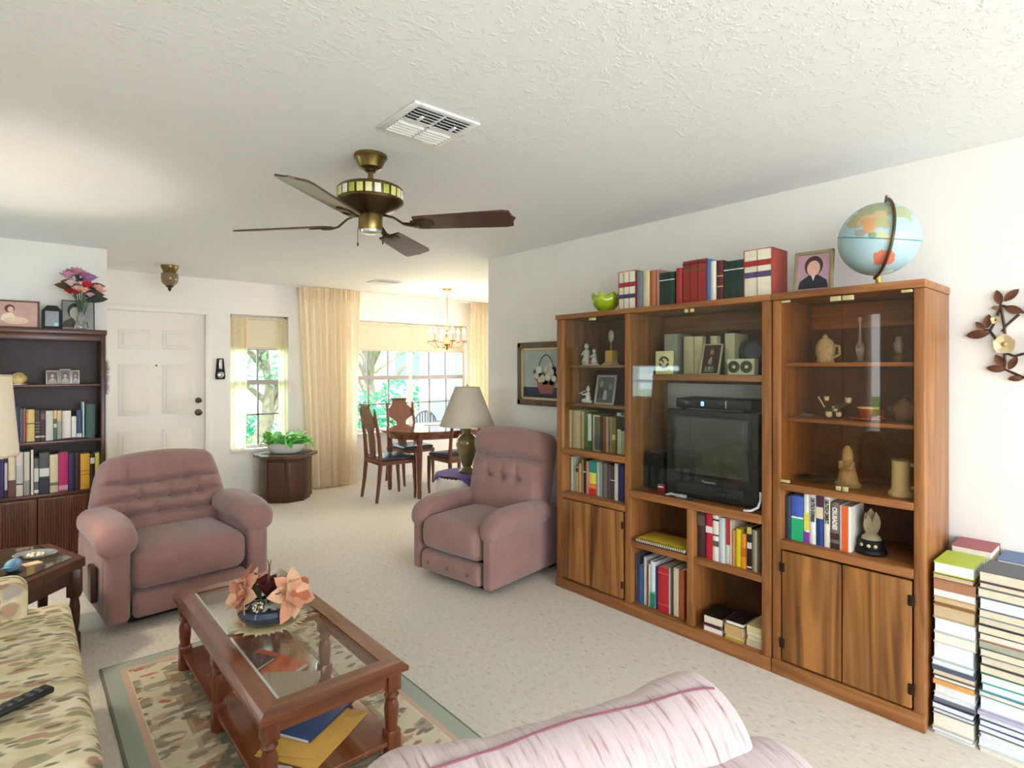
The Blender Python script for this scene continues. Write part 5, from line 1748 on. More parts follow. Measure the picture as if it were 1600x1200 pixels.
pframe('photo_frame', 'tilted gilt framed portrait of a couple in front of cream books', 'photo frame', (2.80, 1.622, 1.43), radians(-4), radians(14), .118, .172, .007, mat('thin_gilt', (206, 190, 150), rough=.3, metal=.5),
       mat('print_bg_dark', (52, 30, 30), rough=.35, var=.2), bust(.10, .165, (70, 46, 40), (170, 122, 104), (36, 36, 44), .0, .76, .62) + bust(.10, .165, (60, 44, 38), (168, 126, 106), (150, 136, 116), .004, .44, .72)[1:])
DCK = thing('desk_clock', 'cream twin-dial desk clock at the right of the shelf above the television', 'clock', (2.795, 1.44, 1.43), radians(3))
MB().prism([(-.070, 0), (.064, 0), (.072, .082), (-.072, .082)], 0, .05, 'yz').put('case', mat('cream_case', (206, 200, 176), rough=.45), DCK, smooth=False)
for y in (-.033, .033):
    k = MB().lathe([(.030, 0), (.031, .006), (.022, .009), (.021, .004), (.0, .004)], 26).xf(Matrix.Translation((0, y, .041)) @ Matrix.Rotation(-pi / 2, 4, 'Y'))
    k.put('dial_ring', mat('bronze_ring', (84, 78, 48), rough=.35, metal=.5), DCK)
    MB().lathe([(.021, .0), (.0, .0052)], 22).xf(Matrix.Translation((-.001, y, .041)) @ Matrix.Rotation(-pi / 2, 4, 'Y')).put('dial', mat('dial_cream', (206, 200, 182), rough=.4), DCK)

# --- display cabinet, behind tinted glass
SN = thing('lidded_stein', 'ornate beige lidded stein on the top shelf of the display cabinet', 'stein', (2.95, 1.09, 1.49))
def lump(x, y, z):
    return (x * (1 + .06 * sin(9 * atan2(y, x) + z * 90)), y * (1 + .06 * sin(9 * atan2(y, x) + z * 90)), z)
s_ = MB().lathe([(0, 0), (.034, 0), (.038, .008), (.034, .02), (.042, .045), (.042, .075), (.036, .095), (.030, .10)], 30)
s_.v = [lump(*p) for p in s_.v]
s_.put('body', mat('relief_beige', (196, 184, 146), rough=.6, var=.2, vscale=60), SN)
MB().lathe([(.034, .098), (.030, .108), (.014, .120), (.012, .13), (0, .14)], 20).put('lid', mat('relief_beige', (196, 184, 146)), SN)
MB().tube([(0, -.036, .085), (0, -.062, .078), (0, -.064, .04), (0, -.038, .025)], .006, 7).put('handle', mat('relief_beige', (196, 184, 146)), SN)
M_CRY = mat('clear_crystal', (236, 240, 240), rough=.04, var=0, trans=.85)
GV = thing('glass_vase', 'slender clear glass bud vase in the middle of the top display shelf', 'vase', (2.92, .93, 1.49))
MB().lathe([(0, 0), (.02, 0), (.022, .006), (.010, .014), (.017, .05), (.018, .075), (.007, .10), (.006, .18), (.012, .208), (.010, .208), (.004, .18), (.004, .10), (0, .06)], 20).put('vase', M_CRY, GV)
OL = thing('oil_lamp', 'miniature glass oil lamp at the right of the top display shelf', 'oil lamp', (2.90, .772, 1.49))
MB().lathe([(0, 0), (.022, 0), (.024, .008), (.018, .014), (.022, .028), (.010, .04), (0, .04)], 20).put('brass_font', M_BRASS, OL)
MB().lathe([(.014, .04), (.022, .062), (.024, .078), (.014, .10), (.012, .112), (.010, .112), (.012, .10), (.021, .078), (.012, .042)], 20, caps=False).put('chimney', M_CRY, OL)
GD = thing('glass_dish', 'small clear glass dish at the left of the middle display shelf', 'dish', (2.89, 1.15, 1.228))
MB().lathe([(0, 0), (.022, 0), (.034, .012), (.032, .014), (.02, .004), (0, .004)], 20).put('dish', M_CRY, GD)
RS = thing('rose_ornament', 'porcelain white roses with green leaves on the middle display shelf', 'ornament', (2.90, 1.025, 1.228))
M_ROSE = mat('porcelain_rose', (226, 216, 184), rough=.4, var=.1, vscale=80)
M_ROSEL = mat('porcelain_leaf', (70, 96, 62), rough=.45, var=.15)
for (x, y, z, s) in ((-.03, .02, .018, 1), (-.03, -.022, .02, .85), (-.012, .0, .045, .9), (0, -.052, .085, 1.0), (.01, .045, .09, .75)):
    p_ = MB()
    p_.ell((x, y, z), (.014 * s, .014 * s, .013 * s), 10, 6)
    for i in range(5):
        a = i * 2 * pi / 5
        p_.leaf((x + .004 * cos(a), y + .004 * sin(a), z - .008 * s), (x + .020 * s * cos(a), y + .020 * s * sin(a), z + .012 * s), .022 * s, -.3, n=3)
    p_.put('rose', M_ROSE, RS)
for i in range(9):
    a = i * .7
    MB().leaf((0, 0, .012 + .004 * i), (.045 * cos(a), .05 * sin(a), .03 + .008 * i), .022, .2, n=3).put('leaf', M_ROSEL, RS)
MB().tube([(0, 0, 0), (.004, -.02, .05), (0, -.05, .08)], .003, 6).put('stem', M_ROSEL, RS)
MB().tube([(.0, .05, .05), (-.01, .075, .10)], .003, 6).put('bud_stem', M_ROSE, RS)
SA = thing('saucer', 'rust brown saucer under the cup in the display cabinet', 'saucer', (2.86, .878, 1.228))
MB().lathe([(0, 0), (.035, 0), (.076, .014), (.074, .018), (.034, .005), (0, .005)], 30).put('saucer', mat('rust_glaze', (150, 66, 32), rough=.25, var=.15), SA)
CU = thing('teacup', 'rust brown teacup with pale rim on its saucer in the display cabinet', 'cup', (2.86, .878, 1.233))
MB().lathe([(0, 0), (.026, 0), (.036, .012), (.041, .055), (.038, .055), (.032, .012), (0, .006)], 26).put('cup', mat('rust_glaze', (150, 66, 32)), CU)
MB().lathe([(.0415, .052), (.0415, .058), (.037, .058), (.037, .052)], 26, caps=False).put('rim', mat('cup_rim', (226, 206, 160), rough=.3), CU)
MB().tube([(0, -.038, .046), (0, -.058, .04), (0, -.056, .02), (0, -.034, .014)], .0045, 7).put('handle', mat('rust_glaze', (150, 66, 32)), CU)
PI_ = thing('ceramic_pot', 'round speckled brown lidded pot at the right of the middle display shelf', 'pot', (2.95, .765, 1.228))
M_SPK = mat('speckled_clay', (150, 122, 94), rough=.5, var=.25, vscale=50)
MB().lathe([(0, 0), (.026, 0), (.034, .008), (.046, .035), (.048, .055), (.038, .078), (.024, .086)], 28).put('body', M_SPK, PI_)
MB().lathe([(.027, .084), (.024, .092), (.010, .098), (.008, .103), (.011, .108), (0, .112)], 20).put('lid', M_SPK, PI_)
for s_y in (-1, 1):
    MB().tube([(0, s_y * .044, .066), (0, s_y * .056, .062), (0, s_y * .054, .046), (0, s_y * .045, .044)], .004, 7).put('lug_handle', M_SPK, PI_)
TP = thing('plate', 'dark glass plate lying at the left of the lower display shelf', 'plate', (2.93, 1.12, .918))
MB().lathe([(0, 0), (.05, 0), (.085, .014), (.083, .017), (.048, .004), (0, .004)], 34).put('plate', mat('smoke_glass_plate', (52, 46, 36), rough=.1, coat=.5), TP)
MD = thing('figurine', 'tan carved kneeling figure in the middle of the lower display shelf', 'figurine', (2.90, .974, .918))
b = MB().lathe([(0, 0), (.052, 0), (.056, .012), (.044, .026), (.04, .05), (.03, .085), (.026, .11), (.018, .126), (.01, .134)], 20, sx=.8)
b.ell((0, .006, .152), (.017, .016, .020), 14, 8)
b.tube([(-.012, -.026, .112), (-.034, -.02, .085), (-.04, .0, .09)], [.010, .009, .006], 8).tube([(-.012, .026, .112), (-.034, .02, .085), (-.04, .0, .09)], [.010, .009, .006], 8)
b.put('kneeling_figure', mat('carved_tan', (168, 144, 104), rough=.6, var=.2, vscale=30), MD)
MB().lathe([(.022, .112), (.024, .14), (.021, .168), (.008, .186), (0, .188)], 16, (.006, .004, 0)).put('veil', mat('carved_veil', (178, 158, 120), rough=.6, var=.15), MD)
MG = thing('beer_stein', 'tall cream ceramic mug at the right of the lower display shelf', 'mug', (2.86, .755, .918), radians(10))
MB().lathe([(0, 0), (.046, 0), (.047, .010), (.038, .022), (.034, .03), (.033, .14), (.035, .155), (.031, .155), (.029, .03), (0, .02)], 30).put('body', mat('cream_stoneware', (216, 206, 164), rough=.35, var=.04), MG)
MB().lathe([(.0362, .150), (.0368, .156), (.031, .158), (.0305, .150)], 30, caps=False).put('rim', mat('olive_rim', (118, 112, 72), rough=.4), MG)
MB().tube([(0, -.033, .135), (0, -.056, .135), (0, -.066, .11), (0, -.062, .06), (0, -.052, .040), (0, -.036, .036)], .0085, 8).put('handle', mat('cream_stoneware', (216, 206, 164)), MG)
SG = thing('crystal_ornament', 'crystal ornament on a round black base beside the orange-striped book', 'ornament', (2.845, .862, .648))
MB().lathe([(0, 0), (.058, 0), (.062, .010), (.058, .022), (.05, .026), (.05, .058), (.044, .064), (0, .064)], 30).put('base', M_LACQ, SG)
for a in (150, 185, 215):
    t = radians(a)
    MB().ell((.050 * cos(t), .050 * sin(t), .042), (.004, .008, .008), 8, 5, Matrix.Rotation(t, 3, 'Z')).put('painted_flower', mat('cream_flower', (206, 194, 140), rough=.5), SG)
MB().lathe([(.040, .064), (.036, .075), (.020, .09), (0, .098)], 16).put('glass_mound', mat('amber_crystal', (214, 196, 160), rough=.1, trans=.5), SG)
for (a, l, w_) in ((20, .15, .05), (100, .13, .045), (170, .12, .045), (250, .14, .05), (320, .13, .04)):
    t = radians(a)
    MB().leaf((.008 * cos(t), .008 * sin(t), .075), (.032 * cos(t), .032 * sin(t), .075 + l * .78), w_, .1, up=(cos(t), sin(t), .2), n=5, thick=.003).put('crystal_petal', mat('amber_crystal', (214, 196, 160)), SG)

# --- on top of the units
GB = thing('glass_bowl', 'lime green ruffled glass bowl at the left end on top of the wall unit', 'bowl', (2.85, 2.37, 1.82))
def ruffle(u, v):
    a = 2 * pi * u
    prof = [(.0, .0), (.035, .0), (.045, .01), (.075, .04), (.092, .08), (.088, .105), (.075, .118)]
    i = v * (len(prof) - 1)
    k = min(int(i), len(prof) - 2)
    f = i - k
    r_ = prof[k][0] * (1 - f) + prof[k + 1][0] * f
    z = prof[k][1] * (1 - f) + prof[k + 1][1] * f
    wv = max(0, v - .45)
    return (r_ * cos(a) * (1 + .16 * wv * sin(6 * a)), r_ * sin(a) * (1 + .16 * wv * sin(6 * a)), z + .020 * wv * (sin(6 * a) + .3 * sin(11 * a)))
MB().grid(ruffle, 72, 18).put('bowl', mat('lime_glass', (152, 176, 30), rough=.1, var=.15, vscale=20, coat=.8), GB, recalc=False)
pframe('photo_frame', 'gold framed portrait of a woman in black on top of the display cabinet', 'photo frame', (2.84, 1.108, 1.823), radians(6), radians(9), .172, .205, .016, M_GOLDF,
       mat('print_bg_mauve', (176, 140, 152), rough=.4, var=.08), bust(.172, .205, (64, 34, 36), (214, 168, 148), (30, 26, 32), 0, .58, .95))
def globe_pt(dx, dy, R=.16):
    v = Vector((-.943, -.276, -.185)).normalized()
    rt = Vector((.281, -.960, 0)).normalized()
    up = rt.cross(-v) if rt.cross(-v).z > 0 else rt.cross(v)
    return tuple((rt * dx + up * dy + v * sqrt(max(0, 1 - dx * dx - dy * dy))) * R)
def globe_mat():
    m, nt, N, L, P = newmat('globe_map')
    tc = N.new('ShaderNodeTexCoord')
    nz = N.new('ShaderNodeTexNoise')
    nz.inputs['Scale'].default_value = 26.0
    nz.inputs['Detail'].default_value = 6
    L.new(tc.outputs['Object'], nz.inputs['Vector'])
    cur = None
    def ball(center, rad, col, prev):
        d = N.new('ShaderNodeVectorMath')
        d.operation = 'DISTANCE'
        d.inputs[1].default_value = center
        L.new(tc.outputs['Object'], d.inputs[0])
        s = N.new('ShaderNodeMath')
        s.operation = 'MULTIPLY_ADD'
        s.inputs[1].default_value = rad * 2.0
        L.new(nz.outputs['Fac'], s.inputs[0])
        L.new(d.outputs['Value'], s.inputs[2])
        c = N.new('ShaderNodeMath')
        c.operation = 'LESS_THAN'
        c.inputs[1].default_value = rad * 1.9
        L.new(s.outputs[0], c.inputs[0])
        mx = N.new('ShaderNodeMix')
        mx.data_type = 'RGBA'
        L.new(c.outputs[0], mx.inputs[0])
        if prev is None:
            mx.inputs[6].default_value = lin((172, 204, 210))
        else:
            L.new(prev, mx.inputs[6])
        mx.inputs[7].default_value = lin(col)
        return mx.outputs[2]
    for (c, r_, col) in ((globe_pt(-.05, .86), .085, (158, 172, 132)), (globe_pt(-.45, .62), .06, (176, 172, 130)), (globe_pt(-.12, .50), .060, (206, 180, 138)), (globe_pt(-.22, .42), .036, (214, 160, 116)),
                         (globe_pt(.10, .40), .030, (180, 180, 134)), (globe_pt(-.42, .22), .022, (168, 168, 150)), (globe_pt(-.15, .12), .016, (140, 160, 130)), (globe_pt(.08, .10), .020, (190, 196, 150)), (globe_pt(.20, .02), .018, (196, 190, 140)),
                         (globe_pt(.02, -.52), .036, (220, 124, 98)), (globe_pt(.22, -.50), .036, (222, 128, 100)), (globe_pt(.52, .66), .05, (170, 182, 140)), ((.1, -.1, .05), .08, (206, 192, 140)), ((.12, .08, -.02), .07, (190, 160, 150)), ((0, 0, -.165), .06, (226, 232, 232))):
        cur = ball(c, r_, col, cur)
    L.new(cur, P.inputs['Base Color'])
    P.inputs['Roughness'].default_value = .22
    return m
GL = thing('desk_globe', 'pale blue world globe on a brass stand on top of the display cabinet', 'globe', (2.90, .85, 1.823))
MB().lathe([(0, 0), (.085, 0), (.085, .006), (.03, .014), (.012, .022), (.011, .045), (0, .045)], 26).put('stand_base', M_BRASS, GL)
gc = Vector((0, 0, .215))
GR = .160
tl = radians(18)
ball_ = MB().ell((0, 0, 0), (GR, GR, GR), 48, 26).put('globe_ball', globe_mat(), GL, loc=gc)
ax = Vector((-.10, -.20, .97)).normalized()      # axis leans to the viewer's right
sd = Vector((-.80, -.55, 0)).normalized()
sd = (sd - ax * sd.dot(ax)).normalized()
arc_ = [gc + (ax * cos(t) + sd * sin(t)) * (GR + .012) for t in [pi * i / 26 for i in range(27)]]
arc_ = arc_[:25]
MB().tube(arc_, .006, 8, flat=1.6).put('meridian_arm', mat('dark_bronze_arm', (98, 78, 52), rough=.35, metal=.7), GL)
MB().tube([gc + ax * (GR - .004), gc + ax * (GR + .03)], .006, 8).put('pivot', mat('dark_bronze_arm', (98, 78, 52)), GL)
bot = arc_[-1]
MB().tube([bot, bot * .5 + Vector((0, 0, .02)), Vector((0, 0, .03))], .008, 8).put('neck', M_BRASS, GL)
u_ = ax.orthogonal().normalized()
w_ = ax.cross(u_)
MB().tube([gc + (u_ * cos(t) + w_ * sin(t)) * (GR + .0008) for t in [2 * pi * i / 48 for i in range(49)]], .0022, 5, caps=False).put('equator_band', mat('equator_teal', (70, 140, 150), rough=.4), GL)

# ================================================================== DARK BOOKCASE
YB, YW = 5.42, 5.715
BC = thing('bookcase', 'dark walnut bookcase with reeded lower doors against the entry wall', 'bookcase', (0, 0, 0))
BX0, BX1 = -.30, .512
M_BCB = mat('bookcase_back', (58, 42, 40), rough=.55, var=.2, vscale=6)
for (a, b) in ((BX0, BX0 + .03), (BX1 - .03, BX1)):
    MB().rbox(a, YB, 0, b, YW, 1.72, .004).put('side_panel', M_DARKW, BC)
MB().rbox(BX0 - .008, YB - .015, 1.72, BX1 + .008, YW, 1.757, .005).put('top_board', M_DARKH, BC)
MB().rbox(BX0 + .03, YB + .004, 1.672, BX1 - .03, YB + .022, 1.72, .003).put('top_rail', M_DARKH, BC)
MB().box(BX0 + .03, YW - .012, .06, BX1 - .03, YW - .002, 1.72).put('back_panel', M_BCB, BC, smooth=False)
for (z, t) in ((1.325, .018), (.900, .025), (.510, .025)):
    MB().rbox(BX0 + .03, YB + (.03 if z > 1 else .0), z, BX1 - .03, YW - .012, z + t, .003).put('shelf', M_DARKH, BC)
MB().rbox(BX0, YB - .004, 0, BX1, YB + .02, .075, .004).put('plinth', M_DARKH, BC)
M_REED = wood('reeded_door', (74, 40, 24), (124, 74, 44), 'z', .9, .42)
for (a, b) in ((BX0 + .032, .102), (.107, BX1 - .032)):
    d_ = MB().rbox(a, YB - .002, .080, b, YB + .014, .507, .003).put('door', M_REED, BC)
    n = int((b - a - .03) / .0155)
    for i in range(n):
        x = a + .018 + i * .0155
        MB().tube([(x, YB - .002, .095), (x, YB - .002, .495)], .0065, 6).put('reed', M_REED, d_)
rebase(BC, (.105, 5.57, 0))

ROW_F = [(-.014, .006, .264, (36, 48, 70), 'dark blue'), (.007, .024, .245, (92, 80, 110), 'slim violet-grey'), (.025, .040, .245, (150, 86, 56), 'slim rust'), (.042, .090, .234, (222, 186, 112), 'thick golden tan', [(.55, .58, (60, 44, 30)), (0, .10, (206, 180, 130))]),
 (.092, .123, .226, (60, 42, 40), 'dark brown with pale lines', [(.30, .315, (180, 168, 150)), (.40, .415, (180, 168, 150)), (.50, .515, (180, 168, 150)), (.60, .615, (180, 168, 150)), (.12, .17, (220, 210, 196))]), (.123, .150, .224, (70, 30, 36), 'dark maroon', [(.12, .17, (226, 216, 200)), (.7, .9, (120, 66, 70))]),
 (.152, .196, .22, (206, 200, 186), 'thick grey-white'), (.196, .218, .221, (96, 116, 96), 'green and cream', [(.72, 1, (224, 190, 140)), (.42, .55, (206, 204, 180))]), (.219, .246, .22, (222, 184, 130), 'tan and grey', [(0, .65, (150, 148, 136))]),
 (.248, .302, .215, (230, 216, 210), 'wide pinkish white'), (.304, .334, .171, (228, 220, 212), 'short white'), (.335, .368, .214, (52, 72, 104), 'dark blue with white foot', [(.02, .18, (214, 214, 210))]), (.371, .384, .279, (190, 196, 200), 'tall thin pale'), (.389, .449, .262, (40, 76, 66), 'tall dark green boxed')]
ROW_G = [(-.100, -.078, .274, (60, 40, 96), 'slim purple'), (-.077, -.060, .277, (40, 26, 44), 'slim black and white', [(.2, .9, (196, 186, 190))]), (-.058, -.016, .286, (226, 206, 170), 'cream and red pictorial', [(0, .42, (110, 60, 52))]), (-.014, .025, .318, (218, 200, 186), 'pale pink and grey', [(.3, .7, (190, 186, 184)), (.26, .29, (60, 50, 60))]),
 (.027, .062, .317, (212, 200, 184), 'stone grey', [(0, .34, (150, 146, 136))]), (.068, .083, .329, (232, 214, 206), 'thin white'), (.085, .113, .266, (92, 98, 90), 'grey-green', [(.35, .72, (206, 204, 190)), (.04, .12, (230, 228, 220))]), (.115, .174, .301, (84, 80, 84), 'thick dark grey and white', [(.42, .62, (220, 214, 206)), (0, .38, (36, 30, 56))]),
 (.175, .225, .283, (228, 210, 170), 'thick cream', [(.18, .26, (110, 120, 90))]), (.226, .283, .293, (190, 32, 104), 'thick magenta', [(.04, .16, (216, 160, 180))]), (.285, .321, .276, (48, 40, 84), 'indigo'), (.322, .355, .273, (62, 36, 40), 'plum brown'), (.357, .416, .271, (232, 168, 48), 'thick orange-yellow', [(.40, .43, (200, 110, 40)), (.5, .53, (200, 110, 40))]),
 (.418, .447, .256, (36, 26, 28), 'black with white label', [(.74, .92, (228, 222, 208))]), (.449, .478, .268, (226, 206, 96), 'pale yellow')]
bookrow(ROW_F, 5.46, .925, 'on the upper bookcase row', 'books on the upper bookcase row', .15, 'y', .02, 8, .36)
bookrow(ROW_G, 5.455, .535, 'on the lower bookcase row', 'books on the lower bookcase row', .16, 'y', .015, 9, .345)
FB = thing('magazine', 'dark folded magazine lying in front of the upper bookcase row', 'magazine', (.30, 5.44, .925), radians(6))
MB().grid(lambda u, v: ((u - .5) * .22, (v - .5) * .03 + .004 * sin(5 * u), .004 + .010 * sin(pi * u) * sin(pi * v)), 14, 4).grid(lambda u, v: ((u - .5) * .22, (v - .5) * .03 + .004 * sin(5 * u), .001), 14, 4).put('magazine', mat('dark_paper', (58, 54, 70), rough=.5, var=.3, vscale=40), FB, recalc=False)

# bookcase top: framed pictures and flowers (facing -y: rotate the local -x to -y)
pframe('photo_frame', 'wide gilt framed pink photograph of a seated girl on the bookcase', 'photo frame', (-.005, 5.49, 1.757), radians(88), radians(7), .245, .205, .012, M_DKF,
       mat('print_bg_pink', (206, 160, 152), rough=.4, var=.12, vscale=9), [('hair', disc(.045, .142, .028, .030, x=-.0008), (92, 42, 40)), ('face', disc(.040, .135, .017, .022, x=-.0016), (226, 182, 158)),
       ('dress', MB().prism([(.095, .055), (-.06, .045), (-.045, .075), (.015, .085), (.03, .11), (.055, .11), (.085, .095)], -.0014, -.0008, 'yz'), (240, 222, 190)), ('skirt', disc(.01, .055, .068, .028, x=-.002), (236, 206, 176))])
CKF = thing('photo_frame', 'black octagonal-topped picture frame between the two portraits on the bookcase', 'photo frame', (.190, 5.50, 1.757), radians(90))
MB().prism([(-.06, 0), (.06, 0), (.06, .14), (.028, .178), (-.028, .178), (-.06, .14)], 0, .05, 'yz').put('frame', M_LACQ, CKF, smooth=False)
ph = MB().box(-.003, -.04, .022, .001, .04, .135).put('picture', mat('blue_grey_print', (104, 114, 126), rough=.25, var=.1), CKF, smooth=False)
disc(.0, .082, .028, .034, x=-.0036).put('oval', mat('print_oval', (138, 142, 146), rough=.4), ph, smooth=False)
MB().prism([(-.038, .024), (-.012, .024), (-.012, .05), (-.038, .05)], -.0044, -.0032, 'yz').put('pale_square', mat('pale_cyan', (172, 214, 232), rough=.4), ph, smooth=False)
pframe('photo_frame', 'large black and white portrait of a young man standing on the bookcase', 'photo frame', (.352, 5.55, 1.757), radians(90), radians(6), .205, .235, .006, M_BLACKP,
       mat('print_bg_silver', (150, 150, 142), rough=.4, var=.18, vscale=8), bust(.205, .235, (32, 30, 26), (190, 186, 170), (64, 58, 36), .018, .58, 1.0))
VS = thing('flower_vase', 'clear glass vase of pink, red and lilac silk flowers on the bookcase', 'flower vase', (.362, 5.475, 1.757))
MB().lathe([(0, 0), (.036, 0), (.04, .01), (.038, .035), (.026, .08), (.018, .13), (.017, .17), (.026, .215), (.024, .215), (.014, .17), (.015, .13), (.02, .08), (0, .03)], 22).put('vase', M_CRY, VS)
rnd = random.Random(12)
FLC = [((206, 142, 166), 'pink'), ((178, 122, 186), 'lilac'), ((206, 36, 44), 'red'), ((236, 172, 150), 'peach'), ((232, 206, 204), 'blush'), ((150, 30, 44), 'crimson')]
def blossom(parent, c, s, col, name='blossom', np_=9, seed=0):
    q = random.Random(seed)
    b = MB()
    b.ell(c, (s * .34, s * .34, s * .30), 8, 5)
    for ring in range(2):
        for i in range(np_ - 2 * ring):
            a = 2 * pi * i / (np_ - 2 * ring) + ring * .4 + q.uniform(-.15, .15)
            e = .25 + .7 * ring
            d = Vector((cos(a), sin(a), e)).normalized()
            b.leaf((c[0] + d.x * s * .15, c[1] + d.y * s * .15, c[2] - s * .1), (c[0] + d.x * s, c[1] + d.y * s, c[2] + d.z * s * .7), s * .75, -.25, n=3)
    return b.put(name, col, parent)
spots = [(-.08, -.03, .40, .055, 0), (-.03, -.02, .435, .055, 0), (.02, .02, .42, .05, 0), (-.06, .03, .43, .05, 0), (.045, -.03, .385, .05, 1), (.065, 0, .40, .045, 1), (.03, -.06, .335, .05, 2), (-.005, -.07, .345, .026, 4),
         (-.065, -.06, .34, .042, 4), (-.025, -.07, .30, .042, 3), (.015, -.075, .295, .038, 3), (-.07, -.05, .28, .038, 5), (-.04, -.075, .27, .035, 5), (.10, -.04, .325, .042, 3), (.125, -.03, .30, .035, 3), (.05, -.075, .262, .032, 0), (.0, .06, .36, .05, 1)]
for i, (x, y, z, s, c) in enumerate(spots):
    f_ = blossom(VS, (x, y, z), s * 1.12, mat('silk_' + FLC[c][1], FLC[c][0], rough=.8, var=.12, vscale=40), seed=i)
    MB().tube([(x * .1, y * .1, .10), (x * .4, y * .4, .22), (x, y, z)], .0025, 5).put('stem', mat('silk_stem', (60, 84, 58), rough=.7), f_)
for (a, l, z, c) in ((185, .16, .335, 1), (200, .13, .36, 1), (350, .15, .35, 0), (330, .16, .28, 0), (345, .17, .25, 0), (20, .14, .30, 0), (300, .12, .30, 0), (95, .12, .4, 0), (250, .11, .40, 0)):
    t = radians(a)
    MB().leaf((.03 * cos(t), .03 * sin(t), z - .02), (l * cos(t), l * sin(t) * .5 - .03, z), .06, .1, up=(0, -1, .35), n=5).put('leaf', mat('silk_leaf_%d' % c, ((62, 66, 58), (84, 70, 44))[c], rough=.7), VS)

SH = thing('shell_ornament', 'cream and brown shell ornament with glass dome on the bookcase shelf', 'ornament', (.0, 5.52, 1.343))
b = MB()
for i in range(34):
    t = i / 33
    a = t * 4.2 * pi
    q = .045 * (1 - t) + .002
    b.ell((q * cos(a) * .5, q * sin(a) * .9 - .0 + (.02 if False else 0), .045 + .030 * t), (q * .55 + .004, q * .55 + .004, q * .55 + .004), 8, 5)
MB().ell((.0, -.0, .045), (.045, .045, .045), 18, 10).put('shell', mat('nautilus', (226, 194, 126), rough=.35, var=.25, vscale=20), SH)
b.put('shell_whorl', mat('nautilus_whorl', (206, 176, 122), rough=.4, var=.2), SH)
MB().lathe([(.050, 0), (.050, .006), (0, .008)], 20).put('base', M_PORC, SH)
for (x, s, nm) in ((.194, .078, 'left'), (.269, .070, 'middle'), (.329, .052, 'right')):
    pframe('photo_frame', f'tiny silver photo frame on the bookcase shelf, {nm} of the three', 'photo frame', (x, 5.50 + (.012 if nm == 'middle' else 0), 1.343), radians(90 + (8 if nm == 'left' else -8 if nm == 'right' else 0)), radians(6), s, .115 if nm == 'middle' else .105, .008, M_SILVF,
           mat('print_bg_brown', (112, 92, 88), rough=.4), bust(s, .11, (60, 44, 40), (206, 170, 156), (176, 160, 160), 0, .58, .8), group='tiny silver frames on the bookcase')
WP = thing('wall_plaque', 'pale carved floral plaque hanging on the side of the bookcase', 'wall ornament', (.512, 5.50, 1.38))
b = MB()
rnd = random.Random(4)
MB().rbox(0, -.03, -.12, .012, .03, .14, .005).put('backing', mat('plaque_wood', (120, 100, 92), rough=.6), WP)
for i in range(11):
    z = -.11 + i * .024
    o_ = .018 * sin(i * 1.3)
    MB().ell((.016 + .010 * abs(sin(i)), o_, z), (.014, .022, .016), 10, 6).put('rosette', mat('plaque_white', (220, 212, 204), rough=.6, var=.1), WP)

# ================================================================== COFFEE TABLE AND END TABLE THINGS
DM = thing('straw_mat', 'round cream straw mat with frayed rim on the coffee table glass', 'mat', (.815, 2.545, .3715))
MB().lathe([(0, 0), (.125, 0), (.13, .004), (.125, .009), (0, .007)], 40).put('woven_disc', mat('straw', (214, 190, 140), rough=.9, var=.25, vscale=60, bump=.6, bscale=90), DM)
for i in range(56):
    a = 2 * pi * i / 56
    MB().leaf((.115 * cos(a), .115 * sin(a), .006), (.158 * cos(a + .05), .158 * sin(a + .05), .005 + .006 * (i % 3)), .016, .0, n=2).put('straw_loop', mat('straw_pale', (232, 216, 180), rough=.85), DM)
FA = thing('flower_arrangement', 'peach silk magnolias in a dark blue bowl on the coffee table', 'flower arrangement', (.815, 2.545, .381))
MB().lathe([(0, 0), (.075, 0), (.095, .008), (.118, .03), (.121, .048), (.110, .066), (.095, .071), (.09, .062), (0, .058)], 34).put('bowl', mat('blue_glaze', (40, 58, 84), rough=.12, var=.12, coat=.7), FA)
M_MAG = [mat('magnolia_peach', (226, 162, 130), rough=.75, var=.1, vscale=25), mat('magnolia_pale', (236, 190, 152), rough=.75, var=.1, vscale=25), mat('magnolia_rust', (186, 112, 84), rough=.75, var=.1)]
def magnolia(c, out, s, seed):
    q = random.Random(seed)
    o = Vector(out).normalized()
    u = o.orthogonal().normalized()
    w = o.cross(u)
    fl = MB().ell(c, (.018 * s, .018 * s, .018 * s), 8, 5).put('magnolia', M_MAG[2], FA)
    for i in range(13):
        ring = 0 if i < 7 else 1
        a = 2 * pi * (i / 7 if ring == 0 else (i - 7) / 6 + .08) + q.uniform(-.2, .2)
        d = (u * cos(a) + w * sin(a)) * (1.0 if ring == 0 else .6) + o * (.30 if ring == 0 else .75)
        d.normalize()
        MB().leaf(Vector(c) - o * .01, Vector(c) + d * (.098 if ring == 0 else .075) * s * q.uniform(.85, 1.12), .066 * s, .42 if ring == 0 else .2, up=o, n=6, thick=.003).put('petal', M_MAG[(0, 1, 0, 2, 1)[i % 5]], fl)
magnolia((-.088, .040, .118), (-.95, .0, .28), 1.12, 1)
magnolia((.070, -.085, .118), (.25, -.95, .42), 1.05, 2)
magnolia((-.035, .075, .150), (-.5, .4, .8), .85, 3)
M_DRED = mat('dried_red', (92, 26, 30), rough=.7, var=.2)
for i in range(9):
    a = i * .75
    MB().leaf((0, 0, .09), (.05 * cos(a), .05 * sin(a), .17 + .012 * (i % 4)), .05, .15, n=4).put('red_leaf', M_DRED, FA)
MB().tube([(0, 0, .07), (.0, .0, .16), (.004, .002, .225)], [.006, .006, .004], 6).put('twig', mat('twig_brown', (110, 76, 44), rough=.8), FA)
for s in (-1, 1):
    MB().tube([(.004, .002, .22), (.004 + s * .006, .002 - s * .004, .255)], [.003, .0015], 5).put('twig_fork', mat('twig_brown', (110, 76, 44)), FA)
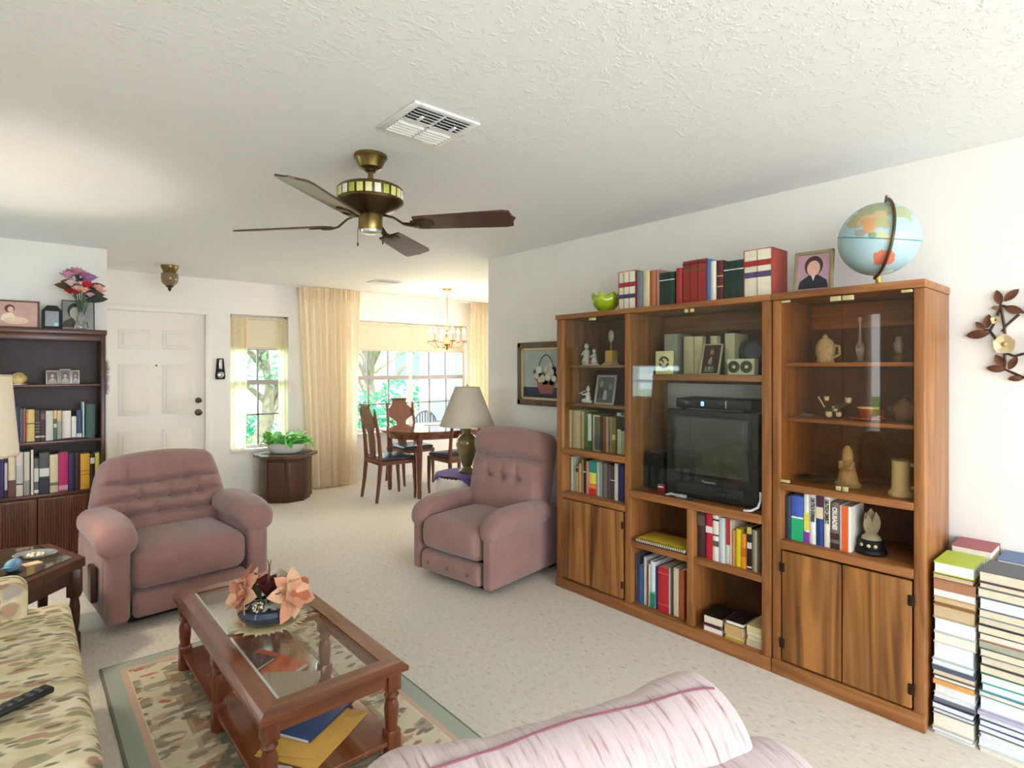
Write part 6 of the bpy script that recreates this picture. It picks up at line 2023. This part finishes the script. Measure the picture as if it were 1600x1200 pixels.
for i in range(7):
    a = i * .9 + .3
    MB().leaf((.04 * cos(a), .04 * sin(a), .08), (.10 * cos(a), .10 * sin(a), .12 + .02 * (i % 3)), .045, .2, n=4).put('leaf', mat('sage_leaf', (112, 112, 92), rough=.75, var=.15), FA)
rnd = random.Random(9)
for i in range(26):
    a = rnd.uniform(0, 2 * pi)
    q = rnd.uniform(0, .026)
    MB().ell((-.062 + q * cos(a) * .75, -.072 - q * cos(a) * .65, .088 + q * sin(a)), (.0045, .0045, .0045), 6, 4).put('baby_breath', mat('cream_bud', (232, 228, 196), rough=.7), FA)
MB().ell((-.055, -.063, .088), (.018, .016, .022), 10, 6).put('seed_head', mat('seed_brown', (74, 56, 42), rough=.8), FA)

ZS = .011 + .082
g2 = 'papers and books on the coffee table shelf'
flat_book('orange-covered picture book on the lower shelf under the glass', g2, .84, 2.68, ZS, .23, .30, .022, (232, 112, 66), 1, radians(25))
flat_book('brown picture book lying across the orange one under the glass', g2, .78, 2.745, ZS + .0225, .17, .18, .014, (112, 84, 80), 1, radians(30))
flat_book('thick grey paperback on the lower shelf nearest the table front', g2, .86, 2.465, ZS, .24, .19, .030, (206, 180, 150), 3, radians(-38))
flat_book('thin orange magazine under the front glass panel', g2, .74, 2.52, ZS + .0002, .10, .16, .006, (228, 120, 84), 1, radians(5))
M_MAN = mat('manila_paper', (222, 176, 84), rough=.7, var=.06)
for (x, y, z, rz, w_, h_, lab) in ((.84, 2.10, ZS, -58, .25, .34, 'large manila envelope on the lower shelf at the front of the table'), (.82, 2.135, ZS + .0045, -48, .22, .30, 'smaller manila envelope lying on the large envelope')):
    e_ = thing('envelope', lab, 'envelope', (x, y, z), radians(rz))
    MB().rbox(-w_ / 2, -h_ / 2, 0, w_ / 2, h_ / 2, .004, .0015).put('pouch', M_MAN, e_)
    MB().prism([(-w_ / 2 + .004, h_ / 2 - .002), (w_ / 2 - .004, h_ / 2 - .002), (w_ * .32, h_ / 2 - .05), (-w_ * .32, h_ / 2 - .05)], .004, .0046).put('flap', mat('manila_flap', (206, 160, 72), rough=.7), e_, smooth=False)
BF = thing('folder', 'dark blue folder tilted over the manila envelopes on the shelf', 'folder', (.87, 2.20, ZS + .0092), radians(-60))
MB().rbox(-.10, -.14, 0, .10, .14, .012, .002).put('cover', mat('navy_folder', (44, 66, 116), rough=.4, var=.2), BF)
MB().box(-.094, -.145, .003, .094, -.14, .009).put('papers', M_PAGES[3], BF, smooth=False)
EG = thing('glasses_case', 'small dark case with pale lid at the front corner of the shelf', 'case', (.655, 1.955, ZS), radians(40))
MB().rbox(-.03, -.05, 0, .03, .05, .022, .009, 3).put('case', M_BLACKP, EG)
MB().rbox(-.024, -.042, .020, .024, .042, .028, .006, 2).put('lid', mat('pale_grey_plastic', (190, 190, 196), rough=.3), EG)

ZE = .496
DK = thing('bird_ornament', 'blue glazed bird ornament on the hexagonal end table', 'ornament', (-.02, 3.585, ZE), radians(-30))
MB().ell((0, 0, .036), (.028, .048, .030), 16, 10).put('body', mat('blue_bird', (104, 148, 178), rough=.25, var=.15), DK)
MB().ell((0, .044, .048), (.017, .02, .018), 12, 8).put('head', mat('black_head', (30, 30, 34), rough=.3), DK)
MB().tube([(0, .06, .046), (0, .08, .042)], [.006, .002], 6).put('beak', mat('black_head', (30, 30, 34)), DK)
MB().tube([(0, -.04, .036), (0, -.085, .045)], [.018, .006], 8, flat=.4).put('tail', mat('blue_bird', (104, 148, 178)), DK)
MB().lathe([(.03, 0), (.032, .006), (.022, .012), (0, .012)], 16).put('base', mat('black_head', (30, 30, 34)), DK)
GD2 = thing('glass_dish', 'oval cut glass dish on the far side of the end table', 'dish', (.065, 3.80, ZE), radians(-35))
MB().lathe([(0, 0), (.04, 0), (.075, .02), (.072, .023), (.04, .006), (0, .006)], 28, sx=1.3).put('dish', M_CRY, GD2)
for i in range(8):
    a = i * .8
    MB().ell((.03 * cos(a), .025 * sin(a), .014), (.010, .010, .008), 8, 5).put('candy', mat('candy_cream', (226, 214, 190), rough=.4), GD2)
NP = thing('paper_card', 'small tan paper card lying on the end table beside the bird', 'card', (.05, 3.685, ZE), radians(20))
MB().rbox(-.035, -.03, 0, .035, .03, .003, .001).put('card', mat('kraft_card', (186, 156, 124), rough=.7), NP)
MB().box(-.012, -.02, .003, .028, .02, .0036).put('printed_area', mat('card_print', (206, 186, 150), rough=.7), NP, smooth=False)

# ================================================================== CEILING FIXTURES
FAN = thing('ceiling_fan', 'brass ceiling fan with four dark wooden blades in the living room', 'ceiling fan', (1.221, 2.401, CZ))
M_ABR = mat('antique_brass', (128, 108, 62), rough=.28, metal=.85, var=.12)
M_ABRD = mat('antique_brass_dark', (72, 58, 34), rough=.35, metal=.8, var=.15)
MB().lathe([(0, 0), (.075, 0), (.076, -.012), (.066, -.022), (.05, -.058), (.034, -.066), (0, -.066)], 30).put('canopy', M_ABR, FAN)
MB().tube([(0, 0, -.06), (0, 0, -.15)], .013, 12).put('downrod', M_ABR, FAN)
MB().lathe([(.012, -.064), (.024, -.066), (.024, -.075), (.012, -.078)], 20).put('rod_collar', M_ABRD, FAN)
MB().lathe([(.013, -.128), (.03, -.13), (.10, -.138), (.138, -.150), (.146, -.160), (.146, -.212), (.140, -.222), (.115, -.245), (.075, -.262), (.06, -.275), (0, -.275)], 44).put('motor_housing', M_ABRD, FAN)
MB().lathe([(.147, -.158), (.150, -.162), (.147, -.166)], 44, caps=False).put('upper_ring', M_ABR, FAN)
MB().lathe([(.147, -.208), (.150, -.212), (.147, -.216)], 44, caps=False).put('lower_ring', M_ABR, FAN)
for i in range(24):
    a = 2 * pi * i / 24
    c = ((208, 206, 150), (222, 218, 196), (158, 166, 72), (196, 192, 110))[(i * 5) % 4]
    MB().rbox(-.014, -.003, -.020, .014, .003, .020, .002).put('glass_tile', mat('slag_glass_%d' % ((i * 5) % 4), c, rough=.2, var=.15, vscale=40), FAN, loc=(.1475 * cos(a), .1475 * sin(a), -.187), rot=(0, 0, a + pi / 2))
MB().lathe([(.035, -.27), (.052, -.275), (.054, -.285), (.054, -.33), (.05, -.345), (0, -.345)], 30).put('switch_housing', M_ABR, FAN)
MB().lathe([(.050, -.343), (.045, -.356), (0, -.360)], 26).put('bottom_cap', mat('polished_cap', (206, 204, 206), rough=.15, metal=.6), FAN)
M_BLADE = wood('fan_blade', (54, 32, 26), (84, 52, 42), 'x', .8, .3, .3)
for i in range(4):
    a = radians(39 + 90 * i)
    R_ = Matrix.Rotation(a, 4, 'Z') @ Matrix.Translation((0, 0, -.318)) @ Matrix.Rotation(radians(-13), 4, 'X')
    w0, w1, x0, x1 = .052, .072, .215, .675
    pl = [(x0, -w0), (x0 + .03, -w0 - .004), (x1 - .05, -w1), (x1 - .018, -w1 + .008), (x1 - .012, -.02), (x1, 0), (x1 - .012, .02), (x1 - .018, w1 - .008), (x1 - .05, w1), (x0 + .03, w0 + .004), (x0, w0)]
    MB().prism(pl, -.004, .004).xf(R_).put('blade', M_BLADE, FAN, smooth=False)
    ir = MB().tube([(.06, 0, .045), (.11, 0, .03), (.16, 0, -.004), (.20, 0, -.010), (.235, 0, -.007)], [.012, .012, .014, .020, .026], 8, flat=.35)
    ir.prism([(.20, -.03), (.27, -.034), (.30, -.012), (.30, .012), (.27, .034), (.20, .03)], -.010, -.0045)
    ir.xf(R_).put('blade_iron', M_ABRD, FAN)
for (x, y, l) in ((-.05, .01, .06), (.03, -.045, .05)):
    c_ = MB().tube([(x, y, -.33), (x * 1.15, y * 1.15, -.345), (x * 1.15, y * 1.15, -.345 - l)], .0014, 5).put('pull_chain', M_ABRD, FAN)
    MB().lathe([(0, 0), (.004, .004), (.003, .018), (0, .02)], 8, (x * 1.15, y * 1.15, -.345 - l - .018)).put('chain_knob', M_ABRD, c_)

def vent(label, loc, size):
    r = thing('ceiling_vent', label, 'air vent', loc, 0, 'ceiling vents')
    h = size / 2
    m = mat('vent_white', (232, 232, 230), rough=.4, var=.02)
    f = MB()
    b = .028
    f.rbox(-h, -h, -.010, -h + b, h, 0, .004).rbox(h - b, -h, -.010, h, h, 0, .004).rbox(-h + b, -h, -.010, h - b, -h + b, 0, .004).rbox(-h + b, h - b, -.010, h - b, h, 0, .004)
    f.put('frame', m, r)
    MB().box(-h + b, -h + b, -.0015, h - b, h - b, -.0005).put('duct_shade_sheet', mat('duct_shade', (48, 50, 50), rough=.9), r, smooth=False)  # flat dark sheet standing in for the shade behind the slats
    MB().box(-.004, -h + b, -.012, .004, h - b, -.002).put('divider', m, r, smooth=False)
    MB().box(-h + b, -.004, -.012, h - b, .004, -.002).put('divider', m, r, smooth=False)
    for qx in (-1, 1):
        for qy in (-1, 1):
            n = 5
            for i in range(n):
                t = (i + .5) / n
                along_x = qy > 0
                l0, l1 = .006, h - b
                s_ = MB().box(0, -.0115, -.0008, (l1 - l0), .0115, .0008)
                tilt = radians(38 if qy < 0 else -38)
                yy = qy * (l0 + (l1 - l0) * t)
                M_ = Matrix.Translation((l0 if qx > 0 else -l1, yy, -.008)) @ Matrix.Rotation(tilt, 4, 'X')
                s_.xf(M_).put('slat', m, r, smooth=False)
    for qx in (-.5, .5):
        MB().rbox(qx * h - .006, -h * .55, -.022, qx * h + .006, -h * .28, -.014, .002).put('lever', m, r)
    return r
vent('white louvred ceiling vent near the camera', (1.24, 1.945, CZ), .30)
vent('white louvred ceiling vent over the dining area', (3.13, 5.80, CZ), .30)

FL = thing('flush_light', 'brass and amber glass jelly jar ceiling light in the entry', 'ceiling light', (1.09, 6.25, CZ))
MB().lathe([(0, 0), (.075, 0), (.076, -.01), (.068, -.03), (.058, -.055), (.05, -.06), (0, -.06)], 28).put('canopy', M_ABR, FL)
MB().lathe([(.05, -.058), (.070, -.075), (.074, -.11), (.07, -.155), (.045, -.185), (.02, -.195)], 28).put('glass_jar', mat('smoky_amber', (150, 124, 92), rough=.15, var=.1, trans=.3), FL)
MB().lathe([(.03, -.188), (.034, -.198), (.014, -.21), (.016, -.225), (.008, -.235), (0, -.25)], 18).put('finial', M_ABRD, FL)

CH = thing('chandelier', 'crystal chandelier with lit candle bulbs over the dining table', 'chandelier', (3.99, 5.83, CZ))
M_ROSEG = mat('rose_brass', (186, 128, 84), rough=.3, metal=.8, var=.1)
MB().lathe([(0, 0), (.06, 0), (.058, -.01), (.02, -.028), (.006, -.045), (0, -.045)], 20).put('canopy', M_ROSEG, CH)
for i in range(22):
    z = -.05 - i * .0205
    a = (i % 2) * pi / 2
    MB().tube([(.0065 * cos(t) * cos(a), .0065 * cos(t) * sin(a), z + .0135 * sin(t)) for t in [2 * pi * k / 10 for k in range(11)]], .0018, 5, caps=False).put('chain_link', M_ROSEG, CH)
MB().lathe([(0, -.50), (.02, -.505), (.012, -.53), (.028, -.56), (.012, -.60), (.03, -.65), (.045, -.68), (.02, -.72), (.01, -.745), (0, -.76)], 18).put('centre_column', M_ROSEG, CH)
M_BULB = mat('candle_bulb', (255, 244, 225), rough=.3, emit=(255, 226, 186), estr=16, var=0)
M_CANDLE = mat('candle_sleeve', (240, 230, 206), rough=.5, var=.02)
M_DROP = mat('crystal_drop', (240, 240, 236), rough=.05, var=0, trans=.7)
rnd = random.Random(2)
for i in range(6):
    a = 2 * pi * i / 6 + .25
    c, s = cos(a), sin(a)
    MB().tube([(0, 0, -.67), (.07 * c, .07 * s, -.715), (.14 * c, .14 * s, -.72), (.19 * c, .19 * s, -.69), (.21 * c, .21 * s, -.655)], .006, 7).put('arm', M_ROSEG, CH)
    e_ = (.21 * c, .21 * s, 0)
    MB().lathe([(.010, -.66), (.034, -.648), (.036, -.642), (.012, -.648), (.011, -.64)], 16, e_).put('bobeche', M_ROSEG, CH)
    MB().lathe([(.0115, -.645), (.0115, -.555), (0, -.555)], 12, e_).put('candle', M_CANDLE, CH)
    MB().lathe([(.008, -.556), (.017, -.535), (.018, -.52), (.010, -.495), (0, -.475)], 12, e_).put('bulb', M_BULB, CH)
    for k in range(6):
        t = 2 * pi * k / 6
        MB().lathe([(0, .0), (.006, -.012), (.0045, -.022), (0, -.034)], 6, (e_[0] + .033 * cos(t), e_[1] + .033 * sin(t), -.645)).put('crystal', M_DROP, CH)
for i in range(10):
    t = 2 * pi * i / 10
    MB().lathe([(0, 0), (.008, -.014), (.006, -.026), (0, -.04)], 6, (.05 * cos(t), .05 * sin(t), -.70)).put('crystal', M_DROP, CH)
    MB().lathe([(0, 0), (.010, -.016), (.008, -.03), (0, -.045)], 6, (.038 * cos(t), .038 * sin(t), -.52 - .04 * (i % 2))).put('crystal', M_DROP, CH)
lc = light('chandelier_light', 'POINT', (0, 0, -.52), (0, 0, 0), 14, (1.0, .80, .58), shadow_soft_size=.18)
lc.parent = CH

# ================================================================== WALL HANGINGS
PF = thing('framed_painting', 'framed still life of white flowers in a basket on the right wall', 'painting', (XR - .002, 3.262, 1.16))
w_, h_, fw = .665, .515, .048
f = MB()
f.rbox(-.030, -w_ / 2, 0, 0, -w_ / 2 + fw, h_, .008, 2).rbox(-.030, w_ / 2 - fw, 0, 0, w_ / 2, h_, .008, 2).rbox(-.030, -w_ / 2, 0, 0, w_ / 2, fw, .008, 2).rbox(-.030, -w_ / 2, h_ - fw, 0, w_ / 2, h_, .008, 2)
f.put('frame', wood('dark_gilt_wood', (74, 58, 44), (112, 92, 70), 'z', 1, .4), PF)
f = MB()
k0, k1 = fw - .004, fw + .018
f.rbox(-.024, -w_ / 2 + k0, k0, -.004, -w_ / 2 + k1, h_ - k0, .003).rbox(-.024, w_ / 2 - k1, k0, -.004, w_ / 2 - k0, h_ - k0, .003).rbox(-.024, -w_ / 2 + k0, k0, -.004, w_ / 2 - k0, k1, .003).rbox(-.024, -w_ / 2 + k0, h_ - k1, -.004, w_ / 2 - k0, h_ - k0, .003)
f.put('liner', mat('gilt_liner', (206, 186, 140), rough=.5), PF)
cv_ = MB().box(-.012, -w_ / 2 + k1 - .002, k1 - .002, -.006, w_ / 2 - k1 + .002, h_ - k1 + .002).put('canvas', mat('canvas_sky', (164, 176, 168), rough=.6, var=.14, vscale=7), PF, smooth=False)
def on(mb, nm, col):
    mb.xf(Matrix.Translation((-.012, 0, 0)))
    mb.put(nm, mat('paint_%d_%d_%d' % col, col, rough=.6, var=.15, vscale=40), cv_, smooth=False)
on(MB().box(-.0008, -w_ / 2 + k1, k1, .0002, w_ / 2 - k1, .15), 'painted_table', (40, 48, 66))
on(MB().prism([(.075, .10), (-.075, .10), (-.11, .20), (.11, .20)], -.0016, -.0004, 'yz'), 'painted_basket', (148, 92, 80))
hd = MB()
for i in range(18):
    t0, t1 = pi * i / 18, pi * (i + 1) / 18
    hd.prism([(.105 * cos(t0), .20 + .215 * sin(t0)), (.105 * cos(t1), .20 + .215 * sin(t1)), (.098 * cos(t1), .20 + .205 * sin(t1)), (.098 * cos(t0), .20 + .205 * sin(t0))], -.0014, -.0004, 'yz')
on(hd, 'painted_handle', (70, 48, 40))
rnd = random.Random(21)
for i in range(16):
    y, z = rnd.uniform(-.12, .12), rnd.uniform(.19, .30)
    on(disc(y, z, .03, .028, 9, x=-.0012), 'painted_leaf', (70, 84, 66))
for i, (y, z, s) in enumerate(((.085, .29, .035), (.04, .22, .035), (.11, .24, .03), (-.02, .23, .032), (.0, .30, .026), (-.06, .27, .034), (-.09, .22, .028), (.07, .21, .026), (-.05, .32, .026))):
    on(disc(y, z, s, s * .9, 8, x=-.0020 - .0001 * i), 'painted_flower', ((214, 206, 200), (206, 196, 150), (196, 190, 190))[i % 3])

WR = thing('metal_wreath', 'bronze leaf and flower metal wreath hanging on the right wall', 'wall ornament', (XR, .40, 1.60))
M_WR = mat('copper_bronze', (104, 66, 46), rough=.4, metal=.6, var=.25, vscale=30)
M_WRD = mat('dark_stem_metal', (66, 52, 44), rough=.45, metal=.6)
def W3(y, z, x=-.015):
    return (x, y - .40, z - 1.60)
leaves = [((.475, 1.735), (.487, 1.80)), ((.463, 1.75), (.415, 1.797)), ((.478, 1.723), (.503, 1.725)), ((.463, 1.726), (.399, 1.697)), ((.522, 1.637), (.512, 1.698)), ((.528, 1.629), (.557, 1.668)), ((.512, 1.616), (.593, 1.608)),
          ((.463, 1.466), (.491, 1.523)), ((.448, 1.459), (.421, 1.514)), ((.457, 1.458), (.522, 1.466)), ((.399, 1.423), (.451, 1.419))]
for (a, b) in leaves:
    L_ = sqrt((a[0] - b[0]) ** 2 + (a[1] - b[1]) ** 2)
    MB().leaf(W3(*a, -.016), W3(*b, -.026), max(.018, L_ * .48), .1, up=(-1, 0, 0), n=6, thick=.003).put('leaf', M_WR, WR)
    q = (a[0], a[1])
    m2 = (2 * .40 - a[0], a[1])
    n2 = (2 * .40 - b[0], b[1])
    MB().leaf(W3(*m2, -.016), W3(*n2, -.026), max(.018, L_ * .48), .1, up=(-1, 0, 0), n=6, thick=.003).put('leaf', M_WR, WR)
for mir in (1, -1):
    def Q(y, z):
        return W3(.40 + mir * (y - .40), z)
    for pts in ([(.475, 1.735), (.462, 1.64), (.46, 1.566)], [(.415, 1.691), (.457, 1.646), (.47, 1.62)], [(.512, 1.629), (.491, 1.591), (.46, 1.566)], [(.528, 1.629), (.508, 1.63), (.49, 1.672), (.478, 1.72)], [(.46, 1.54), (.462, 1.46), (.424, 1.439), (.399, 1.424)], [(.478, 1.735), (.44, 1.72), (.40, 1.697)], [(.46, 1.53), (.43, 1.515), (.40, 1.525)]):
        MB().tube([Q(*p) for p in pts], .0055, 7).put('stem', M_WRD, WR)
    c = Q(.46, 1.566)
    fl = MB().ell((c[0] - .014, c[1], c[2]), (.008, .011, .011), 10, 6).put('flower_centre', mat('flower_gold', (190, 160, 104), rough=.4, metal=.4), WR)
    for i in range(5):
        a = 2 * pi * i / 5 + .3
        MB().leaf((c[0] - .008, c[1], c[2]), (c[0] - .018, c[1] + .040 * cos(a), c[2] + .046 * sin(a)), .056, -.1, up=(-1, 0, 0), n=5, thick=.003).put('petal', mat('flower_cream', (206, 190, 150), rough=.45, metal=.2, var=.12), WR)
    c = Q(.492, 1.672)
    for i in range(4):
        a = 2 * pi * i / 4 + .5
        MB().leaf((c[0], c[1], c[2]), (c[0] - .012, c[1] + .018 * cos(a), c[2] + .02 * sin(a)), .02, -.1, up=(-1, 0, 0), n=4, thick=.003).put('bud_petal', mat('flower_cream', (206, 190, 150)), WR)
